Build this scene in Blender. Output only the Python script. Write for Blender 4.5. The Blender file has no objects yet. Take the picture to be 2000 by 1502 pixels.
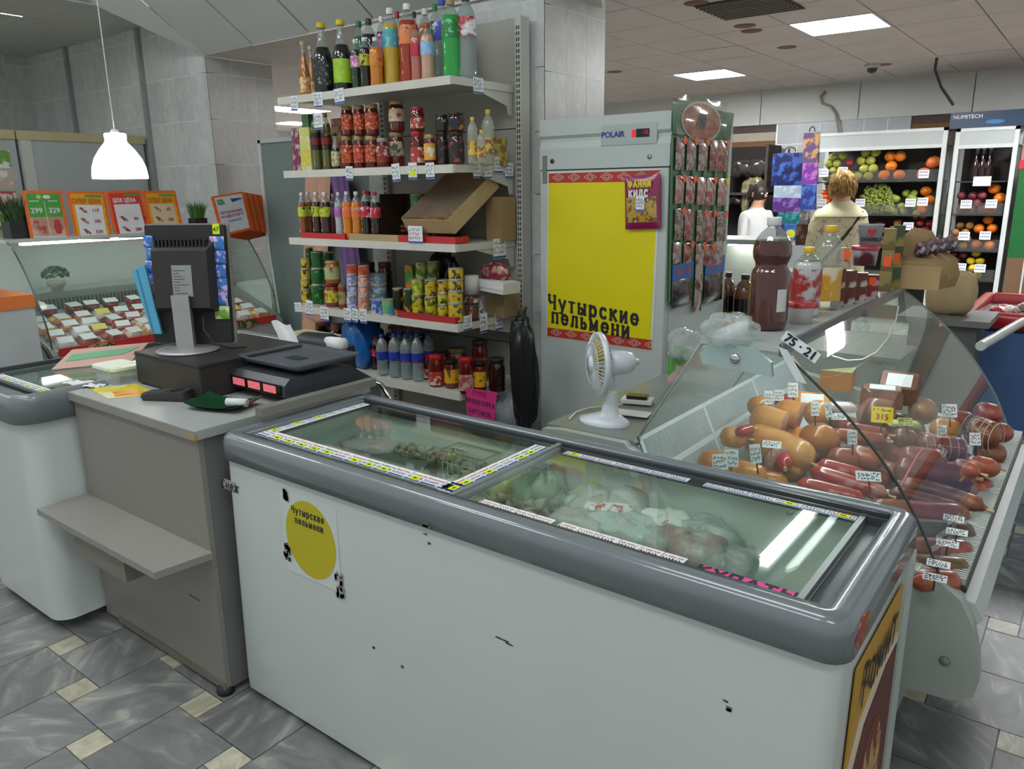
import bpy, bmesh, math, random
from mathutils import Vector, Matrix
from math import sin, cos, pi, radians, sqrt
R = random.Random(7)
sc = bpy.context.scene
C = sc.collection
# ---------------------------------------------------------------- camera
F = 1504.0
YAW, PITCH, ROLL, CH = radians(37.5), radians(14.2), radians(-0.75), 1.55
FW = Vector((-sin(YAW)*cos(PITCH), cos(YAW)*cos(PITCH), -sin(PITCH)))
RT0 = Vector((cos(YAW), sin(YAW), 0)); UP0 = RT0.cross(FW)
RT = RT0*cos(ROLL)+UP0*sin(ROLL); UP = UP0*cos(ROLL)-RT0*sin(ROLL)
CAM = Vector((0, 0, CH))
cd = bpy.data.cameras.new('camera'); co = bpy.data.objects.new('camera', cd); C.objects.link(co)
cd.sensor_fit = 'HORIZONTAL'; cd.sensor_width = 36; cd.lens = 36*F/2000; cd.clip_start = .02
M = Matrix((RT, UP, -FW)).transposed().to_4x4(); M.translation = CAM
co.matrix_world = M
sc.camera = co
def P(px, py, x=None, y=None, z=None):
    """the real point on a plane x=, y= or z= that the photograph shows at this pixel"""
    d = FW+RT*((px-1000)/F)-UP*((py-751)/F)
    if z is not None: t = (z-CH)/d.z
    elif x is not None: t = x/d.x
    else: t = y/d.y
    return CAM+d*t
# ---------------------------------------------------------------- world, exposure
w = bpy.data.worlds.new('world'); sc.world = w; w.use_nodes = True
bg = w.node_tree.nodes['Background']; bg.inputs[0].default_value = (.80, .87, .86, 1); bg.inputs[1].default_value = .56
sc.view_settings.view_transform = 'Standard'; sc.view_settings.look = 'None'
sc.view_settings.gamma = 1; sc.view_settings.exposure = 0.22; sc.view_settings.use_curve_mapping = False
LAMP = 82     # strength of the ceiling panels
sc.cycles.max_bounces = 8; sc.cycles.transparent_max_bounces = 24
sc.cycles.use_denoising = True
# ---------------------------------------------------------------- materials
def lin(c): return tuple((v/12.92 if v <= .04045 else ((v+.055)/1.055)**2.4) for v in c[:3])+(1,)
def hx(s): return lin([int(s[i:i+2], 16)/255 for i in (0, 2, 4)])
_m = {}
def nn(nt, t, **k):
    n = nt.nodes.new(t)
    for a, b in k.items(): setattr(n, a, b)
    return n
def base(name):
    m = bpy.data.materials.new(name); m.use_nodes = True
    return m, m.node_tree, m.node_tree.nodes['Principled BSDF']
def mat(col, rough=.5, metal=0, var=.06, scale=9, emit=0, coat=0, bump=0, trans=0):
    """plain colour with faint procedural unevenness"""
    k = (col, rough, metal, var, scale, emit, coat, bump, trans)
    if k in _m: return _m[k]
    m, nt, b = base('paint_'+col); L = nt.links
    c = hx(col)
    tc = nn(nt, 'ShaderNodeTexCoord'); n = nn(nt, 'ShaderNodeTexNoise'); n.inputs['Scale'].default_value = scale; n.inputs['Detail'].default_value = 4
    L.new(tc.outputs['Object'], n.inputs['Vector'])
    mx = nn(nt, 'ShaderNodeMix', data_type='RGBA')
    mx.inputs[6].default_value = tuple(max(0, v*(1-var*2)) for v in c[:3])+(1,)
    mx.inputs[7].default_value = tuple(min(1, v*(1+var*2)) for v in c[:3])+(1,)
    L.new(n.outputs['Fac'], mx.inputs[0]); L.new(mx.outputs[2], b.inputs['Base Color'])
    b.inputs['Roughness'].default_value = rough; b.inputs['Metallic'].default_value = metal
    b.inputs['Coat Weight'].default_value = coat
    if trans: b.inputs['Transmission Weight'].default_value = trans
    if emit:
        b.inputs['Emission Color'].default_value = c; b.inputs['Emission Strength'].default_value = emit
    if bump:
        bp = nn(nt, 'ShaderNodeBump'); bp.inputs['Strength'].default_value = bump; bp.inputs['Distance'].default_value = .004
        L.new(n.outputs['Fac'], bp.inputs['Height']); L.new(bp.outputs[0], b.inputs['Normal'])
    _m[k] = m; return m
def spots(c1, c2, scale=30, thr=.5, rough=.4, c3=None, stretch=(1, 1, 1), coat=0, soft=.04, metal=0, bump=0):
    """two or three colours in irregular patches: print on labels, grain, meat"""
    k = ('sp', c1, c2, scale, thr, rough, c3, stretch, coat, soft, bump)
    if k in _m: return _m[k]
    m, nt, b = base('print_'+c1); L = nt.links
    tc = nn(nt, 'ShaderNodeTexCoord'); mp = nn(nt, 'ShaderNodeMapping'); mp.inputs['Scale'].default_value = stretch
    L.new(tc.outputs['Object'], mp.inputs[0])
    n = nn(nt, 'ShaderNodeTexNoise'); n.inputs['Scale'].default_value = scale; n.inputs['Detail'].default_value = 3
    L.new(mp.outputs[0], n.inputs['Vector'])
    cr = nn(nt, 'ShaderNodeValToRGB'); e = cr.color_ramp.elements
    e[0].position = thr-soft; e[0].color = hx(c1); e[1].position = thr+soft; e[1].color = hx(c2)
    if c3:
        q = e.new(min(.97, thr+soft+.06)); q.color = hx(c2); q = e.new(min(.99, thr+2*soft+.08)); q.color = hx(c3)
    L.new(n.outputs['Fac'], cr.inputs[0]); L.new(cr.outputs[0], b.inputs['Base Color'])
    b.inputs['Roughness'].default_value = rough; b.inputs['Coat Weight'].default_value = coat; b.inputs['Metallic'].default_value = metal
    if bump:
        n2 = nn(nt, 'ShaderNodeTexNoise'); n2.inputs['Scale'].default_value = scale*3.5; n2.inputs['Detail'].default_value = 5; L.new(mp.outputs[0], n2.inputs['Vector'])
        bp = nn(nt, 'ShaderNodeBump'); bp.inputs['Strength'].default_value = bump; bp.inputs['Distance'].default_value = .004
        L.new(n2.outputs['Fac'], bp.inputs['Height']); L.new(bp.outputs[0], b.inputs['Normal'])
    _m[k] = m; return m
def glass(tint='eef6f2', fac=.06, rough=.02, name='clear_glass', haze=0):
    """thin clear sheet: straight-through light plus a Fresnel mirror"""
    k = ('g', tint, fac, rough, haze)
    if k in _m: return _m[k]
    m, nt, b = base(name); L = nt.links; nt.nodes.remove(b)
    o = nt.nodes['Material Output']
    t = nn(nt, 'ShaderNodeBsdfTransparent'); t.inputs[0].default_value = hx(tint)
    g = nn(nt, 'ShaderNodeBsdfGlossy'); g.inputs['Roughness'].default_value = rough; g.inputs['Color'].default_value = (1, 1, 1, 1)
    f = nn(nt, 'ShaderNodeLayerWeight'); f.inputs[0].default_value = .5
    pw = nn(nt, 'ShaderNodeMath', operation='POWER'); pw.inputs[1].default_value = 4.5; L.new(f.outputs['Facing'], pw.inputs[0])
    a = nn(nt, 'ShaderNodeMath', operation='MULTIPLY_ADD', use_clamp=True); a.inputs[1].default_value = .8; a.inputs[2].default_value = fac*.6
    mx = nn(nt, 'ShaderNodeMixShader'); L.new(pw.outputs[0], a.inputs[0]); L.new(a.outputs[0], mx.inputs[0])
    L.new(t.outputs[0], mx.inputs[1]); L.new(g.outputs[0], mx.inputs[2])
    out = mx
    if haze:
        d = nn(nt, 'ShaderNodeBsdfDiffuse'); d.inputs[0].default_value = (.75, .8, .78, 1)
        m2 = nn(nt, 'ShaderNodeMixShader'); m2.inputs[0].default_value = haze
        L.new(mx.outputs[0], m2.inputs[1]); L.new(d.outputs[0], m2.inputs[2]); out = m2
    L.new(out.outputs[0], o.inputs[0]); _m[k] = m; return m
# ---------------------------------------------------------------- mesh building
class MB:
    def __init__(s): s.v = []; s.f = []; s.mi = []; s.sm = []
    def add(s, vs, fs, mi=0, smooth=False, T=None):
        o = len(s.v)
        s.v += [tuple(T @ Vector(v)) if T is not None else tuple(v) for v in vs]
        s.f += [tuple(o+i for i in f) for f in fs]; s.mi += [mi]*len(fs); s.sm += [smooth]*len(fs)
        return s
    def box(s, x0, x1, y0, y1, z0, z1, mi=0, T=None, bv=0):
        if bv:
            return s.prism(rrect(x0, x1, y0, y1, bv, 3), z0, z1, mi=mi, T=T)
        return s.add([(x0, y0, z0), (x1, y0, z0), (x1, y1, z0), (x0, y1, z0), (x0, y0, z1), (x1, y0, z1), (x1, y1, z1), (x0, y1, z1)],
                     [(0, 3, 2, 1), (4, 5, 6, 7), (0, 1, 5, 4), (1, 2, 6, 5), (2, 3, 7, 6), (3, 0, 4, 7)], mi, False, T)
    def prism(s, poly, h0, h1, axis='z', mi=0, T=None, smooth=False):
        n = len(poly)
        def q(a, b, h): return {'z': (a, b, h), 'y': (a, h, b), 'x': (h, a, b)}[axis]
        vs = [q(a, b, h0) for a, b in poly]+[q(a, b, h1) for a, b in poly]
        s.add(vs, [(i, (i+1) % n, n+(i+1) % n, n+i) for i in range(n)], mi, smooth, T)
        s.add(vs, [tuple(range(n))[::-1], tuple(range(n, 2*n))], mi, False, T); return s
    def lathe(s, prof, seg=16, mis=None, T=None, mi=0, smooth=True):
        """prof: [(r,z)..]; mis: material per profile segment"""
        vs = []; fs = {}
        for r, z in prof:
            vs += [(max(r, 1e-5)*cos(2*pi*k/seg), max(r, 1e-5)*sin(2*pi*k/seg), z) for k in range(seg)]
        for i in range(len(prof)-1):
            fs.setdefault(mis[i] if mis else mi, []).extend((i*seg+k, i*seg+(k+1) % seg, (i+1)*seg+(k+1) % seg, (i+1)*seg+k) for k in range(seg))
        o = len(s.v); s.v += [tuple(T @ Vector(v)) if T is not None else v for v in vs]
        for m, ff in fs.items():
            s.f += [tuple(o+i for i in f) for f in ff]; s.mi += [m]*len(ff); s.sm += [smooth]*len(ff)
        return s
    def tube(s, pts, r, seg=8, mi=0, T=None, closed=False):
        pts = [Vector(p) for p in pts]; n = len(pts); rr = r if isinstance(r, (list, tuple)) else [r]*n
        vs = []; up = Vector((0, 0, 1)); pa = None
        for i, p in enumerate(pts):
            a = pts[(i-1) % n] if closed or i else pts[0]; b = pts[(i+1) % n] if closed or i < n-1 else pts[-1]
            d = (b-a).normalized()
            if pa is None:
                u = d.orthogonal().normalized()
            else:
                u = (pa-d*pa.dot(d)).normalized() if (pa-d*pa.dot(d)).length > 1e-6 else d.orthogonal().normalized()
            pa = u; v2 = d.cross(u)
            vs += [p+(u*cos(2*pi*k/seg)+v2*sin(2*pi*k/seg))*rr[i] for k in range(seg)]
        m = n if closed else n-1
        fs = [(i*seg+k, i*seg+(k+1) % seg, ((i+1) % n)*seg+(k+1) % seg, ((i+1) % n)*seg+k) for i in range(m) for k in range(seg)]
        s.add(vs, fs, mi, True, T)
        if not closed: s.add(vs, [tuple(range(seg))[::-1], tuple((n-1)*seg+k for k in range(seg))], mi, False, T)
        return s
    def ball(s, c, r, mi=0, seg=12, rings=8, T=None, noise=0, rnd=None):
        rx, ry, rz = r if isinstance(r, (list, tuple)) else (r, r, r)
        vs = [(c[0], c[1], c[2]-rz)]
        for i in range(1, rings):
            a = -pi/2+pi*i/rings
            for k in range(seg):
                q = 1+(rnd.uniform(-noise, noise) if noise else 0)
                vs.append((c[0]+rx*q*cos(a)*cos(2*pi*k/seg), c[1]+ry*q*cos(a)*sin(2*pi*k/seg), c[2]+rz*q*sin(a)))
        vs.append((c[0], c[1], c[2]+rz)); e = len(vs)-1
        fs = [(0, 1+(k+1) % seg, 1+k) for k in range(seg)]+[(1+i*seg+k, 1+i*seg+(k+1) % seg, 1+(i+1)*seg+(k+1) % seg, 1+(i+1)*seg+k) for i in range(rings-2) for k in range(seg)]
        fs += [(e, 1+(rings-2)*seg+k, 1+(rings-2)*seg+(k+1) % seg) for k in range(seg)]
        return s.add(vs, fs, mi, True, T)
    def grid(s, fn, nu, nv, mi=0, T=None, smooth=True):
        vs = [fn(i/nu, j/nv) for j in range(nv+1) for i in range(nu+1)]
        fs = [(j*(nu+1)+i, j*(nu+1)+i+1, (j+1)*(nu+1)+i+1, (j+1)*(nu+1)+i) for j in range(nv) for i in range(nu)]
        return s.add(vs, fs, mi, smooth, T)
    def mesh(s, name, mats):
        me = bpy.data.meshes.new(name); me.from_pydata(s.v, [], s.f)
        for m in (mats if isinstance(mats, (list, tuple)) else [mats]): me.materials.append(m)
        me.polygons.foreach_set('material_index', s.mi); me.polygons.foreach_set('use_smooth', s.sm)
        me.update(); return me
def rrect(x0, x1, y0, y1, r, n=4):
    o = []
    for cx, cy, a in ((x1-r, y1-r, 0), (x0+r, y1-r, 90), (x0+r, y0+r, 180), (x1-r, y0+r, 270)):
        o += [(cx+r*cos(radians(a+90*i/n)), cy+r*sin(radians(a+90*i/n))) for i in range(n+1)]
    return o
def ell(cx, cy, rx, ry, n=24): return [(cx+rx*cos(2*pi*i/n), cy+ry*sin(2*pi*i/n)) for i in range(n)]
def tag(o, label=None, cat=None, group=None, kind=None):
    if label: o['label'] = label
    if cat: o['category'] = cat
    if group: o['group'] = group
    if kind: o['kind'] = kind
    return o
def obj(name, mb, mats, parent=None, loc=None, rot=None):
    me = mb.mesh(name, mats) if isinstance(mb, MB) else mb
    o = bpy.data.objects.new(name, me); C.objects.link(o)
    if parent: o.parent = parent
    if loc is not None: o.location = loc
    if rot is not None: o.rotation_euler = rot
    return o
def thing(name, label, cat, loc=(0, 0, 0), rz=0, group=None, rot=None, kind=None):
    o = bpy.data.objects.new(name, None); C.objects.link(o); o.empty_display_size = .05
    o.location = loc; o.rotation_euler = rot if rot else (0, 0, rz)
    return tag(o, label, cat, group, kind)
def kids(o): return [c for c in C.objects if c.parent is o]
def dup(r, kd, loc, rz=0, label=None, group=None, scale=None):
    """copy a thing; kd = {child: [grandchildren]}"""
    n = r.copy(); C.objects.link(n); n.location = loc; n.rotation_euler = (0, 0, rz) if not isinstance(rz, tuple) else rz
    if label: n['label'] = label
    if group: n['group'] = group
    if scale: n.scale = scale
    for c, gs in kd.items():
        k = c.copy(); C.objects.link(k); k.parent = n
        for g in gs:
            q = g.copy(); C.objects.link(q); q.parent = k
    return n
def tree(r):
    cs = [c for c in C.objects if c.parent is r]
    return {c: [g for g in C.objects if g.parent is c] for c in cs}
def struct(name, mb, m, parent=None):
    o = obj(name, mb, m, parent)
    if not parent: o['kind'] = 'structure'
    return o
# stroke alphabet for Cyrillic writing: every letter is a few pen strokes
def _A(cx, cy, rx, ry, a0, a1, n=12): return [(cx+rx*cos(radians(a0+(a1-a0)*i/n)), cy+ry*sin(radians(a0+(a1-a0)*i/n))) for i in range(n+1)]
_B1 = [(.05, .72), (.05, 0), (.25, 0)]+_A(.25, .2, .18, .2, -90, 90, 8)+[(.05, .4)]
GL = {'А': (.6, [[(0, 0), (.3, .72), (.6, 0)], [(.12, .26), (.48, .26)]]), 'Б': (.5, [[(.48, .72), (.05, .72), (.05, 0), (.28, 0)]+_A(.28, .2, .2, .2, -90, 90, 8)+[(.05, .4)]]),
 'Г': (.45, [[(.05, 0), (.05, .72), (.45, .72)]]), 'Д': (.62, [[(.1, .06), (.2, .72), (.5, .72), (.5, .06)], [(-.0, -.12), (-.0, .04), (.6, .04), (.6, -.12)]]),
 'Е': (.5, [[(.48, .72), (.05, .72), (.05, 0), (.48, 0)], [(.05, .37), (.42, .37)]]), 'Ж': (.8, [[(.4, 0), (.4, .72)], [(.02, .72), (.4, .36), (.02, 0)], [(.78, .72), (.4, .36), (.78, 0)]]),
 'З': (.48, [_A(.25, .54, .19, .18, 150, -90)+_A(.25, .18, .22, .18, 90, -150)[1:]]), 'И': (.55, [[(.05, .72), (.05, 0), (.5, .72), (.5, 0)]]),
 'К': (.54, [[(.05, 0), (.05, .72)], [(.5, .72), (.07, .34)], [(.19, .45), (.52, 0)]]), 'Л': (.56, [[(0, 0), (.09, .05), (.16, .72), (.5, .72), (.5, 0)]]),
 'М': (.68, [[(.05, 0), (.05, .72), (.33, .12), (.62, .72), (.62, 0)]]), 'Н': (.55, [[(.05, 0), (.05, .72)], [(.5, 0), (.5, .72)], [(.05, .37), (.5, .37)]]),
 'О': (.62, [_A(.3, .36, .27, .36, 0, 360, 20)]), 'П': (.55, [[(.05, 0), (.05, .72), (.5, .72), (.5, 0)]]), 'Р': (.5, [[(.05, 0), (.05, .72), (.28, .72)]+_A(.28, .54, .19, .18, 90, -90, 8)+[(.05, .36)]]),
 'С': (.55, [_A(.3, .36, .27, .36, 48, 312, 16)]), 'Т': (.52, [[(.25, 0), (.25, .72)], [(0, .72), (.5, .72)]]), 'У': (.52, [[(0, .72), (.28, .24)], [(.52, .72), (.2, .02), (.06, .02)]]),
 'Ф': (.68, [[(.33, 0), (.33, .76)], _A(.33, .38, .3, .22, 0, 360, 18)]), 'Ц': (.6, [[(.05, .72), (.05, 0), (.5, 0), (.5, .72)], [(.5, 0), (.6, 0), (.6, -.14)]]),
 'Ч': (.55, [[(.05, .72), (.06, .44), (.16, .33), (.5, .36)], [(.5, .72), (.5, 0)]]), 'Ш': (.8, [[(.05, .72), (.05, 0), (.75, 0), (.75, .72)], [(.4, 0), (.4, .72)]]),
 'Ы': (.68, [_B1, [(.62, 0), (.62, .72)]]), 'Ь': (.48, [_B1]), 'Я': (.52, [[(.47, 0), (.47, .72), (.24, .72)]+_A(.24, .54, .19, .18, 90, 270, 8)+[(.47, .36)], [(.25, .36), (.03, 0)]]),
 'а': (.5, [_A(.24, .26, .2, .26, 0, 360, 16), [(.45, .53), (.45, 0)]]), 'е': (.5, [_A(.26, .26, .22, .26, 0, 322, 14), [(.04, .27), (.48, .27)]]), 'р': (.52, [[(.05, -.2), (.05, .53)], _A(.27, .26, .21, .26, 0, 360, 16)]),
 'у': (.5, [[(.02, .53), (.26, .06)], [(.48, .53), (.2, -.18), (.06, -.18)]])}
def strokes(body, size, m, parent, T, name, bold, align, shear, depth, xs, serif=False):
    xs = xs*.80; wt = .045+bold/size*1.1; mb = MB(); x = 0; segs = []
    for ch in body:
        if ch == ' ': x += .35; continue
        sc1 = 1.0
        if ch in GL: w_, st = GL[ch]
        elif ch.upper() in GL: w_, st = GL[ch.upper()]; sc1 = .74
        else: x += .3; continue
        hx2 = {'1': 1}.get(ch, 1)
        for pl in st:
            pl = [(x+px_*min(1, sc1*1.12), py_*sc1) for px_, py_ in pl]
            segs += list(zip(pl, pl[1:]))
            if serif:
                for e, o_ in ((pl[0], pl[1]), (pl[-1], pl[-2])):
                    if abs(e[0]-o_[0]) < .06 and (abs(e[1]) < .03 or e[1] > .5): segs.append(((e[0]-.10, e[1]), (e[0]+.10, e[1]), 1))
        x += w_*min(1, sc1*1.12)+(.26 if serif else .20)+wt*.6
    off = {'CENTER': x/2, 'LEFT': 0}[align]
    for i, sg in enumerate(segs):
        (ax, ay), (bx, by) = sg[0], sg[1]; t_ = wt*.45 if len(sg) > 2 else wt
        d = Vector((bx-ax, by-ay)); L_ = d.length
        if L_ < 1e-6: continue
        d /= L_; n_ = Vector((-d.y, d.x))*t_; e_ = d*t_*.8
        if serif and abs(d.x) > .9 and len(sg) == 2: n_ = n_*.55
        q_ = [Vector((ax, ay))-e_-n_, Vector((bx, by))+e_-n_, Vector((bx, by))+e_+n_, Vector((ax, ay))-e_+n_]
        q_ = [((v.x-off+shear*v.y)*size*xs, (v.y-.36)*size) for v in q_]
        z_ = depth+.00001*(i % 7)
        mb.add([(a_, b_, -.0003) for a_, b_ in q_]+[(a_, b_, z_) for a_, b_ in q_], [(4, 5, 6, 7), (0, 1, 5, 4), (1, 2, 6, 5), (2, 3, 7, 6), (3, 0, 4, 7)], T=T)
    return obj(name, mb, m, parent)
_font = {}
def text(body, size, m, parent, T, name='lettering', bold=0, align='CENTER', shear=0, depth=.0004, spacing=1.0, xs=1.0, serif=False):
    if any('А' <= c_ <= 'я' for c_ in body): return strokes(body, size, m, parent, T, name, bold, align, shear, depth, xs, serif)
    cu = bpy.data.curves.new(name, 'FONT'); cu.body = body; cu.size = size; cu.align_x = align; cu.align_y = 'CENTER'
    cu.extrude = depth; cu.shear = shear; cu.resolution_u = 2; cu.space_character = spacing
    t = bpy.data.objects.new(name, cu); C.objects.link(t)
    dg = bpy.context.evaluated_depsgraph_get()
    me = bpy.data.meshes.new_from_object(t.evaluated_get(dg)); C.objects.unlink(t); bpy.data.objects.remove(t); bpy.data.curves.remove(cu)
    if bold:
        bm = bmesh.new()
        for i, (dx, dy) in enumerate(((0, 0), (1, 0), (-1, 0), (0, .7), (0, -.7))):
            c_ = me.copy(); c_.transform(Matrix.Translation((dx*bold*1.3, dy*bold*1.3, .00006*i))); bm.from_mesh(c_); bpy.data.meshes.remove(c_)
        bm.to_mesh(me); bm.free()
    me.transform(T @ Matrix.Diagonal((xs, 1, 1, 1))); me.materials.clear(); me.materials.append(m)
    for p in me.polygons: p.material_index = 0
    o = bpy.data.objects.new(name, me); C.objects.link(o); o.parent = parent
    return o
def TM(o, xd, yd):
    """matrix: origin o, text runs along xd, up yd"""
    x = Vector(xd).to_3d().normalized(); y = Vector(yd).to_3d().normalized(); z = x.cross(y)
    m = Matrix((x, y, z)).transposed().to_4x4(); m.translation = Vector(o); return m
ORD = ['first', 'second', 'third', 'fourth', 'fifth', 'sixth', 'seventh', 'eighth', 'ninth', 'tenth', 'eleventh', 'twelfth', 'thirteenth', 'fourteenth', 'fifteenth', 'sixteenth', 'seventeenth', 'eighteenth', 'nineteenth', 'twentieth']
def od(i, n, a='left', b='right'):
    if n == 1: return ''
    if i == 0: return a+'most'
    if i == n-1: return b+'most'
    return ORD[i]+' from the '+a
# common paints
WHITE = mat('c9cfcb', .35, var=.03, coat=.2); CREAM = mat('c8c7bb', .45); GREYP = mat('7c8284', .3, var=.04, coat=.3); DGREY = mat('55595c', .4)
BLACK = mat('1a1a1b', .45); PAPER = mat('dfe3e6', .6, var=.02); ORANGE = mat('e0692c', .4); RED = mat('b3202b', .4); YEL = mat('e8d400', .5); NEON = mat('cfe800', .6)
CHROME = mat('c8c8c8', .15, metal=1); INK = mat('22222a', .6); BLUE = mat('2b3f9a', .5); REDINK = mat('c02a2a', .6); CARD = mat('a08458', .8, var=.08); NORANGE = mat('f0602a', .6)
GLASS = glass('f3f9f6'); PLAST = glass('e8eeee', .05, .08, 'clear_film', .1)

# ================================================================ ROOM
def marble(c1, c2, c3, scale, name, rough=.4, vein=.82):
    m, nt, b = base(name); L = nt.links
    oi = nn(nt, 'ShaderNodeObjectInfo'); tc = nn(nt, 'ShaderNodeTexCoord')
    sx = nn(nt, 'ShaderNodeVectorMath', operation='SCALE'); sx.inputs['Scale'].default_value = 30
    cm = nn(nt, 'ShaderNodeCombineXYZ'); L.new(oi.outputs['Random'], cm.inputs[0]); L.new(oi.outputs['Random'], cm.inputs[2]); L.new(cm.outputs[0], sx.inputs[0])
    ad = nn(nt, 'ShaderNodeVectorMath', operation='ADD'); L.new(tc.outputs['Object'], ad.inputs[0]); L.new(sx.outputs[0], ad.inputs[1])
    vr = nn(nt, 'ShaderNodeVectorRotate', rotation_type='Z_AXIS'); L.new(ad.outputs[0], vr.inputs[0])
    ml = nn(nt, 'ShaderNodeMath', operation='MULTIPLY'); ml.inputs[1].default_value = 6; L.new(oi.outputs['Random'], ml.inputs[0]); L.new(ml.outputs[0], vr.inputs['Angle'])
    mp = nn(nt, 'ShaderNodeMapping'); mp.inputs['Scale'].default_value = (1, 2.6, 1); L.new(vr.outputs[0], mp.inputs[0])
    n = nn(nt, 'ShaderNodeTexNoise'); n.inputs['Scale'].default_value = scale; n.inputs['Detail'].default_value = 8; n.inputs['Distortion'].default_value = 1.6
    L.new(mp.outputs[0], n.inputs['Vector'])
    cr = nn(nt, 'ShaderNodeValToRGB'); e = cr.color_ramp.elements
    e[0].position = .38; e[0].color = hx(c1); e[1].position = .56; e[1].color = hx(c2)
    q = e.new(.72); q.color = hx(c3)
    L.new(n.outputs['Fac'], cr.inputs[0])
    hs = nn(nt, 'ShaderNodeHueSaturation'); mr = nn(nt, 'ShaderNodeMapRange'); mr.inputs[3].default_value = vein; mr.inputs[4].default_value = 1.06
    L.new(oi.outputs['Random'], mr.inputs[0]); L.new(mr.outputs[0], hs.inputs['Value']); L.new(cr.outputs[0], hs.inputs['Color'])
    L.new(hs.outputs[0], b.inputs['Base Color']); b.inputs['Roughness'].default_value = rough
    return m
FT = marble('6e706f', '7f807f', 'aba89c', 4.5, 'grey_marble'); FS = marble('a9a48d', 'bdb8a3', 'cbc7b5', 8, 'cream_marble')
floor = struct('floor', MB().box(-13.2, 3, -1.5, 10.2, -.06, -.006), mat('7a756e', .5))
ta, tb = .2945, .0965
big = MB().box(.002, ta-.002, .002, ta-.002, -.02, 0).mesh('floor_tile', FT)
sml = MB().box(.002, tb-.002, .002, tb-.002, -.02, .0005).mesh('small_floor_tile', FS)
o0 = Vector((-2.744-tb/2, .96-tb/2))
for i in range(-16, 22):
    for j in range(-14, 30):
        # small square at S; its big neighbour's corner is S-(a, a-b)
        s = o0+Vector((ta, -tb))*i+Vector((tb, ta))*j
        a = (-4.2 < s.x < .4 and .2 < s.y < 1.35) or (-.75 < s.x < .75 and 1.35 <= s.y < 5.2)
        if a:
            obj('small_floor_tile', sml, None, floor, (s.x, s.y, 0)); obj('floor_tile', big, None, floor, (s.x-ta, s.y-ta+tb, 0))
# --- tiled walls: one object per tile, grout behind
WT = marble('b9bdba', 'c2c5c2', 'cccfcc', 7, 'wall_tile_grey', .3, .94); WT2 = marble('b3b0ac', 'bab7b3', 'c3c0bc', 7, 'wall_tile_warm', .35, .94)
GROUT = mat('f0f2f0', .8)
def tiled(name, p0, udir, L_, z0, z1, tw, th, m, off=0, zoff=0, back=.06, skip=None):
    """wall face from p0 along udir; outward normal = udir x up"""
    u = Vector(udir); n = u.cross(Vector((0, 0, 1)))
    T = Matrix((u, -n, Vector((0, 0, 1)))).transposed().to_4x4(); T.translation = Vector((p0[0], p0[1], 0))
    wl = struct(name, MB().box(0, L_, 0, back, 0, z1, T=T), GROUT)
    g = .003; cache = {}
    a = -off
    while a < L_-.01:
        b = -zoff+z0
        while b < z1-.01:
            x0, x1 = max(a, 0)+g/2, min(a+tw, L_)-g/2; y0, y1 = max(b, z0)+g/2, min(b+th, z1)-g/2
            if x1-x0 > .01 and y1-y0 > .01 and not (skip and skip(x0, x1, y0, y1)):
                k = (round(x1-x0, 4), round(y1-y0, 4))
                if k not in cache: cache[k] = MB().box(0, k[0], -.0015, .004, 0, k[1]).mesh('wall_tile', m)
                t = obj('wall_tile', cache[k], None, wl); t.matrix_local = T @ Matrix.Translation((x0, 0, y0))
            b += th
        a += tw
    return wl
tiled('wall_back_left', (-8.0, 3.3), (1, 0, 0), 2.8, .9, 2.8, .2, .31, WT, .02, zoff=.075)
tiled('wall_pillar_left', (-5.2, 3.3), (0, 1, 0), .55, .9, 2.48, .2, .31, WT2, .0, zoff=.075)
tiled('wall_left', (-8.0, 1.0), (0, 1, 0), 2.3, .9, 2.8, .2, .31, WT, .1, zoff=.075)
tiled('wall_pillar_front', (-3.62, 3.32), (1, 0, 0), 1.3, 0, 3.0, .35, .305, WT, .1, zoff=-.0)
tiled('wall_pillar_side', (-2.32, 3.32), (0, 1, 0), .57, 1.2, 3.0, .19, .305, WT2, 0, zoff=.0)
obj('trim_1', MB().box(-6.06, -6.02, 3.27, 3.3, .9, 2.76), mat('8d9290', .4)); C.objects['trim_1']['kind'] = 'structure'
obj('trim_2', MB().box(-7.25, -7.21, 3.27, 3.3, .9, 2.76), mat('8d9290', .4)); C.objects['trim_2']['kind'] = 'structure'
# --- ceilings
CEILB = mat('857d78', .8); CP = mat('cdc5bf', .8, var=.05, scale=3); CPL = mat('bfc2be', .8, var=.03)
def ceil(name, x0, x1, y0, y1, z, m, skip, bm=CEILB, s=.6, gx=0, gy=0, parent=None):
    c = struct(name, MB().box(x0, x1, y0, y1, z+.012, z+.05), bm, parent)
    pm = MB().box(.005, s-.005, .005, s-.005, 0, .02).mesh('ceiling_panel', m)
    a = gx
    while a < x1-.02:
        b = gy
        while b < y1-.02:
            if a > x0-s and b > y0-s and not skip(a, b):
                cx0, cx1, cy0, cy1 = max(a, x0), min(a+s, x1), max(b, y0), min(b+s, y1)
                if cx1-cx0 > .03 and cy1-cy0 > .03:
                    if cx1-cx0 > s-.001 and cy1-cy0 > s-.001: obj('ceiling_panel', pm, None, c, (a, b, z))
                    else: obj('ceiling_panel', MB().box(cx0+.005, cx1-.005, cy0+.005, cy1-.005, 0, .02), m, c, (0, 0, z))
            b += s
        a += s
    return c
LIGHTS = [(-2.1, 6.1), (-3.9, 7.9), (-.3, 7.3), (-9.9, 6.7), (-9.9, 7.3), (-11.7, 8.5)]
EMIT = mat('fbfdff', .5, emit=LAMP, var=0)
lk = {(round(a, 1), round(b, 1)) for a, b in LIGHTS}
ceil('ceiling', -12.9, 1.5, 4.3, 9.9, 2.7, CP, lambda a, b: (round(a, 1), round(b, 1)) in lk or False, gx=-12.9, gy=4.3)
SL = 34.65
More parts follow.
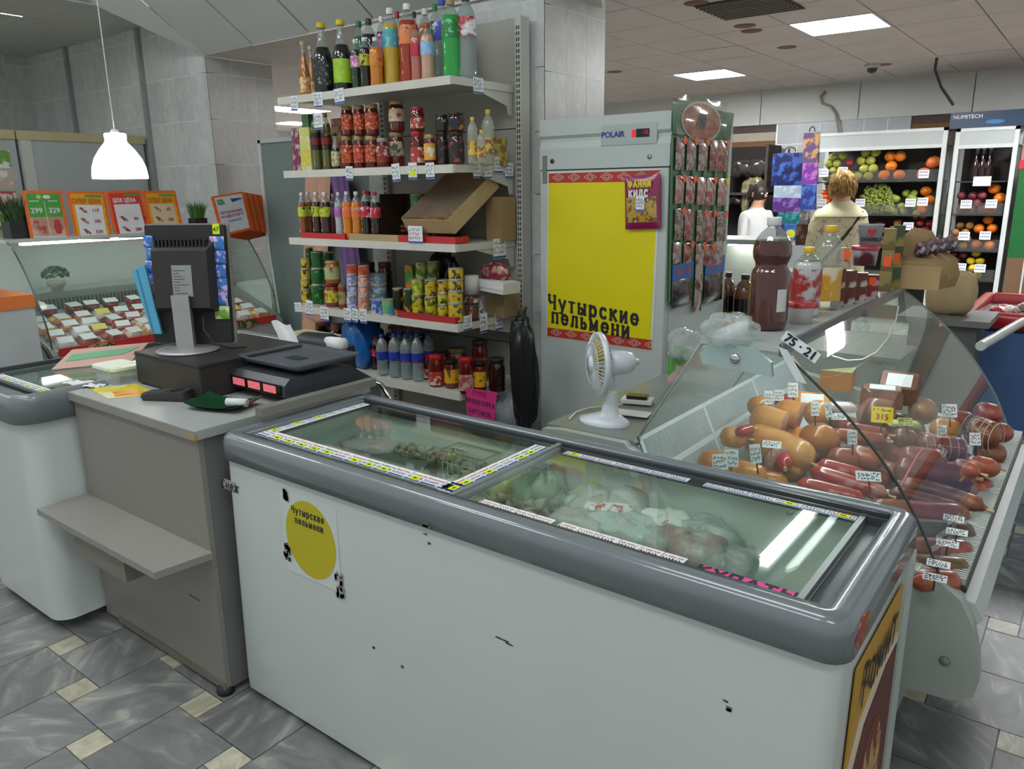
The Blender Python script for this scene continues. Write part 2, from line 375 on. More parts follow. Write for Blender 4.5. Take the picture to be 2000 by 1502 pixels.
frame_m = mat('b9bcba', .4)
def panel_light(x, y, z, label, s=.6):
    t = thing('ceiling_light', label, 'light', (x, y, z), group='square ceiling light panels')
    obj('diffuser', MB().box(.02, s-.02, .02, s-.02, .003, .02), EMIT, t)
    fr = MB()
    for q in ((0, s, 0, .02), (0, s, s-.02, s), (0, .02, .02, s-.02), (s-.02, s, .02, s-.02)): fr.box(q[0], q[1], q[2], q[3], -.004, .02)
    obj('light_frame', fr, frame_m, t)
panel_light(-2.1, 6.1, 2.7, 'bright square ceiling light nearest the top centre of the back hall')
panel_light(-3.9, 7.9, 2.7, 'bright square ceiling light farther back above the refrigerator')
panel_light(-.3, 7.3, 2.7, 'bright square ceiling light cut off at the right edge')
for q_ in ((-9.9, 6.7, 'nearer one'), (-9.9, 7.3, 'farther one'), (-11.7, 8.5, 'farthest one')): panel_light(q_[0], q_[1], 2.7, 'bright ceiling light seen left of the drinks rack, '+q_[2])
# lower ceiling strip behind the slanted part
lowc = MB(); lowc.prism([(-5.2, 3.3), (-2.0, 3.3), (-2.4, 4.0), (-2.95, 4.3), (-2.95, 4.9), (-6.2, 4.9), (-6.2, 3.86), (-5.2, 3.86)], 2.485, 2.72, mi=0)
struct('ceiling_lower', lowc, CP)
# slanted ceiling of long boards, rising towards the viewer
sl = bpy.data.objects.new('ceiling_slanted', None); C.objects.link(sl); sl['kind'] = 'structure'
SB = mat('c6c9c5', .7, var=.02, scale=2)
obj('backing', MB().add([(-5.2, 3.3, 2.50), (1.6, 3.3, 2.53), (1.6, 1.5, 3.77), (-5.2, 1.5, 3.74)], [(0, 1, 2, 3)]), mat('2b2a29', .9), sl)
for k in range(12):
    x0, x1 = -5.2+.572*k+.006, -5.2+.572*(k+1)-.006
    zo = .004*k
    def q(x, y): return (x, y, 2.485+(3.3-y)*.691+zo)
    bd = MB(); bd.add([q(x0, 3.3), q(x1, 3.3), q(x1, 1.5), q(x0, 1.5)]+[(a, b, c+.012) for a, b, c in (q(x0, 3.3), q(x1, 3.3), q(x1, 1.5), q(x0, 1.5))],
                      [(0, 3, 2, 1), (4, 5, 6, 7), (0, 1, 5, 4), (1, 2, 6, 5), (2, 3, 7, 6), (3, 0, 4, 7)])
    obj('ceiling_board', bd, SB, sl)
A_ = Vector((-5.2, 3.3, 2.48)); E_ = P(185, 10, z=2.765); G_ = Vector((-5.2, 2.0, 3.38))
obj('ceiling_board', MB().add([A_, E_, G_], [(0, 1, 2)]), SB, sl)
ceil('ceiling_left', -8, E_.x, 0, 3.3, 2.765, CPL, lambda a, b: False, bm=mat('868a88', .7), gx=-8.05, gy=-.25)
obj('smoke_detector_ring', MB().lathe([(.0, 0), (.035, 0), (.045, .012), (.045, .02)], 20), mat('a9a58c', .6), sl, loc=(-4.42, 2.9, 2.745), rot=(radians(180-SL), 0, 0))
# --- far wall
YB = 9.9
WALLF = mat('b4b4af', .7, var=.04, scale=2)
wb = struct('wall_back', MB().box(-13.1, 3, YB+.12, YB+.2, 0, 2.75), WALLF)
struct('wall_side_left', MB().box(-13.2, -13.05, 3.36, 10, 0, 2.75), WALLF)
pw = (2.0-(-9.4))/9
for k in range(10): obj('wall_panel', MB().box(-9.4+1.15*k, -9.4+1.15*k+1.14, YB, YB+.1, 2.29, 2.7), mat('bcbdb8', .6, var=.03), wb)
dk = mat('2c2420', .8); br = mat('6e4a2c', .7)
obj('transom', MB().box(-9.4, 2, YB+.03, YB+.1, 2.2, 2.29), mat('4a3b33', .7), wb)
obj('door_header', MB().box(-5.2, -3.45, YB+.02, YB+.1, 2.1, 2.2), mat('a39888', .7), wb)
obj('door_board', MB().box(-5.2, -3.45, YB+.03, YB+.1, 1.85, 2.1), br, wb)
obj('niche_board', MB().box(-2.0, 2, YB+.02, YB+.1, 1.95, 2.2), br, wb)
tf = obj('tile_backing', MB().box(-3.45, -1.95, YB+.02, YB+.1, .5, 2.29), GROUT, wb)
tm = MB().box(0, .24, -.006, .01, 0, .29).mesh('wall_tile', mat('a7abac', .3))
for a in range(6):
    for b in range(6): obj('wall_tile', tm, None, wb, (-3.43+.25*a, YB+.02, .55+.3*b))
panel_light(-1.5, 4.9, 2.7, 'square ceiling light over the meat display case')
panel_light(-3.3, 4.3, 2.7, 'square ceiling light behind the drinks shelf pillar')
# tube fittings of the front hall, above and behind the viewpoint
panel_light(-6.8, -.1, 2.765, 'added square ceiling light over the seller area at the far left, front one')  # this panel and the next are added, unseen, to brighten the left tiles
panel_light(-6.8, 2.0, 2.765, 'added square ceiling light over the seller area at the far left, rear one')
def tube_light(x, y, z, L_, label, rz=0, st=.17):
    t = thing('ceiling_tube_light', label, 'light', (x, y, z), rz, group='long ceiling lights of the front hall')
    obj('diffuser', MB().box(-L_/2, L_/2, -.15, .15, 0, .03), mat('fafdff', .5, emit=LAMP*st, var=0), t)
    obj('light_frame', MB().box(-L_/2-.02, L_/2+.02, -.17, .17, .03, .07), frame_m, t)
for x, y in ((-3.2, -.4), (-1.2, -.6), (.8, -.2), (-5.6, .9), (-1.0, 1.0), (1.2, 2.4), (-3.4, .6)):
    tube_light(x, y, 3.6, 1.25, 'long white front hall ceiling light over the ' + {(-3.2, -.4): 'left freezer', (-1.2, -.6): 'aisle', (.8, -.2): 'right aisle', (-5.6, .9): 'left counter', (-1.0, 1.0): 'front freezer', (1.2, 2.4): 'right of the meat case', (-3.4, .6): 'cash desk'}[(x, y)], 0)
struct('ceiling_front', MB().box(-5.4, 2.0, -2.2, 1.5, 3.75, 3.8), SB)
for x, y in ((-5.0, 6.1), (-3.3, 6.7), (.9, 4.9), (-6.2, 7.9), (-1.5, 8.5)):  # extra panels added to lift the dark back hall
    panel_light(x, y, 2.7 if x > -4.5 or y > 5 else 2.7, 'square ceiling light added to brighten the back hall near grid spot %d by %d' % (abs(x)*10, y*10))

# ================================================================ CHEST FREEZER (front)
def loft(mb, loops, mi=0, smooth=True, cap0=False, cap1=False):
    n = len(loops[0]); vs = [p for l in loops for p in l]
    mb.add(vs, [(i*n+k, i*n+(k+1) % n, (i+1)*n+(k+1) % n, (i+1)*n+k) for i in range(len(loops)-1) for k in range(n)], mi, smooth)
    if cap0: mb.add(loops[0], [tuple(range(n))[::-1]], mi)
    if cap1: mb.add(loops[-1], [tuple(range(n))], mi)
    return mb
def rl(x0, x1, y0, y1, r, z, n=5): return [(a, b, z) for a, b in rrect(x0, x1, y0, y1, r, n)]
def rim(x0, x1, y0, y1, r, zb, zt, wd, wr=None, dep=.06):
    mb = MB(); wr = wr or wd
    loft(mb, [rl(x0+.012, x1-.012, y0+.012, y1-.012, r, zb), rl(x0, x1, y0, y1, r, zb+.004), rl(x0, x1, y0, y1, r, zt-.028),
              rl(x0+.004, x1-.004, y0+.004, y1-.004, r, zt-.012), rl(x0+.016, x1-.016, y0+.016, y1-.016, r*.8, zt-.002), rl(x0+.028, x1-.028, y0+.028, y1-.028, r*.6, zt),
              rl(x0+wd-.006, x1-wr+.006, y0+wd-.006, y1-wd+.006, .014, zt-.002), rl(x0+wd, x1-wr, y0+wd, y1-wd, .01, zt-.008), rl(x0+wd, x1-wr, y0+wd, y1-wd, .01, zt-dep)])
    return mb
FX0, FX1, FY0, FY1, FZ = -1.985, -.235, 1.17, 1.74, .88
fz = thing('chest_freezer', 'long white chest freezer with grey rim and sliding glass lids in the foreground', 'freezer', ((FX0+FX1)/2, (FY0+FY1)/2, 0))
fz.location = (0, 0, 0)
WF = mat('c6cdcb', .3, var=.02, scale=1.5, coat=.3)
LINER = mat('dde6dd', .5, var=.02)
b = MB(); r0 = .03
loft(b, [rl(FX0-.02, FX1-.03, FY0+.02, FY1-.01, r0, .02), rl(FX0-.015, FX1-.02, FY0+.015, FY1-.01, r0, .06), rl(FX0+.012, FX1-.012, FY0+.012, FY1-.012, r0, .80)], cap0=True)
obj('body', b, WF, fz)
obj('rim', rim(FX0, FX1, FY0, FY1, .045, .797, FZ, .045, .05), mat('6c7377', .22, var=.03, coat=.5), fz)
b = MB(); i0, i1, j0, j1 = FX0+.05, FX1-.055, FY0+.05, FY1-.05
loft(b, [rl(i0-.004, i1+.004, j0-.004, j1+.004, .01, .83), rl(i0, i1, j0, j1, .02, .80), rl(i0+.02, i1-.02, j0+.02, j1-.02, .03, .36)][::-1], cap0=False)
b.add(rl(i0+.02, i1-.02, j0+.02, j1-.02, .03, .36), [tuple(range(24))])
obj('liner', b, LINER, fz)
# step for the compressor at the right end
obj('inner_step', MB().box(FX1-.42, i1-.01, j0+.01, j1-.01, .37, .60), LINER, fz)
# rails and lids
RAIL = mat('3d4245', .35, var=.02); ALU = mat('9aa0a0', .35, metal=.4)
rb = MB()
for y in (FY0+.046, FY1-.058): rb.box(FX0+.05, FX1-.055, y, y+.012, .845, .872)
for y in (FY1-.075,): rb.box(FX0+.05, FX1-.055, y, y+.006, .845, .866)
obj('rail', rb, RAIL, fz)
def lid(x0, x1, z, lname):
    o = obj('glass_lid', MB().box(x0, x1, FY0+.058, FY1-.062, z, z+.005), GLASS, fz); tag(o, lname)
    for a in (x0, x1-.012): obj('lid_edge', MB().box(a, a+.012, FY0+.058, FY1-.062, z-.006, z+.010), ALU, o)
    return o
lidL = lid(-1.925, -1.118, .862, 'left glass lid edged with price strips')
lidR = lid(-1.124, -.33, .854, 'right glass lid with a pink paper strip')
# end channel
e = MB(); e.box(-.33, -.288, FY0+.055, FY1-.055, .838, .846); e.box(-.293, -.288, FY0+.055, FY1-.055, .846, .862)
obj('end_channel', e, mat('4d5256', .3), fz)
# printed price strips on the lids
def strip_tags(parent, p0, p1, yd, n, hgt, z, name, red=.5, gap=.0, neon=()):
    p0 = Vector(p0); p1 = Vector(p1); d = (p1-p0); L_ = d.length; d.normalize(); up = Vector(yd)
    mb = MB(); T = TM((p0.x, p0.y, z), d, up)
    w_ = L_/n
    for k in range(n):
        a, c = k*w_+gap, (k+1)*w_-gap
        mb.box(a, c, 0, hgt, 0, .0008, mi=0, T=T)
        mb.box(a+.002, c-.002, .001, hgt*.16, .0008, .0011, mi=2, T=T)
        rr = R.random() < red
        x = a+.003
        while x < c-.006:
            wd = R.uniform(.002, .005); yb = hgt*R.choice((.3, .32)); mb.box(x, x+wd*.5, yb, yb+hgt*.2, .0008, .0012, mi=1, T=T); mb.box(x, x+wd, yb, yb+hgt*.06, .0008, .0012, mi=1, T=T)
            wd2 = R.uniform(.003, .007); mb.box(x, x+wd2, hgt*.66, hgt*.74, .0008, .0012, mi=3 if rr else 1, T=T); x += wd+.003
        if k in neon: mb.box(a+w_*.3, a+w_*.3+.026, hgt*.1, hgt*.55, .0012, .0018, mi=4, T=T); mb.box(a+w_*.3+.006, a+w_*.3+.018, hgt*.25, hgt*.38, .0018, .002, mi=1, T=T)
    return obj(name, mb, [PAPER, INK, BLUE, REDINK, NEON], parent)
ZL = .8672
strip_tags(lidL, (-1.905, FY0+.075), (-1.135, FY0+.075), (0, 1, 0), 14, .050, ZL, 'price_strip', .6, .001, {1, 2, 3, 4, 5, 7, 8, 9, 11})
strip_tags(lidL, (-1.905, FY1-.08), (-1.905, FY0+.12), (1, 0, 0), 9, .038, ZL, 'price_strip', 0, .001, {4, 6, 8})
strip_tags(lidL, (-1.135, FY0+.07), (-1.135, FY1-.10), (-1, 0, 0), 9, .044, ZL, 'price_strip', .2, .001, {0, 1, 3, 6, 7})
ZR = .8592
strip_tags(lidR, (-1.06, FY0+.068), (-.86, FY0+.068), (0, 1, 0), 4, .034, ZR, 'price_strip', 1, .001)
strip_tags(lidR, (-.845, FY0+.068), (-.555, FY0+.068), (0, 1, 0), 6, .034, ZR, 'price_strip', 1, .001)
strip_tags(lidR, (-1.09, FY1-.10), (-.73, FY1-.10), (0, 1, 0), 7, .036, ZR, 'price_strip', .3, .001, {0})
strip_tags(lidR, (-.69, FY1-.10), (-.345, FY1-.10), (0, 1, 0), 6, .034, ZR, 'price_strip', .5, .001, {3, 5})
pk = obj('pink_strip', MB().box(-.525, -.335, FY0+.062, FY0+.095, ZR, ZR+.001), mat('e83f9a', .6), lidR)
text('КУПАТЫ', .036, INK, pk, TM((-.43, FY0+.079, ZR+.0012), (1, 0, 0), (0, 1, 0)), bold=.0016, xs=1.35)
# lid plugs
obj('lid_plug', MB().lathe([(0, .002), (.008, .002), (.008, 0)], 12, T=Matrix.Translation((-.47, 1.60, ZR))), DGREY, lidR)
# front stickers
def sticker(parent, cx, cz, s, y):
    """round-cornered yellow brand sticker (lettering kept, the drawn character left out)"""
    st = obj('sticker', MB().prism(rrect(-.125*s, .125*s, -.130*s, .130*s, .01, 3), -.0006, 0, axis='y', T=Matrix.Translation((cx, y, cz))), mat('c9d1d0', .3, var=.01), parent)
    pts = [(cx+x*s, cz+z*s) for x, z in ell(0, 0, .112, .120, 36)]
    obj('yellow_oval', MB().prism(pts, y-.0014, y-.0006, axis='y'), mat('b8ac18', .45, var=.02), st)
    text('Чутырские', .026*s, INK, st, TM((cx, y-.0017, cz+.080*s), (1, 0, 0), (0, 0, 1)), bold=.0009, serif=True)
    text('пельмени', .026*s, INK, st, TM((cx+.003, y-.0017, cz+.050*s), (1, 0, 0), (0, 0, 1)), bold=.0009, serif=True)
    for dx, dz, w_, h_ in ((-.115, -.068, .030, .05), (.118, -.105, .032, .075), (-.098, .118, .02, .03)):
        q = MB()
        for k in range(34):
            a, c = R.uniform(-.5, .5)*w_*s, R.uniform(-.5, .5)*h_*s; q.box(cx+dx*s+a-.004, cx+dx*s+a+.004, y-.0024, y-.0016, cz+dz*s+c-.006, cz+dz*s+c+.006)
        obj('tape_residue', q, mat('98948a', .9, var=.15, scale=90), st)
yf = FY0+.0130
sp = P(607, 1055, y=yf)
sticker(fz, sp.x, sp.z, .93, yf-.001)
lg = P(450, 948, y=yf)
lp = obj('logo_plate', MB().box(lg.x-.032, lg.x+.03, yf-.003, yf-.001, lg.z-.016, lg.z+.016), mat('a39a96', .5), fz)
text('Снеж', .036, INK, lp, TM((lg.x+.002, yf-.0034, lg.z), (1, 0, 0), (0, 0, 1)), bold=.0006, shear=.25)
# scuffs
q = MB()
for px, py, w_, h_ in ((838, 1022, .03, .014), (832, 1045, .012, .008), (838, 1062, .006, .01), (980, 1248, .05, .003), (990, 1256, .03, .003), (786, 1303, .004, .008), (1418, 1370, .01, .004), (1423, 1385, .004, .012), (520, 1410, .02, .002), (730, 1265, .004, .004)):
    p = P(px, py, y=yf)
    yy = FY0-.0012 if p.z > .797 else FY0+.0125
    for k in range(4): q.box(p.x+R.uniform(-.5, .5)*w_-.003, p.x+R.uniform(-.5, .5)*w_+.005, yy-.0006, yy+.004, p.z+R.uniform(-.5, .5)*h_-.0015, p.z+R.uniform(-.5, .5)*h_+.0015)
obj('scratches', q, mat('5b5a54', .9), fz)['kind'] = 'stuff'
# end panel poster
ex = FX1-.0085
def ysl(z): return ex-.012*(.8-z)
pf = MB().add([(ysl(.74)+.003, FY0+.11, .74), (ysl(.08)+.003, FY0+.11, .08), (ysl(.08)+.003, FY1-.09, .08), (ysl(.74)+.003, FY1-.09, .74),
               (ysl(.74), FY0+.11, .74), (ysl(.08), FY0+.11, .08), (ysl(.08), FY1-.09, .08), (ysl(.74), FY1-.09, .74)],
              [(0, 1, 2, 3), (4, 7, 6, 5), (0, 4, 5, 1), (1, 5, 6, 2), (2, 6, 7, 3), (3, 7, 4, 0)])
po = obj('end_poster', pf, mat('b98a1e', .4, var=.02), fz); tag(po, 'orange poster of grilled sausages')
x = ex+.004
def px_(l, h0=None): return [(y, z) for y, z in l]
y0p, y1p = FY0+.11, FY1-.09
q = MB()
q.prism([(y0p, .08), (y1p, .08), (y1p, .60), (y0p+.26, .60), (y0p+.1, .56), (y0p, .46)], x-.012, x, axis='x', mi=0)
q.prism([(y0p, .47), (y0p+.1, .57), (y0p+.26, .61), (y1p, .61), (y1p, .63), (y0p+.24, .63), (y0p+.08, .59), (y0p, .5)], x-.012, x+.0005, axis='x', mi=1)
q.prism([(y0p, .08), (y0p+.06, .08), (y0p+.09, .3), (y0p+.05, .42), (y0p, .46)], x-.01, x+.001, axis='x', mi=2)
q.prism(ell(y0p+.2, .33, .11, .19), x-.01, x+.0012, axis='x', mi=3)
for k in range(9): q.prism(ell(y0p+.13+.018*k, .3+.03*((k*5) % 3), .012, .12, 12), x-.01, x+.0016+.0002*k, axis='x', mi=4)
obj('poster_print', q, [mat('5d2620', .5, var=.15), mat('cfc3b0', .5), mat('b5283c', .5), mat('6e2b22', .5), spots('c29a62', '8a5a30', 40, .55)], po)
text('Рамит', .10, INK, po, TM((x+.0012, y0p+.2, .675), (0, 1, 0), (0, .1, 1)), bold=.001)
obj('round_badge', MB().prism(ell(FY0+.085, .835, .045, .026), FX1-.002, FX1+.0012, axis='x'), spots('8c3030', 'b07030', 60, .55), fz)
eg = MB(); eg.box(FX1-.020, FX1-.0, FY1-.085, FY1-.012, .05, .79); obj('corner_strip', eg, mat('b5bdb8', .35), fz)

# ---------------------------------------------------------------- generic soft bag
def bag(name, c, sz, m, label, cat, group=None, rz=0, seed=0, film=None, lab=None, amp=.16, parent=None, lm=None):
    rn = random.Random(seed); T = Matrix.Translation(c) @ Matrix.Rotation(rz, 4, 'Z')
    ph = [rn.uniform(0, 6) for _ in range(8)]
    def f(u, v, k=1.0):
        a = 2*pi*u; e = -pi/2+pi*v
        ce, se = abs(cos(e))**.6, (1 if sin(e) > 0 else -1)*abs(sin(e))**.8
        w_ = 1+amp*(sin(3*a+ph[0]+2*e)*.5+sin(5*a+ph[1]-3*e)*.35+sin(9*a+ph[2]+5*e)*.3+sin(13*a+ph[3])*.2*cos(7*e+ph[4]))
        ca, sa = cos(a), sin(a); q = (abs(ca)**4+abs(sa)**4)**.25
        return (sz[0]/2*ce*ca/max(q, .7)*w_*k, sz[1]/2*ce*sa/max(q, .7)*w_*k, sz[2]/2*se*w_*k)
    mb = MB().grid(lambda u, v: f(u, v), 36, 16)
    o = obj(name, mb, m, parent); o.matrix_local = T
    if not parent: tag(o, label, cat, group)
    else: tag(o, label)
    if film:
        obj('wrapping_film', MB().grid(lambda u, v: f(u, v, 1.06), 36, 16), film, o)
    if lab:
        obj('pack_label', MB().grid(lambda u, v: f(.0+.22*u+.64, .58+.26*v, 1.09), 8, 6), lab, o)
    return o
PEL = spots('8f8c7c', 'a9a794', 55, .5, .7, 'bdbcae', soft=.12)
FILM = glass('eef3f2', .04, .12, 'bag_film', .25)
# pelmeni heaped in the left compartment: single dumplings
def dumpling(rn):
    mb = MB(); rx, ry, rz_ = .023, .016, .012
    mb.ball((0, 0, 0), (rx, ry, rz_), seg=9, rings=6, noise=.06, rnd=rn)
    mb.prism([(rx*1.18*cos(a)*1.0, ry*1.2*sin(a)-.004) for a in [pi*k/7 for k in range(8)]], -.002, .002); return mb
dm = [dumpling(random.Random(k)).mesh('frozen_dumpling', mat(c_, .75, var=.12, scale=60)) for k, c_ in enumerate(('a8a592', '9b9784', 'b3b0a0', '8f8b7a'))]
for (pa, pb, pc_, pd), cnt, z0_, side in ((((800, 858), (905, 852), (1005, 925), (925, 945)), 170, .735, 'left'), (((955, 955), (1040, 915), (1110, 985), (1030, 1010)), 80, .745, 'right')):
    cs_ = [P(*q_, z=z0_) for q_ in (pa, pb, pc_, pd)]
    for k in range(cnt):
        u, v = R.random(), R.random(); p = cs_[0].lerp(cs_[1], v).lerp(cs_[3].lerp(cs_[2], v), u)
        o = obj('frozen_dumpling', R.choice(dm), None, None, (p.x, min(p.y, 1.66), z0_+.02*sin(pi*u)*sin(pi*v)+R.uniform(-.006, .01)), (R.uniform(-.8, .8), R.uniform(-.8, .8), R.uniform(0, 6)))
        tag(o, 'pale frozen dumpling in the loose heap under the %s glass lid' % side, 'dumpling', 'loose frozen dumplings')
    hp = obj('dumpling_heap', MB().grid(lambda u, v: tuple(cs_[0].lerp(cs_[1], 1.25*v-.12).lerp(cs_[3].lerp(cs_[2], 1.25*v-.12), 1.25*u-.12)+Vector((0, -.01, -.012+.02*sin(pi*u)*sin(pi*v)-.10*(max(abs(2*u-1), abs(2*v-1)))**5+.006*sin(23*u)*sin(17*v)))), 24, 16), PEL)
    tag(hp, 'mass of loose frozen dumplings under the %s lid' % side, 'dumplings', kind='stuff')
FG = 'frozen food packs inside the front freezer'
LB = spots('e7e5df', 'c64a4a', 60, .6)
packs = [((692, 835, .74), (.15, .15, .10), spots('c08a50', 'd0a468', 40, .5, .6), 'orange-brown pack of frozen cutlets at the left end of the freezer', 0),
 ((748, 862, .74), (.20, .10, .04), spots('dccac4', 'cfa8a8', 20, .6), 'flat pale pink pack lying beside the orange-brown one', .5),
 ((1085, 925, .74), (.17, .16, .12), spots('c8c34c', 'd6cb80', 12, .5, .5, 'b8564a'), 'yellow bag of frozen food near the lid divider', .2),
 ((1130, 925, .75), (.09, .17, .12), spots('9cc57a', 'cfdcb8', 12, .5), 'green and white bag leaning on the yellow one', .1),
 ((1172, 958, .76), (.07, .10, .06), mat('b0cf2e', .4), 'bright lime green printed pack among the frozen bags', .3),
 ((1232, 985, .735), (.19, .17, .13), spots('cdbfae', 'dcd3c6', 14, .5, .5, 'b87b6c'), 'clear bag of frozen chicken in the middle of the right side', .4),
 ((1290, 962, .72), (.14, .13, .12), spots('cfc4b0', 'e0dacb', 14, .5), 'pale bag of frozen meat at the rear of the right side', 1.2),
 ((1140, 1030, .75), (.16, .09, .07), spots('c3a298', 'd8ccbc', 10, .5, .5, 'add39a'), 'pinkish bag against the front wall of the freezer', -.2),
 ((1215, 1040, .75), (.19, .13, .08), spots('dcdfd5', 'c6cabf', 10, .5), 'whitish frozen bag near the front wall', -.1),
 ((1300, 1028, .755), (.13, .11, .07), mat('e2e4dd', .5), 'white printed bag of frozen food, smallest on the right side', .2),
 ((1345, 1078, .74), (.17, .12, .09), spots('ad5f58', 'c99a8c', 16, .5, .4, 'd8d0c0'), 'dark red pack of frozen meat beside the pink strip', -.1),
 ((1395, 1050, .72), (.15, .15, .12), spots('d4d9cf', 'bac3b6', 10, .5), 'frosty greyish bag standing on end', .8),
 ((1055, 900, .66), (.14, .12, .12), spots('d0d7c8', 'b8c1b2', 10, .5), 'frosted bag in the rear left corner by the divider', .3),
 ((1165, 985, .74), (.15, .11, .08), spots('d8d6cc', 'c3bfae', 12, .5), 'creamy white bag between the green pack and the front wall', .6),
 ((1262, 1062, .745), (.13, .10, .07), spots('cfcabb', 'b7a493', 12, .5), 'cream and brown bag of frozen pastry near the front wall', -.3),
 ((1415, 1105, .72), (.13, .11, .08), spots('b8b4a8', '9a8a80', 14, .5), 'grey-brown frosty pack right of the dark red one', .3),
 ((884, 888, .765), (.08, .05, .035), spots('c8343a', 'e9d34c', 30, .5), 'small red and yellow pack on the dumplings', .3)]
packs = [(tuple(P(c_[0], c_[1], z=c_[2])), s_, m_, l_, r_) for c_, s_, m_, l_, r_ in packs]
packs = [((c_[0], max(1.23+s_[1]/2, min(c_[1], 1.68-s_[1]/2)), c_[2]), s_, m_, l_, r_) for c_, s_, m_, l_, r_ in packs]
for i, (c_, s_, m_, l_, rz_) in enumerate(packs): bag('frozen_bag', c_, s_, m_, l_, 'bag', FG, rz_, i, FILM if i not in (4, 9) else None, LB if i in (9, 5) else None)
for i, (x, y, s_) in enumerate(((-.45, 1.56, .1), (-.38, 1.36, .11), (-.42, 1.31, .08), (-.36, 1.48, .1))):
    bag('frozen_bag', (x, y, .63), (s_*1.2, s_, .06), spots('8f8078', 'a99a90', 30, .5), 'dark frosted pack of frozen meat on the raised step, ' + ('rear one', 'front one', 'corner one', 'middle one')[i], 'bag', FG, i, i+30, FILM)
# long cartons and wire baskets in the left half
t = thing('freezer_carton', 'long pale cardboard carton with a brown side lying across the left compartment', 'carton', tuple(P(790, 838, z=.75)), -.06, FG)
t.rotation_euler = (0, .0, -.12)
obj('box', MB().box(-.2, .2, -.035, .035, -.04, .04), mat('a08c74', .8), t); obj('lid', MB().box(-.205, .205, -.038, .038, .038, .043), mat('bfc8bc', .7), t)
obj('white_label', MB().box(.02, .10, -.04, -.036, -.04, .03), PAPER, t)
for k, (bx, by) in enumerate(((-1.42, 1.655), (-1.22, 1.65))):
    t = thing('wire_basket', 'white wire basket hanging in the left compartment, %s one' % ('left', 'right')[k], 'basket', (bx, by, .80), 0, 'white wire freezer baskets')
    WR = mat('c3cdc0', .4)
    obj('basket_rim', MB().tube([(-.08, -.05, 0), (.08, -.05, 0), (.08, .03, 0), (-.08, .03, 0)], .003, 6, closed=True), WR, t)
    q = MB()
    for i in range(9): q.tube([(-.08+.02*i, -.05, 0), (-.08+.02*i, -.045, -.16)], .0015, 4)
    for i in range(4): q.tube([(-.08, -.048, -.04*(i+1)), (.08, -.048, -.04*(i+1))], .0015, 4)
    obj('wires', q, WR, t)
    obj('handle', MB().tube([(-.035, -.05, 0), (-.03, -.055, .018), (.03, -.055, .018), (.035, -.05, 0)], .003, 6), WR, t)

# ================================================================ CASH DESK
DX0, DX1, DY0, DY1, DZ = -2.815, -2.03, 1.125, 1.80, .885
dsk = thing('cash_desk', 'grey laminate cash desk with a low bag shelf on its front', 'desk', ((DX0+DX1)/2, 1.46, 0)); dsk.location = (0, 0, 0)
LAM = mat('8b8883', .4, var=.04, scale=60); LAMT = mat('9fa3a0', .35, var=.03, scale=40)
obj('front_panel', MB().box(DX0, DX1, DY0+.012, DY0+.03, .025, DZ-.03), mat('86827c', .4, var=.03, scale=50), dsk)
obj('side_panel', MB().box(DX1-.02, DX1, DY0+.031, DY1, .02, DZ-.03), mat('6f716f', .45), dsk)
obj('side_panel', MB().box(DX0, DX0+.02, DY0+.031, DY1, .02, DZ-.03), LAM, dsk)
obj('desktop', MB().box(DX0-.005, DX1+.012, DY0, DY1, DZ-.028, DZ), LAMT, dsk)
obj('edge_trim', MB().box(DX0-.005, DX1+.012, DY0-.003, DY0, DZ-.029, DZ-.001), mat('8d8982', .5), dsk)
obj('edge_chip', MB().box(DX1-.02, DX1+.0135, DY0-.004, DY0+.006, DZ-.026, DZ-.01), mat('a88a62', .8), dsk)
obj('skirting', MB().box(DX0+.1, DX1, DY0+.006, DY0+.012, .02, .045), mat('6f6a60', .5), dsk)
shz = .50
sh = obj('bag_shelf', MB().prism([(-2.82, 1.137), (-2.02, 1.137), (-2.04, .965), (-2.82, .965)], shz-.022, shz), mat('8c8983', .35, var=.03, scale=50), dsk)
obj('shelf_bracket', MB().box(-2.62, -2.28, .99, 1.137, shz-.12, shz-.022), mat('7b766e', .5), sh)
obj('foot', MB().lathe([(0, 0), (.028, 0), (.03, .012), (.018, .03), (0, .03)], 14, T=Matrix.Translation((DX1-.02, DY0+.02, 0))), BLACK, dsk)
obj('scratches', MB().box(-2.19, -2.13, DY0+.011, DY0+.013, .30, .304), mat('4a4641', .8), dsk)
obj('rail', MB().box(-1.975, -1.94, 1.30, 1.76, .90, .925), mat('77756e', .5), fz)

# ================================================================ LEFT FREEZER
LX0, LX1, LY0, LY1 = -3.42, -2.825, .955, 2.2
lf = thing('chest_freezer', 'white chest freezer with rounded grey rim at the left behind the cash desk', 'freezer')
b = MB(); loft(b, [rl(LX0+.02, LX1-.0, LY0+.02, LY1-.02, .07, .045, 6), rl(LX0+.015, LX1-.01, LY0+.015, LY1-.02, .08, .10, 6), rl(LX0+.015, LX1-.02, LY0+.02, LY1-.02, .08, .80, 6)], cap0=True)
obj('body', b, WF, lf)
mb = MB(); r = .075
mb = rim(LX0, LX1, LY0, LY1, r, .79, .895, .06, .05)
obj('rim', mb, mat('70777a', .3, var=.03, coat=.3), lf)
b = MB(); loft(b, [rl(LX0+.06, LX1-.05, LY0+.06, LY1-.06, .01, .86), rl(LX0+.08, LX1-.07, LY0+.08, LY1-.08, .03, .4)][::-1]); b.add(rl(LX0+.08, LX1-.07, LY0+.08, LY1-.08, .03, .4), [tuple(range(24))])
obj('liner', b, mat('a8b2ac', .5), lf)
gl = obj('glass_lid', MB().box(LX0+.07, LX1-.055, LY0+.10, LY1-.07, .878, .883), GLASS, lf)
obj('lid_edge', MB().box(LX0+.07, LX1-.055, LY0+.085, LY0+.10, .876, .888), RAIL, gl)
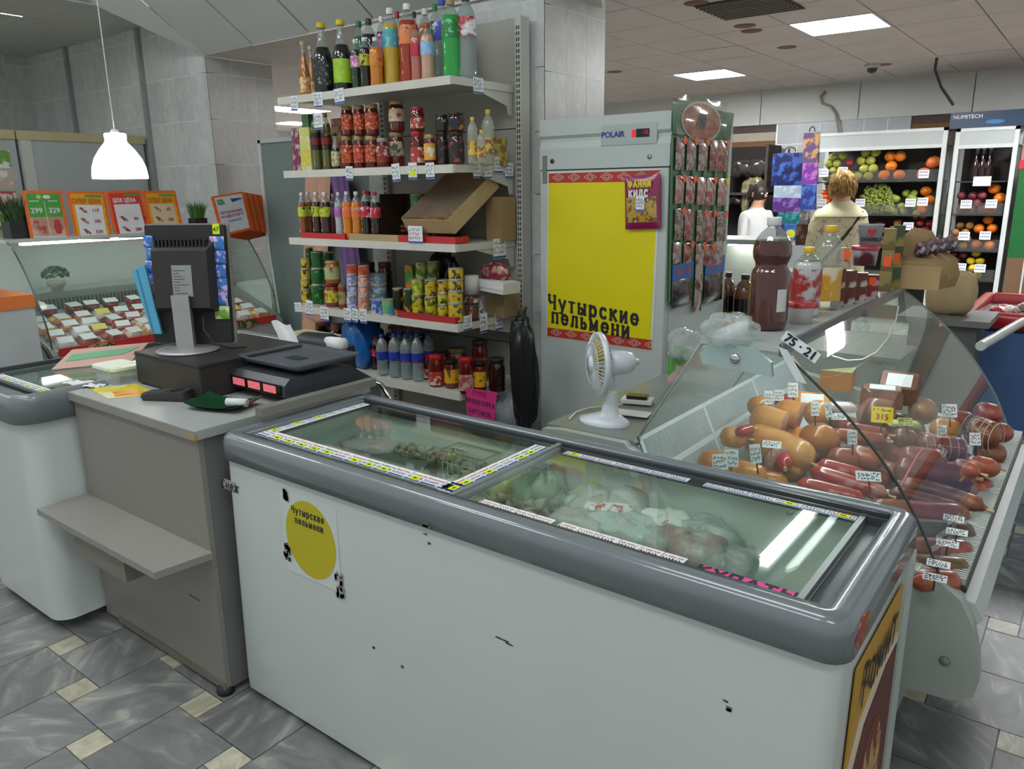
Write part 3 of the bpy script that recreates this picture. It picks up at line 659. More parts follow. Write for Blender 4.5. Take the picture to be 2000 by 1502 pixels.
obj('rail', MB().box(LX0+.045, LX0+.06, LY0+.06, LY1-.06, .885, .902), RAIL, lf)
strip_tags(gl, (LX0+.09, LY0+.11), (LX1-.07, LY0+.11), (0, 1, 0), 8, .04, .8835, 'price_strip', .3, .001, {2, 5, 7})
for i in range(9):
    bag('frozen_bag', (LX0+.17+.14*(i % 3)+R.uniform(-.02, .02), LY0+.22+.2*(i//3), .70+.03*(i % 2)), (.17, .2, .12), [spots('7f8f84', 'a9b5a8', 12), spots('a9b0a8', 'c9cfc8', 12), spots('5f7a68', '8fa58f', 12)][i % 3],
        'frosted green-white frozen pack, %s column, %s row from the front of the left freezer' % (('left', 'middle', 'right')[i % 3], ORD[i//3]), 'bag', 'frozen packs in the left freezer', i*.4, i+60, FILM)
# pink-green framed sheet lying on the glass, boxes and leaflets on the desk
sh_ = thing('plastic_packs', 'flat clear bag with pink border and green stripe on the left freezer lid', 'packaging', (-3.04, 1.49, .90), 0)
T = TM((0, 0, 0), (1, .16, 0), (0, .5, .35))
a1 = P(100, 722, z=.887); a2 = P(255, 706, z=.887)
obj('sheet', MB().add([a1, a2, a2+Vector((-.03, .10, .06)), a1+Vector((-.03, .10, .06)), a1+Vector((0, .002, -.001)), a2+Vector((0, .002, -.001)), a2+Vector((-.03, .102, .059)), a1+Vector((-.03, .102, .059))], [(0, 1, 2, 3), (4, 7, 6, 5), (0, 4, 5, 1), (1, 5, 6, 2), (2, 6, 7, 3), (3, 7, 4, 0)]), mat('c9a394', .5), sh_)
d1 = (a2-a1); ee = Vector((-.03, .10, .06)); nm = Vector((0, -.001, .0018))
obj('green_stripe', MB().add([a1+d1*.08+ee*.35+nm, a1+d1*.8+ee*.45+nm, a1+d1*.95+ee*.8+nm, a1+d1*.08+ee*.7+nm], [(0, 1, 2, 3)]), mat('6fae84', .5), sh_)
for o in kids(sh_): o.matrix_local = Matrix.Translation(-sh_.location) @ o.matrix_local
t = thing('plastic_tub', 'clear plastic tub with a yellow-green lid print beside the cash drawer', 'container', tuple(P(232, 742, z=DZ)))
obj('tub', MB().prism(rrect(-.075, .075, -.05, .05, .02, 4), 0, .05), glass('e6f0e4', .08, .08, 'tub_plastic', .35), t)
obj('tub_lid', MB().prism(rrect(-.085, .085, -.06, .06, .025, 4), .05, .06), spots('dfe8d8', 'c5d86a', 14, .58), t)
t = thing('leaflet', 'yellow and orange printed leaflet lying flat on the cash desk', 'paper', tuple(P(235, 765, z=DZ)), .05)
obj('paper_sheet', MB().prism([(-.13, -.04), (.06, -.075), (.15, .05), (-.06, .09)], .0005, .0015), spots('e3cf1e', 'f0e6c8', 9, .58, .35, 'd8752a', coat=.4), t)
obj('print', MB().prism([(-.02, -.02), (.06, -.05), (.12, .03), (.03, .05)], .0015, .0018), spots('e09a14', 'd85a2a', 25, .6, .35), t)
t = thing('leaflet', 'crumpled white paper lying on the corner of the left freezer and desk', 'paper', tuple(P(165, 752, z=DZ)), .2)
obj('paper_sheet', MB().grid(lambda u, v: (-.08+.16*u, -.03+.07*v, .004+.004*sin(9*u+4*v)+.003*sin(17*v)), 14, 8), mat('dcdfdc', .6), t)

# cash drawer
cdw = thing('till_box', 'black metal cash drawer box under the monitor', 'cash drawer', (-2.525, 1.55, DZ))
obj('case', MB().prism(rrect(-.21, .21, -.22, .22, .006, 2), .006, .118), mat('2a2827', .5, var=.05, scale=3), cdw)
obj('foot_strip', MB().box(-.2, .2, -.21, .21, 0, .006), BLACK, cdw)
obj('seam', MB().box(-.212, .212, -.222, .222, .108, .110), mat('151414', .6), cdw)
# monitor seen from behind, slightly taller than wide
mo = thing('monitor', 'black flat monitor seen from behind on a silver stand on the cash drawer', 'monitor', tuple(P(368, 684, z=DZ+.119)), radians(34))
K = mat('211f1e', .55, var=.06, scale=4); SIL = mat('a7a6a6', .35, metal=.5)
obj('base', MB().lathe([(0, 0), (.108, 0), (.11, .004), (.10, .010), (.04, .014), (0, .014)], 36), SIL, mo)
nk = MB(); nk.prism([(-.032, -.02), (.032, -.02), (.022, .02), (-.022, .02)], .012, .2, T=Matrix.Shear('XY', 4, (0, 0)) @ Matrix.Translation((0, .0, 0)))
obj('neck', nk, SIL, mo)
tl = Matrix.Translation((.0, .045, .055)) @ Matrix.Rotation(radians(-4), 4, 'X')
sc_ = obj('screen_shell', MB().prism(rrect(-.145, .145, -.035, .385, .006, 3), -.0, .03, axis='y', T=tl), K, mo)
obj('screen', MB().box(-.13, .13, .0301, .0308, -.02, .37, T=tl), mat('0c0e12', .1), mo)
obj('bezel', MB().prism(rrect(-.152, .152, -.041, .391, .006, 3), .024, .034, axis='y', T=tl), mat('8a8987', .4), mo)
hb = MB(); z0_, z1_ = .095, .315
vs = [(-.115, 0, z0_-.02), (.115, 0, z0_-.02), (.115, 0, z1_+.02), (-.115, 0, z1_+.02), (-.10, -.055, z0_), (.10, -.055, z0_), (.10, -.055, z1_-.02), (-.10, -.055, z1_-.02)]
hb.add(vs, [(4, 5, 6, 7), (0, 1, 5, 4), (1, 2, 6, 5), (2, 3, 7, 6), (3, 0, 4, 7)], T=tl)
obj('rear_housing', hb, mat('2b2927', .6, var=.05), mo)
vt = MB()
for i in range(14): vt.box(-.095+.0136*i, -.088+.0136*i, -.04, -.006, z1_-.012, z1_+.019, T=tl @ Matrix.Shear('XZ', 4, (0, 0)))
obj('vents', vt, BLACK, mo)['kind'] = 'stuff'
rl_ = obj('rating_label', MB().box(-.03, .042, -.0565, -.055, .135, .245, T=tl @ Matrix.Rotation(radians(0), 4, 'Y')), mat('8f9191', .5, var=.06, scale=30), mo)
q = MB()
for k in range(9): q.box(-.025, -.025+R.uniform(.02, .06), -.0570, -.0564, .145+.010*k, .147+.010*k, T=tl)
obj('label_print', q, INK, rl_)
obj('neon_tag', MB().box(.105, .13, -.002, 0, .352, .388, T=tl), NEON, mo)
text('47', .022, INK, mo, tl @ TM((.117, -.0026, .368), (1, 0, 0), (0, 0, 1)))
# sweets strips hanging on both sides
SW = spots('2f6fc0', 'c8b8e0', 55, .56, .3, 'd83a6a', coat=.4); SW2 = spots('6aa43c', 'b9d27a', 40, .5, .3, 'e8e0c0', coat=.4); SW3 = spots('b04a32', 'e8d0b0', 40, .5, .3, coat=.4)
def sweets(x, z1, z0, n_, label, last, w_=.034):
    t = thing('sweet_strip', label, 'sweets', tuple(mo.location), mo.rotation_euler.z, group=None)
    h = (z1-z0)/n_
    for k in range(n_):
        a = z1-h*(k+1)
        jj = R.uniform(-.004, .004)
        pk_ = MB().grid(lambda u, v: (x+jj+w_*(u-.5), -.008-.006*sin(pi*u)*sin(pi*v)**.5, a+.001+(h-.002)*v), 6, 8)
        pk_.grid(lambda u, v: (x+jj+w_*(.5-u), -.004, a+.001+(h-.002)*v), 2, 2)
        obj('sweet_packet', pk_.mesh('sweet_packet', last if k == n_-1 else SW), None, t).matrix_local = tl
    return t
sweets(-.128, .35, .13, 5, 'strip of blue and pink sweet packets hanging on the left of the monitor', SW3, .034)
sweets(.118, .345, .05, 6, 'long strip of blue sweet packets ending in green, right side of monitor', SW2, .052)
t = thing('plastic_folder', 'light blue plastic folder hanging below the left sweet strip', 'folder', tuple(mo.location), mo.rotation_euler.z)
obj('folder', MB().prism([(-.19, .225), (-.14, .245), (-.10, .0), (-.135, -.0)], -.03, -.018, axis='y', T=tl), mat('4f9fc4', .35, coat=.3), t)
obj('folder_seam', MB().prism([(-.172, .228), (-.168, .23), (-.127, .0), (-.131, -.0)], -.032, -.03, axis='y', T=tl), mat('3a7fa8', .4), t)
t = thing('monitor_cable', 'black cable curling down behind the monitor', 'cable', tuple(mo.location), mo.rotation_euler.z)
obj('cord', MB().tube([(.06, .02, .13), (.08, -.03, .08), (.12, -.04, .03), (.17, -.02, .012), (.2, .03, .006)], .003, 6), BLACK, t)
t = thing('glass_cup', 'small brown glass cup with a cord behind the stand base', 'cup', tuple(P(334, 668, z=DZ+.12)))
obj('cup_wall', MB().lathe([(0, .0), (.022, .0), (.026, .055), (.024, .055), (.02, .004), (0, .004)], 18), mat('5d3418', .25, coat=.4), t)
# card terminal
ct = thing('card_terminal', 'dark grey handheld card terminal lying on the cash desk', 'card terminal', tuple(P(325, 779, z=DZ)), radians(28))
tb_ = MB(); loft(tb_, [rl(-.075, .085, -.033, .033, .02, .0, 4), rl(-.08, .09, -.036, .036, .022, .012, 4), [(x, y, .022+.012*(x+.08)/.17) for x, y, z in rl(-.076, .086, -.033, .033, .02, 0, 4)]], cap0=True, cap1=True)
obj('case', tb_, mat('303230', .5), ct)
kb = MB()
for i in range(5):
    for j in range(3): kb.box(-.06+.015*i, -.049+.015*i, -.018+.014*j, -.008+.014*j, .022, .0265+.001*i)
obj('keys', kb, mat('4b4e4c', .5), ct)
obj('display', MB().box(.03, .07, -.02, .02, .028, .0325), mat('16201c', .2), ct)
obj('cancel_key', MB().box(-.073, -.063, .0, .01, .02, .0255), mat('c8a83a', .5), ct)
# scale
sca = thing('weighing_scale', 'dark grey electronic scale with a flat tray and red display', 'scale', (-2.18, 1.62, DZ))
SG = mat('3b3e43', .35, var=.04, coat=.2)
bb = MB(); pts = [(-.175, .028), (-.172, .065), (-.15, .085), (.10, .085), (.16, .045), (.20, .02), (.20, .01), (.1, .028), (.0, .024), (-.15, .02)]
bb.prism(pts, -.155, .155, axis='x')
obj('body', bb, SG, sca)
obj('lower_case', MB().prism([(-.15, -.13), (.15, -.13), (.14, .15), (-.14, .15)], .008, .03), mat('232528', .5), sca)
for a in (-.11, .11): obj('foot', MB().lathe([(0, 0), (.014, 0), (.014, .01), (0, .01)], 12, T=Matrix.Translation((a, -.1, 0))), BLACK, sca); 
obj('display_panel', MB().box(-.14, .14, -.178, -.172, .032, .066), mat('1c1214', .15), sca)
dg = MB()
for k in range(3): dg.box(-.12+.085*k, -.055+.085*k, -.180, -.1775, .037, .061)
obj('display_digits', dg, mat('d66a72', .3, emit=.45, var=.3, scale=60), sca)
pl = MB(); loft(pl, [rl(-.15, .15, -.11, .125, .02, .100, 4), rl(-.17, .17, -.13, .145, .025, .122, 4), rl(-.162, .162, -.122, .137, .022, .122, 4), rl(-.145, .145, -.105, .12, .02, .112, 4)], cap0=True, cap1=True)
obj('weighing_tray', pl, mat('4a5058', .3, var=.03), sca)
obj('tray_support', MB().lathe([(.05, .08), (.05, .102)], 16), BLACK, sca)
obj('tray_logo', MB().box(-.03, .05, -.03, .01, .1125, .1135), mat('1e2126', .4), sca)
# green change dish and receipt roll
t = thing('change_dish', 'dark green plastic change dish on the cash desk', 'dish', tuple(P(435, 795, z=DZ)), radians(18))
ds = MB(); n_ = 24
def dish(u, v): 
    x, y = -.105+.21*u, -.065+.13*v
    return (x, y, .004+.018*abs(2*u-1)**3+.010*abs(2*v-1)**3)
ds.grid(dish, 16, 12); ds.grid(lambda u, v: tuple(Vector(dish(u, v))-Vector((0, 0, .003))), 16, 12)
obj('dish', ds, mat('123f22', .25, coat=.4), t)
t = thing('paper_roll', 'small white till roll lying in the green dish', 'paper roll', tuple(P(463, 787, z=DZ+.022)), radians(25))
obj('roll', MB().lathe([(.006, -.035), (.013, -.035), (.013, .035), (.006, .035), (.006, -.035)], 20, T=Matrix.Rotation(pi/2, 4, 'Y')), mat('d5d8d8', .7), t)
t.location.z += .002
# receipt printer with paper behind the scale
pr = thing('receipt_printer', 'black receipt printer with white paper roll behind the scale', 'printer', (-2.42, 1.93, DZ-.03), radians(10))
obj('case', MB().prism(rrect(-.10, .10, -.08, .08, .02, 4), 0, .10), BLACK, pr)
obj('cover', MB().lathe([(.0, -.08), (.06, -.08), (.065, -.06), (.065, .06), (.06, .08), (0, .08)], 18, T=Matrix.Translation((-.045, .02, .085)) @ Matrix.Rotation(pi/2, 4, 'Y')), mat('20202c', .45), pr)
obj('roll', MB().lathe([(0, -.04), (.028, -.04), (.028, .04), (0, .04)], 18, T=Matrix.Translation((.06, 0, .115)) @ Matrix.Rotation(pi/2, 4, 'Y')), mat('e2e4e4', .7), pr)
t = thing('receipt_paper', 'long curled white receipt spilling out beside the monitor', 'receipt', (-2.42, 1.93, DZ), radians(10))
obj('paper_sheet', MB().grid(lambda u, v: (-.22+.11*u+.10*v+.02*sin(3*v), -.05-.07*v-.01*u, .165-.155*v**.8+.02*sin(pi*v)+.008*sin(6*u)), 8, 20), mat('dfe2e4', .6), t)
t = thing('countertop_board', 'cream-topped board on a black frame behind the printer', 'board', tuple(P(600, 662, z=.9)))
obj('board', MB().prism(rrect(-.13, .14, -.07, .09, .01, 2), .012, .02), mat('b5ab8c', .6), t); obj('frame', MB().box(-.13, .14, -.06, .09, -.04, .012), BLACK, t)
t = thing('chair_frame', 'bent chrome tube of a chair behind the freezer', 'chair', (-1.95, 2.15, 0))
ca, cb, cc = P(640, 752, y=2.2), P(700, 735, y=2.2), P(768, 775, y=2.2)
q = [P(600, 742, y=2.2), P(660, 731, y=2.2), P(705, 733, y=2.2), P(745, 752, y=2.2), P(766, 785, y=2.2), P(772, 830, y=2.2)]
q = [v-t.location for v in q]; q.append(Vector((q[-1].x, q[-1].y, -.0+.0)))
obj('back_tube', MB().tube(q, .011, 10), CHROME, t); 
q2 = [v+Vector((0, .35, 0)) for v in q[-2:]]
obj('leg', MB().tube([q[0], Vector((q[0].x, q[0].y, 0))], .011, 8), CHROME, t)
obj('seat', MB().prism(rrect(q[-1].x-.34, q[-1].x, .02, .36, .04, 4), .44, .48), BLACK, t)
# ================================================================ GONDOLA SHELVING
RX0, RX1, RYF, RYB = -3.715, -2.455, 2.78, 3.23
rk = thing('shelving_rack', 'white metal shop shelving rack full of groceries beside the pillar', 'shelving')
SHM = mat('bdbcb2', .4, var=.02); SHB = mat('a3a298', .5, var=.02)
SZ = [2.05, 1.665, 1.30, .915, .57]
for i in range(4):
    a = (.15, .75, 1.30, 1.85)[i]; z1_ = (.745, 1.295, 1.845, 2.36)[i]
    obj('back_panel', MB().box(RX0+.36, RX1+.06, RYB+.02, RYB+.035, a, z1_), SHB, rk)
for x in (RX1+.03, RX0+.32):
    pm = MB(); pm.box(x, x+.035, RYB-.01, RYB+.06, 0, 2.36)
    po_ = obj('post', pm, mat('b9b9b0', .4), rk)
    sl_ = MB()
    for k in range(84): 
        for dx in (.007, .020): sl_.box(x+dx, x+dx+.006, RYB-.0112, RYB-.0098, .1+.0265*k, .117+.0265*k)
    obj('slots', sl_, mat('23221f', .9), po_)['kind'] = 'stuff'
for i, z in enumerate(SZ):
    m_ = MB(); m_.box(RX0, RX1, RYF, RYB, z-.012, z); s_ = obj('shelf', m_, SHM, rk)
    obj('front_lip', MB().box(RX0, RX1, RYF-.008, RYF, z-.036, z+.002), mat('c9c8bd', .35), s_)
    obj('end_lip', MB().box(RX1, RX1+.006, RYF, RYB, z-.034, z+.001), mat('c1c0b5', .4), s_)
    obj('bracket', MB().prism([(RYB, z-.012), (RYF+.12, z-.012), (RYF+.16, z-.04), (RYB-.04, z-.10), (RYB-.03, z-.14), (RYB, z-.14)], RX1-.004, RX1, axis='x'), SHM, s_)
obj('base_shelf', MB().box(RX0, RX1, RYF-.02, RYB, .05, .15), SHB, rk)
rk['category'] = 'shelving'
# ---- product builders -----------------------------------------------------
def prof_pet(r, h, waist=.0):
    return [(0, 0), (r*.75, 0), (r*.97, h*.03), (r, h*.08), (r*(1-waist), h*.28), (r*(1-waist), h*.36), (r, h*.46), (r, h*.66), (r*.95, h*.73), (r*.82, h*.80), (r*.56, h*.865), (r*.34, h*.90), (r*.32, h*.93)]
def prof_glassb(r, h):
    return [(0, 0), (r*.9, 0), (r, h*.03), (r, h*.48), (r*.9, h*.56), (r*.42, h*.76), (r*.36, h*.9), (r*.38, h*.95)]
def prof_slim(r, h): return [(0, 0), (r*.95, 0), (r, h*.03), (r, h*.42), (r*.6, h*.62), (r*.4, h*.8), (r*.36, h*.93)]
_bm = {}
def interp(pr, z):
    for (r0, z0), (r1, z1) in zip(pr, pr[1:]):
        if z0 <= z <= z1 and z1 > z0: return r0+(r1-r0)*(z-z0)/(z1-z0)
    return pr[-1][0]
def bottle(name, label, pos, r, h, liq, cap, lab, kind='pet', fill=.83, lz=(.46, .66), group=None, cat='bottle', empty=None, waist=.06, sticker_=None, parts=True, lab2=None):
    pr = {'pet': lambda: prof_pet(r, h, waist), 'glass': lambda: prof_glassb(r, h), 'slim': lambda: prof_slim(r, h)}[kind]()
    key = (kind, round(r, 3), round(h, 2), waist, liq, str(empty), fill)
    t = thing(name, label, cat, pos, R.uniform(0, 6) if not sticker_ else 0, group)
    if key not in _bm:
        p2_ = [q for q in pr if q[1] < h*fill]+[(interp(pr, h*fill), h*fill)]+[q for q in pr if q[1] > h*fill]
        mis = [0 if p2_[i][1] < h*fill-1e-6 else 1 for i in range(len(p2_)-1)]
        lm = mat(liq, .12, coat=.6, var=.05) if isinstance(liq, str) else liq
        em = empty or (lm if not isinstance(liq, str) else glass('dfe3df', .12, .05, 'clear_neck', .16))
        _bm[key] = MB().lathe(p2_, 16, mis).mesh('bottle_body', [lm, em])
    obj('bottle_body', _bm[key], None, t)
    cr = pr[-1][0]
    obj('cap', MB().lathe([(cr*1.22, h*.925), (cr*1.25, h*.93), (cr*1.25, h*.99), (cr*1.1, h), (0, h)], 14), mat(cap, .4), t)
    if lab:
        z0_, z1_ = h*lz[0], h*lz[1]
        zs = [z0_+(z1_-z0_)*k/4 for k in range(5)]
        obj('bottle_label', MB().lathe([(interp(pr, z)+.0012, z) for z in zs], 16, T=Matrix.Translation((0, 0, 0))), lab, t)
        if lab2: obj('label_band', MB().lathe([(interp(pr, z)+.002, z) for z in (z0_+(z1_-z0_)*.3, z0_+(z1_-z0_)*.7)], 16), lab2, t)
    return t
def jar(name, label, pos, r, h, fillm, lidc, lab=None, lz=(.22, .78), group=None, cat='jar', shoulder=.86):
    t = thing(name, label, cat, pos, R.uniform(0, 6), group)
    pr = [(0, 0), (r*.9, 0), (r, h*.05), (r, h*.74), (r*shoulder, h*.83), (r*shoulder*.97, h*.88)]
    obj('jar_body', MB().lathe(pr, 18), fillm, t)
    a = r*shoulder*1.04
    obj('jar_lid', MB().lathe([(a*.97, h*.87), (a, h*.88), (a, h*.985), (a*.96, h), (0, h)], 18), mat(lidc, .3, metal=.3), t)
    if lab: obj('jar_label', MB().lathe([(r+.001, h*lz[0]), (r+.001, h*min(lz[1], .74))], 18), lab, t)
    return t
_cm = {}
def can(name, label, pos, r, h, lab, rimc='b9b9b0', group=None, cat='can', rz=None):
    t = thing(name, label, cat, pos, R.uniform(0, 6) if rz is None else rz, group)
    k = (round(r, 3), round(h, 3), lab.name)
    if k not in _cm:
        _cm[k] = MB().lathe([(r*.97, .003), (r*.985, .006), (r*.985, h-.006), (r*.97, h-.003)], 18).mesh('can_body', lab), \
                 MB().lathe([(0, .003), (r*.93, .003), (r*.95, 0), (r, .001), (r*.99, .006), (r*.97, .006)], 18).mesh('can_bottom', mat(rimc, .3, metal=.6)), MB().lathe([(r*.97, h-.006), (r*.99, h-.006), (r, h-.001), (r*.95, h), (r*.93, h-.003), (0, h-.003)], 18).mesh('can_lid', mat(rimc, .3, metal=.6))
    obj('can_body', _cm[k][0], None, t); obj('can_bottom', _cm[k][1], None, t); obj('can_lid', _cm[k][2], None, t)
    return t
def SH(px, pt, w, z, y):
    """shelf spot: x, radius, height of something whose top is at pixel (px, pt), w pixels wide, standing on z at depth y"""
    a = P(px, pt, y=y); d = (Vector((a.x, y, z))-CAM).dot(FW)
    return (a.x, y, z), w*d/F/2, max(.03, a.z-z)
# ---- shelf 1: bottles -----------------------------------------------------
S1 = 'bottles on the top shelf'
DK = '17120f'
L_ = spots
row = [
 # px, top, w, y, liq, cap, label material, kind, description
 (590, 81, 21, 2.86, 'a8641e', 'b9a67a', L_('c9873a', 'e0c79a', 40), 'slim', 'slim amber glass bottle with tan label at the left end of the top shelf'),
 (605, 90, 19, 3.02, '9a5a1c', 'b9a67a', L_('c9873a', 'e0c79a', 40), 'slim', 'slim amber bottle standing behind the leftmost one on the top shelf'),
 (626, 45, 38, 2.86, '14161a', 'c9ac20', L_('1f2624', '8a948c', 60, .62), 'glass', 'tall black drink bottle with yellow cap and dark label, top shelf'),
 (663.5, 39, 36, 2.87, '14120f', 'd0b41c', L_('93bf22', 'a9d03a', 10), 'glass', 'tall black drink bottle with yellow cap and lime green label, top shelf'),
 (700, 42, 26, 3.08, '1f6a34', '156a34', None, 'pet', 'green-capped green bottle in the back row of the top shelf'),
 (719, 37, 30, 3.1, '251a1c', '2b2b2b', None, 'pet', 'black-capped dark cola bottle in the back row of the top shelf'),
 (692, 77, 19, 2.88, '1d3b2c', 'd8d8d8', L_('c667ae', 'e9d0e4', 60), 'pet', 'small dark green bottle with pink label and white cap, top shelf'),
 (710, 73, 21, 2.87, '1b1310', 'd8d8d8', L_('b9b92c', '23211a', 60, .58), 'pet', 'small dark bottle with yellow label and white cap, top shelf'),
 (732, 73, 26, 2.89, 'c87a1e', 'ddd9d8', L_('d58a32', 'c03a28', 50, .62), 'pet', 'small orange soda bottle with white cap on the top shelf'),
 (744, 32, 23, 3.1, '6a1d3e', 'd8d8d8', L_('b060a8', '8d3c80', 40), 'pet', 'purple-red drink bottle with white cap, back row of the top shelf'),
 (760.5, 16, 34, 2.96, 'c2a436', 'd9d9d5', L_('3fa0ac', '8fd0cc', 40, .6), 'pet', 'large yellow lemonade bottle with teal label on the top shelf'),
 (775, 23, 22, 3.14, '6b1018', 'a01c28', None, 'pet', 'red-capped dark red bottle behind the yellow lemonade bottle'),
 (794, 7.5, 37, 2.98, 'a0341c', 'dcdad6', L_('e08448', '5a3a8a', 34, .6), 'pet', 'large orange-red drink bottle with white cap on the top shelf'),
 (808, 23, 20, 3.16, '3b1512', '3a1218', None, 'pet', 'dark-capped bottle behind the large orange-red one'),
 (811, 48, 23, 2.88, 'b06a5c', 'a62230', L_('c02030', '2f50b0', 40, .6), 'pet', 'small reddish bottle with red and blue label, top shelf'),
 (829, 17, 29, 3.12, 'c07a28', 'd6d6d0', None, 'pet', 'orange drink bottle with white cap, back row behind the clear blue-labelled bottle'),
 (832.5, 45, 26, 2.88, 'c49a84', 'c2342e', L_('86aedd', '9ac0e6', 30), 'pet', 'small peach-coloured bottle with plain light blue label and red cap'),
 (849, 8.5, 26, 3.13, '2c6b40', '157a44', None, 'pet', 'green bottle with green cap in the back row, right half of the top shelf'),
 (862, -3, 34, 3.05, '8aa0a0', '2450a8', L_('24359c', 'd8d8e4', 20, .58, .3, 'c03040'), 'pet', 'clear bottle with blue cap and blue and white label, top shelf'),
 (879, -2, 38, 2.92, '1f9a3c', '9c8a5a', L_('1b7a3a', '78c896', 60, .6), 'pet', 'large bright green bottle at the shelf corner, top shelf'),
 (909, -10, 39, 2.97, '9fb0ad', '2a3348', L_('b03040', 'dfe2e4', 16, .5, .3, '2f58b0'), 'pet', 'large clear water bottle with red and blue label, right end of top shelf')]
for px, pt, w_, y, liq, cap, lab, kd_, de in row:
    pos, r, h = SH(px, pt, w_, SZ[0], y)
    lz = (.52, .74) if h > .27 and kd_ == 'pet' else (.46, .68)
    if kd_ == 'slim': lz = (.08, .36)
    if kd_ == 'glass': lz = (.13, .46)
    cl = liq in ('8aa0a0', '9fb0ad')
    lq = glass('cfdcdc', .10, .05, 'clear_water', .2) if cl else liq
    bottle('drink_bottle', de, pos, r, h, lq, cap, lab, kd_, fill=.80 if kd_ != 'glass' else .66, lz=lz, group=S1)
def neon_on(name, px, py, y, s=.022, c='neon', txt='2', parent=None, label=None):
    pass
# ---- shelf 2 --------------------------------------------------------------
S2 = 'jars and bottles on the second shelf'
def carton(px0, px1, pt, z, y, dep, m, label, group, name='carton', m2=None, rz=0):
    a = P(px0, pt, y=y); c = P(px1, pt, y=y)
    t = thing(name, label, 'box', ((a.x+c.x)/2, y+dep/2, z), rz, group); w_ = (c.x-a.x)/2; h = a.z-z
    obj('box', MB().box(-w_, w_, -dep/2, dep/2, 0, h), m, t)
    if m2: obj('print', MB().box(-w_*.86, w_*.86, -dep/2-.0008, -dep/2, h*.12, h*.5), m2, t)
    return t
carton(568, 582, 251, SZ[1], 2.86, .07, L_('7a2a4a', 'b8b0a0', 25, .55, .5, '2c6a4a'), 'narrow maroon and green tea carton at the left end of the second shelf', S2)
carton(583, 603, 250, SZ[1], 2.86, .07, L_('c4c86a', 'd8c8a8', 20, .55, .5, 'b03a4a'), 'pale yellow-green tea carton with red prints beside the maroon one', S2, m2=L_('b9cf5a', 'd8b03a', 30))
carton(588, 601, 224, SZ[1], 2.935, .06, mat('4f7a4c', .5), 'tall dull green carton behind the tea cartons', S2)
for px, k in ((614, 'left'), (634, 'right')):
    pos, r, h = SH(px, 221, 20, SZ[1], 2.86)
    bottle('oil_bottle', 'olive oil bottle with orange and black label, %s one of two on the second shelf' % k, pos, r, h, '55531e', '7a6a50', L_('201c18', 'c8862a', 26, .62, .4), 'pet', .8, (.36, .66), S2, lab2=mat('7a1c1c', .4))
pos, r, h = SH(653, 260, 17, SZ[1], 2.85); bottle('sauce_bottle', 'short black-topped sauce bottle beside the olive oil, second shelf', pos, r, h, '24241a', '101010', L_('8a8a62', 'd0c8a0', 50), 'glass', .6, (.1, .5), S2)
carton(646, 664, 232, SZ[1], 3.02, .05, L_('a8604a', 'c0a070', 30), 'brownish packet standing behind the black sauce bottle', S2, 'packet')
TOM = mat('5e150e', .12, coat=.7, var=.2, scale=40); TL = L_('a82a2c', 'c8682a', 70, .5, .4, 'd8c8a0'); TL2 = L_('b03a30', 'd8d0c0', 45, .55)
def jrow(lst, z, y, fm, lidc, lab, group, desc, lz=(.2, .72)):
    for px, pt, pb, w_, yy, extra in lst:
        zb = z if pb is None else P(px, pb, y=yy).z
        pos, r, h = SH(px, pt, w_, zb, yy)
        jar('sauce_jar', desc % extra, pos, r, h, fm, lidc, lab, lz, group)
ys = 2.88
def stackj(px, tops, w_, y, z, fm, lids, labs, descs, group, name='sauce_jar', lz=(.2, .72)):
    """jars on one spot, bottom first; each stands on the one below"""
    zz = z
    for k, pt in enumerate(tops):
        a = P(px, pt, y=y); d = (a-CAM).dot(FW)
        jar(name, descs[k], (a.x, y, zz), w_*d/F/2, a.z-zz, fm if not isinstance(fm, list) else fm[k], lids[k], labs[k], lz, group); zz = a.z
names_ = ['first', 'second', 'third']
for i, (px, w_) in enumerate(((676.5, 24), (700, 23), (725, 27))):
    stackj(px, (266, 208-2*i), w_, ys, SZ[1], TOM, ('a8925a', 'a8925a'), (TL, TL), ('red-labelled tomato sauce jar, lower one of the %s stack on the second shelf' % names_[i], 'red-labelled tomato sauce jar, upper one of the %s stack on the second shelf' % names_[i]), S2)
stackj(746, (270,), 24, 2.85, SZ[1], TOM, ('9a9a92',), (L_('8a2c24', 'd0c4b8', 30, .55),), ('short tomato paste jar with dark lid right of the three stacks',), S2)
stackj(773, (259, 197), 31, 2.92, SZ[1], TOM, ('8a7a58', 'a8925a'), (L_('3a4a34', 'b8a88a', 26), L_('c9b89a', 'a83a28', 26, .55)), ('tall tomato jar with green and cream label, lower one', 'tall tomato jar with cream label standing on another jar'), S2, lz=(.34, .74))
stackj(814, (257, 210), 28, 2.88, SZ[1], TOM, ('b02030', 'b02030'), (TL2, TL2), ('red-lidded ketchup jar with cherry-red label, lower one', 'red-lidded ketchup jar on top of another red-lidded jar'), S2, lz=(.12, .55))
stackj(838.5, (263,), 23, 2.86, SZ[1], TOM, ('a8925a',), (L_('d8a02a', 'd8d4c8', 26, .55, .4, 'b03a2a'),), ('small jar with yellow and white label on the second shelf',), S2)
DJ = mat('2a1310', .12, coat=.7, var=.2, scale=40)
stackj(863, (258, 224), 25, 2.9, SZ[1], DJ, ('3a1c16', '2a1a18'), (L_('1c1c1e', '7a3a30', 30, .6), L_('1c1c1e', '8a8078', 40, .64)), ('dark jar with black label, lower one of the left dark stack', 'dark jar with black label, upper one of the left dark stack'), S2, lz=(.1, .7))
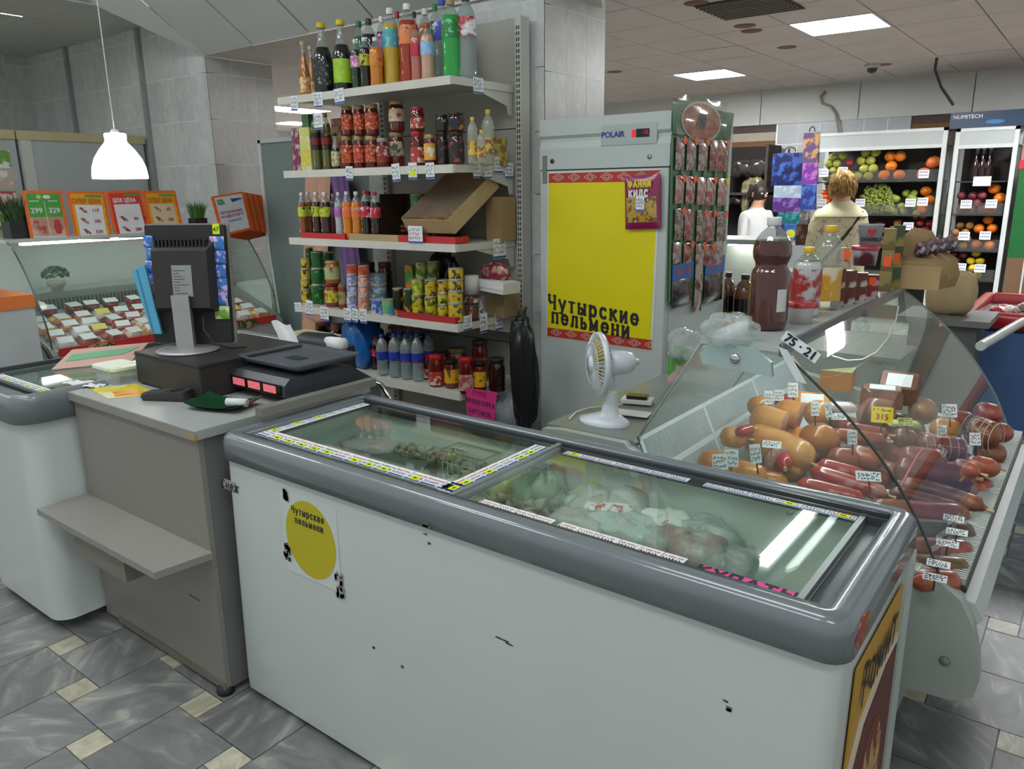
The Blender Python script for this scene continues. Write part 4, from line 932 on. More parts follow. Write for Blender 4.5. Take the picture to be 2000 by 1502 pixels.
stackj(890.5, (258, 221), 31, 2.9, SZ[1], DJ, ('3a1c16', '2a1a18'), (L_('1f2122', '9a3a30', 30, .6), L_('1c1c1e', 'a8702a', 30, .62)), ('wide dark jar with black label, lower one of the right dark stack', 'wide dark jar with black label, upper one of the right dark stack'), S2, lz=(.1, .7))
OIL = glass('e4dca8', .1, .05, 'pale_oil', .25)
for px, pt, w_, y, de in ((922, 229, 20, 2.85, 'pale vinegar bottle with yellow cap, left one by the shelf end'), (939.5, 254, 17, 2.83, 'small pale bottle with yellow cap between two taller ones'), (952, 214, 25, 3.0, 'tall pale oil bottle with yellow cap by the shelf end')):
    pos, r, h = SH(px, pt, w_, SZ[1], y); bottle('oil_bottle', de, pos, r, h, OIL, 'd8b41c', L_('d8b858', '8a5a2a', 30, .5, .4, 'd8d8e0'), 'pet', .75, (.2, .5), S2)
carton(966, 978, 268, SZ[1], 3.11, .05, L_('b8a860', '8a6a30', 30), 'slim yellowish packet at the right end of the second shelf', S2, 'packet')
# ---- shelf 3 --------------------------------------------------------------
S3 = 'small drink bottles on the third shelf'
r3 = [(588, 376, 17, 2.84, '8a4a20', 'd8d8d8', 'b9c832', 'iced tea bottle with yellow-green label and white cap, leftmost on the third shelf'),
 (600.5, 375, 16, 2.9, '8a4a20', 'd8d8d8', 'b9c832', 'iced tea bottle with yellow-green label, second from the left on the third shelf'),
 (616, 374.5, 20, 2.85, '3a1a10', 'd8d8d8', 'b9c832', 'dark iced tea bottle with yellow-green label, third from the left'),
 (633, 375, 22, 2.84, '3a1a10', 'd8d8d8', 'b9c832', 'dark iced tea bottle with yellow-green label, fourth from the left'),
 (650, 378, 18, 2.94, '5a2030', 'c8b8b8', '8a4a90', 'dark bottle with dull purple label half hidden on the third shelf'),
 (660, 375, 18, 2.85, 'a8aeb0', 'd8d8d8', 'a868b0', 'clear bottle with purple label and white cap on the third shelf'),
 (676, 374, 20, 2.83, 'd07a14', 'd8d4d0', 'e0703a', 'orange soda bottle with orange label, left one of two on the third shelf'),
 (694.5, 374, 21, 2.84, 'd07a14', 'd8d4d0', 'e0703a', 'orange soda bottle with orange label, right one of two on the third shelf'),
 (712, 372, 21, 2.84, '241412', 'c01c34', 'c02034', 'cola bottle with red cap and red label, left one of two'),
 (731, 375, 21, 2.85, '241412', 'c01c34', 'c02034', 'cola bottle with red cap and red label, right one of two'),
 (720, 374, 19, 2.98, '241412', '7a1420', 'a01c2c', 'cola bottle in the back row between the two front cola bottles')]
for px, pt, w_, y, liq, cap, lc, de in r3:
    pos, r, h = SH(px, pt, w_, SZ[2]+.004, y)
    bottle('soda_bottle', de, pos, r, h, liq, cap, L_(lc, {'b9c832': '2a2a1a', 'c02034': 'e0d8dc'}.get(lc, 'c8b8c8'), 60, .6), 'pet', .78, (.46, .68), S3, waist=.08)
def tray(px0, px1, z, y, dep, hh, m, label, nm='display_tray'):
    a = P(px0, 460, y=y).x; c = P(px1, 460, y=y).x
    t = thing(nm, label, 'tray', ((a+c)/2, y, z)); w_ = (c-a)/2
    for nmp, q in (('front_wall', (-w_, w_, 0, .002, 0, hh)), ('side_wall', (-w_, -w_+.002, .002, dep, 0, hh)), ('side_wall', (w_-.002, w_, .002, dep, 0, hh)), ('base', (-w_, w_, 0.002, dep, 0, .002))):
        obj(nmp, MB().box(*q), m, t)
    return t
tray(588, 673, SZ[2], 2.79, .2, .032, mat('b8242c', .5), 'red cardboard display tray under the iced tea bottles')
tray(681, 777, SZ[2], 2.79, .22, .035, mat('a8946c', .8), 'plain cardboard tray under the cola bottles')
tray(778, 889, SZ[2], 2.788, .1, .035, mat('b8242c', .5), 'red cardboard display tray under the biscuit box')
# dark box with branches of dried sausages
t = thing('cardboard_box', 'open dark brown cardboard box at the back of the third shelf', 'box', (-3.0, 3.1, SZ[2]))
BX = mat('4a3325', .8)
for q in ((-.2, .2, .1, .11, 0, .235), (-.2, -.19, -.1, .1, 0, .235), (.19, .2, -.1, .1, 0, .235), (-.19, .19, -.1, .1, 0, .005)): obj('box_wall', MB().box(*q), BX, t)
for k in range(6):
    o = obj('brown_stick', MB().tube([(-.12, 0, 0), (0, .01, .005), (.12, 0, 0)], .012, 8), spots('5a2f20', '6f4430', 40), None, (-2.98+.01*k, 3.03+.02*(k % 3), SZ[2]+.03+.022*(k//3)), (0, .2*(k % 2)-.1, .3*(k-3)))
    tag(o, 'short reddish-brown stick lying in the dark box, %s of six' % ORD[k], 'sausage', 'brown sticks in the dark box')
pos, r, h = SH(813, 379, 25, SZ[2], 2.98); can('food_can', 'tall green can standing behind the biscuit box', pos, r, h, L_('2f7a3a', 'c8763a', 26, .6), group='cans')
# tilted biscuit tray
A0, B0 = P(797, 448, y=2.80), P(890, 452, y=2.80)
t = thing('biscuit_box', 'tilted open cardboard box of round biscuits wrapped in clear film', 'box', (A0.x, 2.80, SZ[2]+.05), 0)
wx = B0.x-A0.x; dl = .40; an = radians(32)
TT = Matrix.Rotation(an, 4, 'X')
CB = mat('b49a70', .75); 
obj('bottom_board', MB().box(0, wx, 0, dl, 0, .004, T=TT), CB, t)
for nmp, q in (('side_board', (0, .004, 0, dl, .004, .085)), ('side_board', (wx-.004, wx, 0, dl, .004, .085)), ('front_board', (.004, wx-.004, 0, .004, .004, .075)), ('back_board', (.004, wx-.004, dl-.004, dl, .004, .085))): obj(nmp, MB().box(*q, T=TT), CB, t)
obj('film', MB().box(.002, wx-.002, .002, dl-.002, .086, .0865, T=TT), glass('efe6d6', .05, .1, 'box_film', .06), t)
for i, (u, v) in enumerate(((.25, .07), (.45, .05), (.68, .13), (.72, .06), (.55, .10), (.3, .02))):
    p = TT @ Vector((wx*u, .02+v, .02)); o = obj('biscuit', MB().lathe([(0, 0), (.026, 0), (.030, .006), (.022, .016), (0, .019)], 16), mat('a8753c', .7, var=.1, scale=40), None, t.location+p, (an, 0, 0)); tag(o, 'round golden biscuit in the tilted box, %s of six' % ORD[i], 'biscuit', 'biscuits in the tilted box')
carton(949, 978, 385, SZ[2], 3.10, .12, mat('9a8058', .8), 'plain brown cardboard carton standing at the right end of the third shelf', None)
# ---- shelf 4 --------------------------------------------------------------
S4 = 'cans and jars on the fourth shelf'
def stackc(px, bot, tops, w_, y, z, labs, fmt, group=S4, name='food_can', ordn=('bottom', 'second', 'third', 'fourth', 'fifth', 'sixth')):
    zz = z; n_ = len(tops)
    for k, pt in enumerate(tops):
        a = P(px, pt, y=y); d = (a-CAM).dot(FW)
        nm_ = 'top' if k == n_-1 and n_ > 1 else ordn[k]
        can(name, fmt % nm_, (a.x, y, zz), w_*d/F/2, a.z-zz, labs[k % len(labs)], group=group); zz = a.z
CORN = L_('c8a82a', '3a2a1a', 34, .55, .35, 'd8c870'); GRN = L_('1c5c2c', '5aa83a', 34, .62, .35, 'c8b060'); PEAS = L_('c8b428', '4a6a20', 34, .52, .35, '3a1a12')
stackc(596, 585, (565, 545, 525, 504), 18, 2.86, SZ[3], [CORN], 'small yellow corn can, %s one of the leftmost stack')
stackc(618.5, 588, (556, 524, 491), 24, 2.86, SZ[3], [GRN], 'dark green can, %s one of the green stack')
stackc(640, 588, (556, 524, 492), 20, 3.02, SZ[3], [GRN], 'dark green can in the back row, %s one')
stackc(603, 588, (556, 520, 483), 15, 2.915, SZ[3], [GRN], 'olive green can behind the corn stack, %s one')
HON = mat('a8682a', .15, coat=.6, var=.15)
stackj(648, (553, 509), 30, 2.86, SZ[3], [mat('7a2a1a', .2, coat=.5), HON], ('8a2a20', 'b08a58'), (L_('c8c83a', 'a8502a', 30), L_('a8b07a', '8a3a2a', 18, .6)), ('short red and yellow jar under the big honey-brown jar', 'big honey-brown jar with pale green label standing on a shorter jar'), S4, 'food_jar')
stackj(668, (556,), 18, 2.84, SZ[3], mat('7a3a20', .2), ('8a7a58',), (L_('b08a58', '4a6a3a', 30),), ('small brown jar with an orange sticker, fourth shelf',), S4, 'food_jar')
FB = L_('7a82b8', 'c0c4d8', 60, .5); FR = L_('c87860', 'd8b8a8', 60, .5); FRED = L_('b83a28', 'c86a4a', 40); BL = L_('4a8ab0', 'c0d0d8', 50, .5); 
stackc(687.5, 594, (578, 557, 536, 516), 22, 2.85, SZ[3], [FB, FB, FB, FRED], 'violet-blue fish tin, %s one of its stack')
stackc(709.5, 600, (580, 559, 539, 518), 22, 2.85, SZ[3], [FR, FR, FR, FRED], 'salmon-pink fish tin, %s one of its stack')
stackc(738, 603, (583,), 27, 2.82, SZ[3], [L_('3a62a8', 'b8b8d0', 50)], 'blue fish tin in front, %s row left')
stackc(757, 605, (584,), 24, 2.82, SZ[3], [L_('4a9ab8', '7ab04a', 14)], 'blue and green tin beside the front blue tin, %s row')
stackc(737, 583, (586, 571, 558, 546, 534), 36, 2.96, SZ[3], [BL], 'wide light blue tin, %s one of the wide blue stack')
for px, pt, k in ((719, 512, 'left'), (751, 512, 'right')):
    pos, r, h = SH(px, pt, 28, SZ[3], 3.1); jar('food_jar', 'dark red pickle jar behind the fish tins, %s one' % k, pos, r, h, DJ, '5a2018', None, group=S4)
stackc(776, 596, (562,), 20, 2.86, SZ[3]+.004, [L_('1c1c18', 'd89a2a', 26, .6)], 'black can with orange fruit print, %s row left')
stackc(797, 598, (563,), 19, 2.86, SZ[3]+.004, [L_('24381c', 'e0a020', 22, .55)], 'dark green can with orange fruit print, %s row')
carton(790, 805, 518, SZ[3], 2.97, .05, L_('d8842a', '3f8a34', 12, .52), 'juice carton with orange and green print behind the cans', S4, 'juice_carton')
stackc(815, 600, (576, 545), 23, 2.87, SZ[3]+.004, [PEAS, L_('6a9a2a', 'c8c83a', 40)], 'green pea can, %s one of the left column')
stackc(841, 602, (580, 545), 25, 2.87, SZ[3]+.004, [PEAS, CORN], 'yellow vegetable can, %s one of the middle column')
stackc(866, 604, (594, 572, 546), 24, 2.87, SZ[3]+.004, [PEAS, PEAS, CORN], 'yellow vegetable can, %s one of the third column')
stackc(823, 544, (573, 543, 511), 24, 2.99, SZ[3]+.004, [GRN, GRN, L_('5a8a2a', 'c8c070', 30)], 'large green can in the back row, %s one left')
stackc(845, 544, (573, 543, 510), 24, 3.0, SZ[3]+.004, [GRN, GRN, L_('3f6a24', 'a8a050', 30)], 'large green can in the back row, %s one right')
stackc(890, 618, (591, 568, 546, 523), 30, 2.83, SZ[3]+.004, [CORN], 'tall-stacked corn can at the shelf corner, %s one')
tray(769, 884, SZ[3], 2.788, .12, .034, mat('a8202a', .5), 'red cardboard tray under the vegetable cans on the fourth shelf')
bag('black_bag', (P(862, 520, y=3.1).x, 3.12, SZ[3]+.15), (.16, .09, .3), mat('111112', .35, coat=.3), 'crumpled black plastic bag behind the cans', 'bag', amp=.3, seed=91)
stackj(921, (594, 575), 27, 2.92, SZ[3], mat('4a2418', .2, coat=.5), ('6a5a4a', '6a5a4a'), (L_('6a3a28', 'c8c0b8', 24, .6), L_('6a3a28', 'c8c0b8', 24, .6)), ('brown jar with barcode label, lower one near the shelf end', 'brown jar with barcode label, upper one near the shelf end'), S4, 'food_jar')
pos, r, h = SH(921, 538, 28, P(921, 574, y=2.92).z, 2.92); t = thing('paper_roll', 'white paper roll standing on two brown jars', 'paper roll', pos); obj('roll', MB().lathe([(r*.3, 0), (r, 0), (r, h), (r*.3, h), (r*.3, 0)], 20), mat('b9b6ae', .8), t)
carton(945, 984, 575, SZ[3], 3.06, .14, mat('9a8260', .8), 'brown carton with a cream flap under the white box, fourth shelf', None)
t = thing('white_box', 'white cardboard box tilted on top of a carton, fourth shelf', 'box', (P(963, 560, y=2.95).x, 3.0, P(963, 576, y=2.95).z+.012), 0, rot=(0, .06, -.12)); obj('box', MB().box(-.085, .085, -.06, .06, 0, .055), mat('c9cac6', .6), t); obj('lid_flap', MB().box(-.088, .088, -.063, -.06, .02, .058), mat('d4d5d2', .6), t)
bag('snack_packet', (P(962, 538, y=3.0).x, 3.03, P(962, 538, y=3.0).z+.01), (.15, .08, .09), spots('7a1f38', 'b8907a', 30, .55, .3, coat=.5), 'dark red snack packet lying on the white box', 'packet', seed=92)
t = thing('price_card', 'curled handwritten white card beside the brown carton, fourth shelf', 'price tag', tuple(P(940, 598, y=3.0)), 0); obj('card', MB().grid(lambda u, v: (-.02+.045*u, .01*sin(3*u+2*v), -.05+.09*v+.02*u), 6, 8), L_('d0d0d4', '34343c', 60, .62, .6), t)
# ---- shelf 5 --------------------------------------------------------------
S5 = 'jars and bottles on the fifth shelf'
CH_ = spots('0f0a0a', '3a1c1c', 50, .62, .1, coat=.8)
for px, pt, y, k in ((628, 627, 3.02, 'left'), (657, 632, 2.9, 'right'), (731, 626, 3.12, 'farthest')):
    pos, r, h = SH(px, pt, 36, SZ[4], y)
    jar('pickle_jar', 'large three-litre jar of dark cherries with pinkish lid, %s one' % k, pos, r, h, CH_, 'a86a5a', L_('b8c0c8', 'a84a4a', 14, .5) if k != 'farthest' else None, (.1, .36), S5, shoulder=.62)
a = P(690, 688, y=2.86)
bag('carrier_bag', (a.x, 2.92, SZ[4]+.14), (.21, .18, .29), mat('1560a8', .3, coat=.4, var=.12, scale=20), 'crumpled bright blue plastic carrier bag on the fifth shelf', 'bag', seed=95, amp=.12)
WAT = glass('c3dbe0', .12, .06, 'blue_water', .22)
for k, px in enumerate((744.5, 768.5, 791, 813.5)):
    pos, r, h = SH(px, 653-2*(k % 2), 23, SZ[4], 2.84+.004*k)
    bottle('water_bottle', 'blue-capped water bottle in the shrink-wrapped pack, %s in the front row' % od(k, 4), pos, r, h, WAT, '2a3f9a', L_('2a3fa0', 'c8384a', 24, .62, .3, 'd8dce8'), 'pet', .8, (.40, .60), 'water bottles in the pack')
for k, px in enumerate((780, 803, 836)):
    pos, r, h = SH(px, 649, 22, SZ[4], 2.96)
    bottle('water_bottle', 'blue-capped water bottle in the shrink-wrapped pack, %s in the rear row' % od(k, 3), pos, r, h, WAT, '2a3f9a', L_('2a3fa0', 'c8384a', 24, .62, .3, 'd8dce8'), 'pet', .8, (.40, .60), 'water bottles in the pack')
for k, (px, pt) in enumerate(((733, 655), (741, 642), (762, 636), (780, 634), (800, 633), (818, 632))):
    pos, r, h = SH(px, pt, 24, SZ[4], 2.93 if k == 0 else 3.08)
    bottle('cola_bottle', 'large cola bottle with red cap behind the water pack, %s' % od(k, 6), pos, r, h, '24120f', 'b01c34', L_('a81c2c', 'd8c8c8', 24, .62), 'pet', .8, (.40, .62), 'cola bottles behind the water pack')
YL = L_('d8a028', '2a1a12', 40, .6, .4, 'e8e0c8')
for px, pt, w_, y, lid_, lab, de, lz in (
 (833, 692, 24, 2.92, 'b8242c', TL2, 'red-lidded tomato jar half hidden at the left of the jar group', (.08, .46)),
 (851, 693, 30, 2.83, 'b8242c', TL2, 'red-lidded tomato jar, front left of the jar group', (.08, .5)),
 (881, 703, 28, 2.85, '1c1a18', YL, 'dark-lidded jar with yellow label, left one', (.2, .7)),
 (909.5, 698, 29, 2.81, 'b8242c', L_('b8a08a', 'a84a44', 26), 'red-lidded tomato jar in front of the dark-lidded jars', (.1, .55)),
 (936, 706, 26, 2.86, '1c1a18', YL, 'dark-lidded jar with yellow label, right one', (.2, .7)),
 (893, 680, 38, 3.0, '8a7a50', L_('8a8068', '5a4a38', 18), 'wide jar with beige label behind the yellow-labelled jars', (.3, .7)),
 (937, 664, 32, 3.05, '4a3028', L_('5a2a20', '7a4a38', 18), 'tall dark red jar at the back right of the fifth shelf', (.2, .6)),
 (970, 699, 34, 2.93, '2a2422', None, 'dark brown jar at the right end of the fifth shelf', (.2, .6)),
 (868, 688, 26, 3.02, '6a2a20', None, 'dark jar hidden behind the red-lidded front jar', (.2, .6))):
    pos, r, h = SH(px, pt, w_, SZ[4], y); jar('sauce_jar', de, pos, r, h, DJ if 'dark brown' in de else TOM, lid_, lab, lz, S5)
# sign, bags at the rack foot
a = P(938, 795, y=2.76)
t = thing('paper_sign', 'bright pink handwritten sign hanging under the bottom shelf', 'sign', tuple(a))
obj('paper_sheet', MB().prism([(-.09, .085), (.105, .09), (.075, -.13), (-.085, -.12)], 0, .001, axis='y'), mat('c8307a', .6), t)
for k, (s_, z_) in enumerate((('КУПАТЫ', .065), ('ЯИЧНАЯ КУРКА', .02), ('КАРТОФЕЛЬ', -.03), ('БЕЗ', -.075))):
    text(s_ if k else 'ГРУППЕ', .032, INK if k else mat('8a1430', .6), t, TM((0, -.0006, z_), (1, 0, -.05), (.0, 0, 1)), bold=.0004, xs=.8)
bag('black_bag', (P(1018, 700, y=2.95).x, 2.97, .66), (.14, .07, .50), mat('17191a', .4, coat=.2), 'black plastic bag hanging from the right end of the rack', 'bag', seed=97, amp=.22)
o = obj('bag_knot', MB().tube([(0, 0, -.05), (.012, 0, 0), (-.01, .0, .03), (.012, .01, .06)], [.02, .012, .022, .006], 8), mat('17191a', .4), C.objects['black_bag.001']); o.matrix_local = Matrix.Translation((0, 0, .28))
bag('blue_bag', (P(985, 790, y=2.95).x, 3.0, .43), (.13, .1, .20), glass('5a8ac0', .1, .15, 'blue_film', .4), 'thin blue plastic bag hanging by the pink sign', 'bag', seed=99, amp=.25)
# price tags clipped on the shelf fronts ------------------------------------
def price_tag(px0, py0, px1, py1, y=None, x=None, label='', neon=False, red=False, tilt=0, group='price tags on the shelf fronts', seed=0):
    a = P(px0, py0, y=y, x=x); c = P(px1, py1, y=y, x=x); rn = random.Random(int(px0*7+py0))
    if x is None: w_ = abs(c.x-a.x); rz = 0
    else: w_ = abs(c.y-a.y); rz = pi/2
    h = abs(a.z-c.z); ce = (a+c)/2
    t = thing('price_tag', label, 'price tag', tuple(ce), 0, group, rot=(0, tilt, rz))
    obj('card', MB().box(-w_/2, w_/2, -.001, 0, -h/2, h/2), PAPER, t)
    q = MB(); x_ = -w_*.42
    for r_, (zz, hh) in enumerate(((.28, .14), (.05, .2), (-.2, .16))):
        x_ = -w_*.42
        while x_ < w_*.34:
            dw = w_*rn.uniform(.04, .13); jz = rn.uniform(-.05, .05); m_ = 1 if red and r_ == 1 else 0
            q.box(x_, x_+w_*.035, -.0016, -.001, h*(zz+jz-hh*rn.uniform(.2, .6)), h*(zz+jz+hh*rn.uniform(.2, .6)), mi=m_)
            if rn.random() < .7: hz_ = h*(zz+jz+rn.choice((-.4, 0, .4))*hh); q.box(x_, x_+dw, -.0016, -.001, hz_-.0008, hz_+.0010, mi=m_)
            x_ += dw+w_*rn.uniform(.02, .07)
    obj('handwriting', q, [INK, REDINK], t)
    obj('blue_line', MB().box(-w_/2, w_/2, -.0014, -.001, -h*.48, -h*.38), BLUE, t)
    if neon: obj('neon_sticker', MB().prism(ell(0, -h*.12, w_*.32, h*.22, 12), -.0026, -.0016, axis='y'), NEON, t)
    return t
yl = RYF-.0095
tg = [(1, [(567, 188, 583, 216), (612, 181, 631, 209), (652, 174, 673, 201)]), (2, [(675, 325, 690, 351), (765, 320, 782, 354), (797, 318, 815, 350, 1), (831, 318, 849, 349)]),
      (4, [(575, 590, 590, 612), (597, 586, 612, 618), (625, 598, 643, 628), (671, 601, 686, 629), (687, 602, 700, 630), (702, 603, 717, 632)])]
for sh_n, lst in tg:
    for i, q in enumerate(lst): price_tag(*q[:4], y=yl, label='white handwritten price tag on the %s shelf front, %s' % (ORD[sh_n-1], od(i, len(lst)).replace('leftmost', 'leftmost one').replace('rightmost', 'rightmost one')), neon=len(q) > 4, tilt=R.uniform(-.08, .08))
price_tag(797, 441, 826, 476, y=2.78-.011, label='large white price card with red numerals on the third shelf', red=True)
t = price_tag(612, 222, 631, 252, y=2.78-.012, label='white price tag hanging in front of the two olive oil bottles'); obj('hanger', MB().box(-.003, .003, 0, .001, 0, 2.03-t.location.z), PLAST, t)
xe = RX1+.0075
for sh_n, lst in ((1, [(924, 150, 944, 184)]), (2, [(924, 316, 938, 348), (946, 316, 960, 349), (964, 306, 982, 338), (986, 318, 1002, 348)]), (3, [(963, 467, 988, 503)]), (4, [(905, 618, 922, 643), (937, 613, 952, 648), (967, 613, 982, 643)])):
    for i, q in enumerate(lst):
        price_tag(*q, x=xe, label='white price tag on the right end of the %s shelf%s' % (ORD[sh_n-1], (', '+od(i, len(lst), 'front', 'rear')+' one') if len(lst) > 1 else ''), red=sh_n == 3)
# pink curtain / folding screen left behind the rack
t = thing('folding_screen', 'peach and lilac cloth hanging behind the left end of the rack', 'curtain', (-3.55, 3.275, 0))
a, c = P(602, 340, y=3.3), P(690, 340, y=3.3)
obj('peach_panel', MB().grid(lambda u, v: (a.x-t.location.x+(-.25*(1-v))+(c.x-a.x)*.55*u, .008*sin(14*u), .1+1.55*v), 20, 8), mat('c69a82', .7, var=.04), t)
obj('lilac_panel', MB().grid(lambda u, v: (a.x-t.location.x+(c.x-a.x)*(.55+.5*u)+.12*(1-v)-.06*v*u, .01+.01*sin(16*u), .35+1.3*v), 20, 8), mat('7a5a94', .7, var=.06), t)
# peach plank and jar bag under shelf 4
t = thing('peach_board', 'peach-coloured board leaning at the lower left of the rack', 'board', tuple(P(598, 690, y=2.9)), rot=(0, .25, 0)); obj('board', MB().box(-.05, .06, 0, .02, -.25, .22), mat('c79a7c', .6), t)
# green-grey panel left of the rack
gp = thing('green_cabinet', 'tall grey-green metal cabinet with chipped white edge left of the rack', 'cabinet', (-4.70, 3.345, 0))
obj('cabinet_body', MB().box(0, 1.05, 0, .5, 0, 1.895), mat('6f7b78', .45, var=.06, scale=2), gp)
obj('edge_strip', MB().box(-.03, 0, -.01, .02, 0, 1.90), mat('b9bdb8', .5), gp); obj('top_strip', MB().box(-.03, 1.05, -.01, .0, 1.878, 1.905), mat('aab0ac', .5), gp)
obj('tape', MB().box(.42, .455, -.002, 0, 1.02, 1.27), mat('9a9470', .6), gp)
# ================================================================ REFRIGERATOR
GX0, GX1, GY0, GY1, GZ = -2.268, -1.571, 3.2, 3.89, 1.872
fr = thing('refrigerator', 'tall white upright refrigerator with a yellow poster on its door', 'refrigerator')
FWM = mat('b9c2be', .35, var=.02, scale=1.2, coat=.2)
zd = P(1180, 330, y=GY0).z
obj('body', MB().box(GX0, GX1, GY0+.045, GY1, .0, GZ-.01), FWM, fr)
q = MB(); q.prism([(GY0+.045, zd+.004), (GY0+.0, zd+.004), (GY0+.0, zd+.10), (GY0+.012, zd+.13), (GY0+.012, GZ-.09), (GY0+.0, GZ-.075), (GY0, GZ), (GY0+.3, GZ+.004), (GY0+.045, GZ-.02)], GX0, GX1, axis='x')
obj('control_cover', q, FWM, fr)
dr = obj('door', MB().prism(rrect(GX0+.002, GX1-.002, GY0, GY0+.044, .006, 2), .12, zd-.002), FWM, fr)
obj('seal', MB().box(GX0+.004, GX1-.004, GY0+.006, GY0+.05, zd-.002, zd+.004), mat('20282a', .6), fr)
obj('kick_plate', MB().box(GX0, GX1, GY0+.02, GY0+.045, 0, .115), DGREY, fr)
obj('hinge', MB().box(GX0+.02, GX0+.045, GY0-.004, GY0, zd-.06, zd+.07), mat('7f8584', .4, metal=.4), fr)
for px, py in ((1079, 315), (1269, 306)):
    p = P(px, py, y=GY0); obj('lock', MB().lathe([(0, 0), (.011, 0), (.011, .004), (0, .006)], 14, T=Matrix.Translation((p.x, GY0-.0, p.z)) @ Matrix.Rotation(pi/2, 4, 'X')), mat('4a5052' if px < 1200 else 'a8b0ae', .3, metal=.5), fr)
a, c = P(1175, 247, y=GY0), P(1283, 277, y=GY0)
cp = obj('control_panel', MB().box(a.x, c.x, GY0-.003, GY0+.014, c.z-.006, a.z+.004), mat('a9b3b0', .4), fr)
text('POLAIR', .036, mat('2b3a94', .5), cp, TM(((a.x+.062), GY0-.0034, (a.z+c.z)/2), (1, 0, 0), (0, 0, 1)), bold=.0012)
mx_ = (a.x+c.x)/2
obj('power_button', MB().box(mx_+.018, mx_+.036, GY0-.005, GY0-.003, (a.z+c.z)/2-.015, (a.z+c.z)/2+.016), mat('d01c28', .3, emit=.6), cp)
obj('display', MB().box(mx_+.040, mx_+.105, GY0-.005, GY0-.003, (a.z+c.z)/2-.016, (a.z+c.z)/2+.019), mat('101a16', .2), cp)
text('-15', .024, mat('d0203c', .3, emit=.5), cp, TM((mx_+.085, GY0-.0054, (a.z+c.z)/2+.003), (1, 0, 0), (0, 0, 1)))
# poster
yp = GY0-.0015
pc = [P(1072, 339, y=yp), P(1290, 334, y=yp), P(1273, 684, y=yp), P(1069, 656, y=yp)]
u0, u1 = pc[0], pc[1]
def PP(u, v): return pc[0]*(1-u)*(1-v)+pc[1]*u*(1-v)+pc[2]*u*v+pc[3]*(1-u)*v
pst = thing('poster', 'yellow poster with red patterned bands and black lettering taped on the refrigerator door', 'poster')
def slab(m, uv, d, name, par):
    vs = [PP(u, v)+Vector((0, -d, 0)) for u, v in uv]; n_ = len(vs)
    mb = MB().add(vs+[v+Vector((0, .001, 0)) for v in vs], [tuple(range(n_))[::-1], tuple(range(n_, 2*n_))]+[(i, (i+1) % n_, n_+(i+1) % n_, n_+i) for i in range(n_)])
    return obj(name, mb, m, par)
slab(mat('cfd4cc', .5), [(-.01, -.01), (1.005, -.01), (1.005, 1.005), (-.01, 1.005)], .0005, 'paper_sheet', pst)
slab(mat('ddd000', .45, var=.02), [(0, .055), (.985, .045), (.985, .955), (0, .95)], .001, 'yellow_ground', pst)
for v0, v1 in ((0, .055), (.945, 1.0)):
    bnd = slab(mat('b03528', .55, var=.05), [(0, v0), (1, v0-.005), (1, v1), (0, v1)], .0014, 'red_band', pst)
    q = MB()
    for k in range(7):
        u = .04+.15*k; vm = (v0+v1)/2-.003
        for s_ in (1, .5):
            du, dv = .055*s_, .022*s_
            pts = [(u, vm), (u+du, vm-dv), (u+2*du, vm), (u+du, vm+dv)] if s_ == 1 else [(u+.0275, vm), (u+.055, vm-dv), (u+.0825, vm), (u+.055, vm+dv)]
            for (a1, b1), (a2, b2) in zip(pts, pts[1:]+pts[:1]):
                pa, pb = PP(min(a1, 1), b1), PP(min(a2, 1), b2); d = (pb-pa); nz = Vector((-d.z, 0, d.x)).normalized()*.0012
                q.add([pa-nz+Vector((0, -.002, 0)), pb-nz+Vector((0, -.002, 0)), pb+nz+Vector((0, -.002, 0)), pa+nz+Vector((0, -.002, 0))], [(0, 1, 2, 3)])
    obj('diamond_pattern', q, mat('d8c8b8', .6), bnd)
xd = (pc[2]-pc[3]); 
for s_, u, v, sz in (('Чутырские', .46, .80, .080), ('пельмени', .44, .885, .080)):
    p = PP(u, v)+Vector((0, -.0024, 0)); text(s_, sz*1.12, INK, pst, TM(p, (1, 0, -.08), (0, 0, 1)), bold=.0040, serif=True, xs=1.02)
# sweet pack hooked on the poster
a = P(1255, 395, y=GY0-.02)
sp_ = thing('sweets_bag', 'magenta bag of sweets taped to the poster corner with a price tag', 'sweets', tuple(a), rot=(0, -.04, 0))
def pil(w_, h, d, n_=10): return lambda u, v: (w_*(u-.5)*(1-.06*sin(pi*v)), -d*(sin(pi*u)*sin(pi*v))**.5, h*(v-.5))
obj('pack', MB().grid(pil(.18, .235, .02), 14, 14).grid(lambda u, v: (-.09+.18*u, .002, .1175-.235*v), 1, 1), mat('8a1a52', .3, coat=.5), sp_)
obj('yellow_print', MB().grid(lambda u, v: (.15*(u-.5), -.0215*(sin(pi*(.1+.8*u))*sin(pi*(.12+.5*v)))**.5, -.088+.11*v), 10, 8), spots('b9963a', '6a4a2a', 40, .55, .3, 'd8c8b8', coat=.5), sp_)
text('ФАННИ', .034, mat('d8c03a', .4), sp_, TM((0, -.022, .080), (1, 0, 0), (0, 0, 1)), bold=.003); text('КИДС', .038, mat('d8d4c8', .4), sp_, TM((-.005, -.023, .038), (1, 0, 0), (0, 0, 1)), bold=.003)
price_tag(1242, 383, 1258, 413, y=GY0-.045, label='white price tag with blue numeral hanging on the magenta sweets bag')
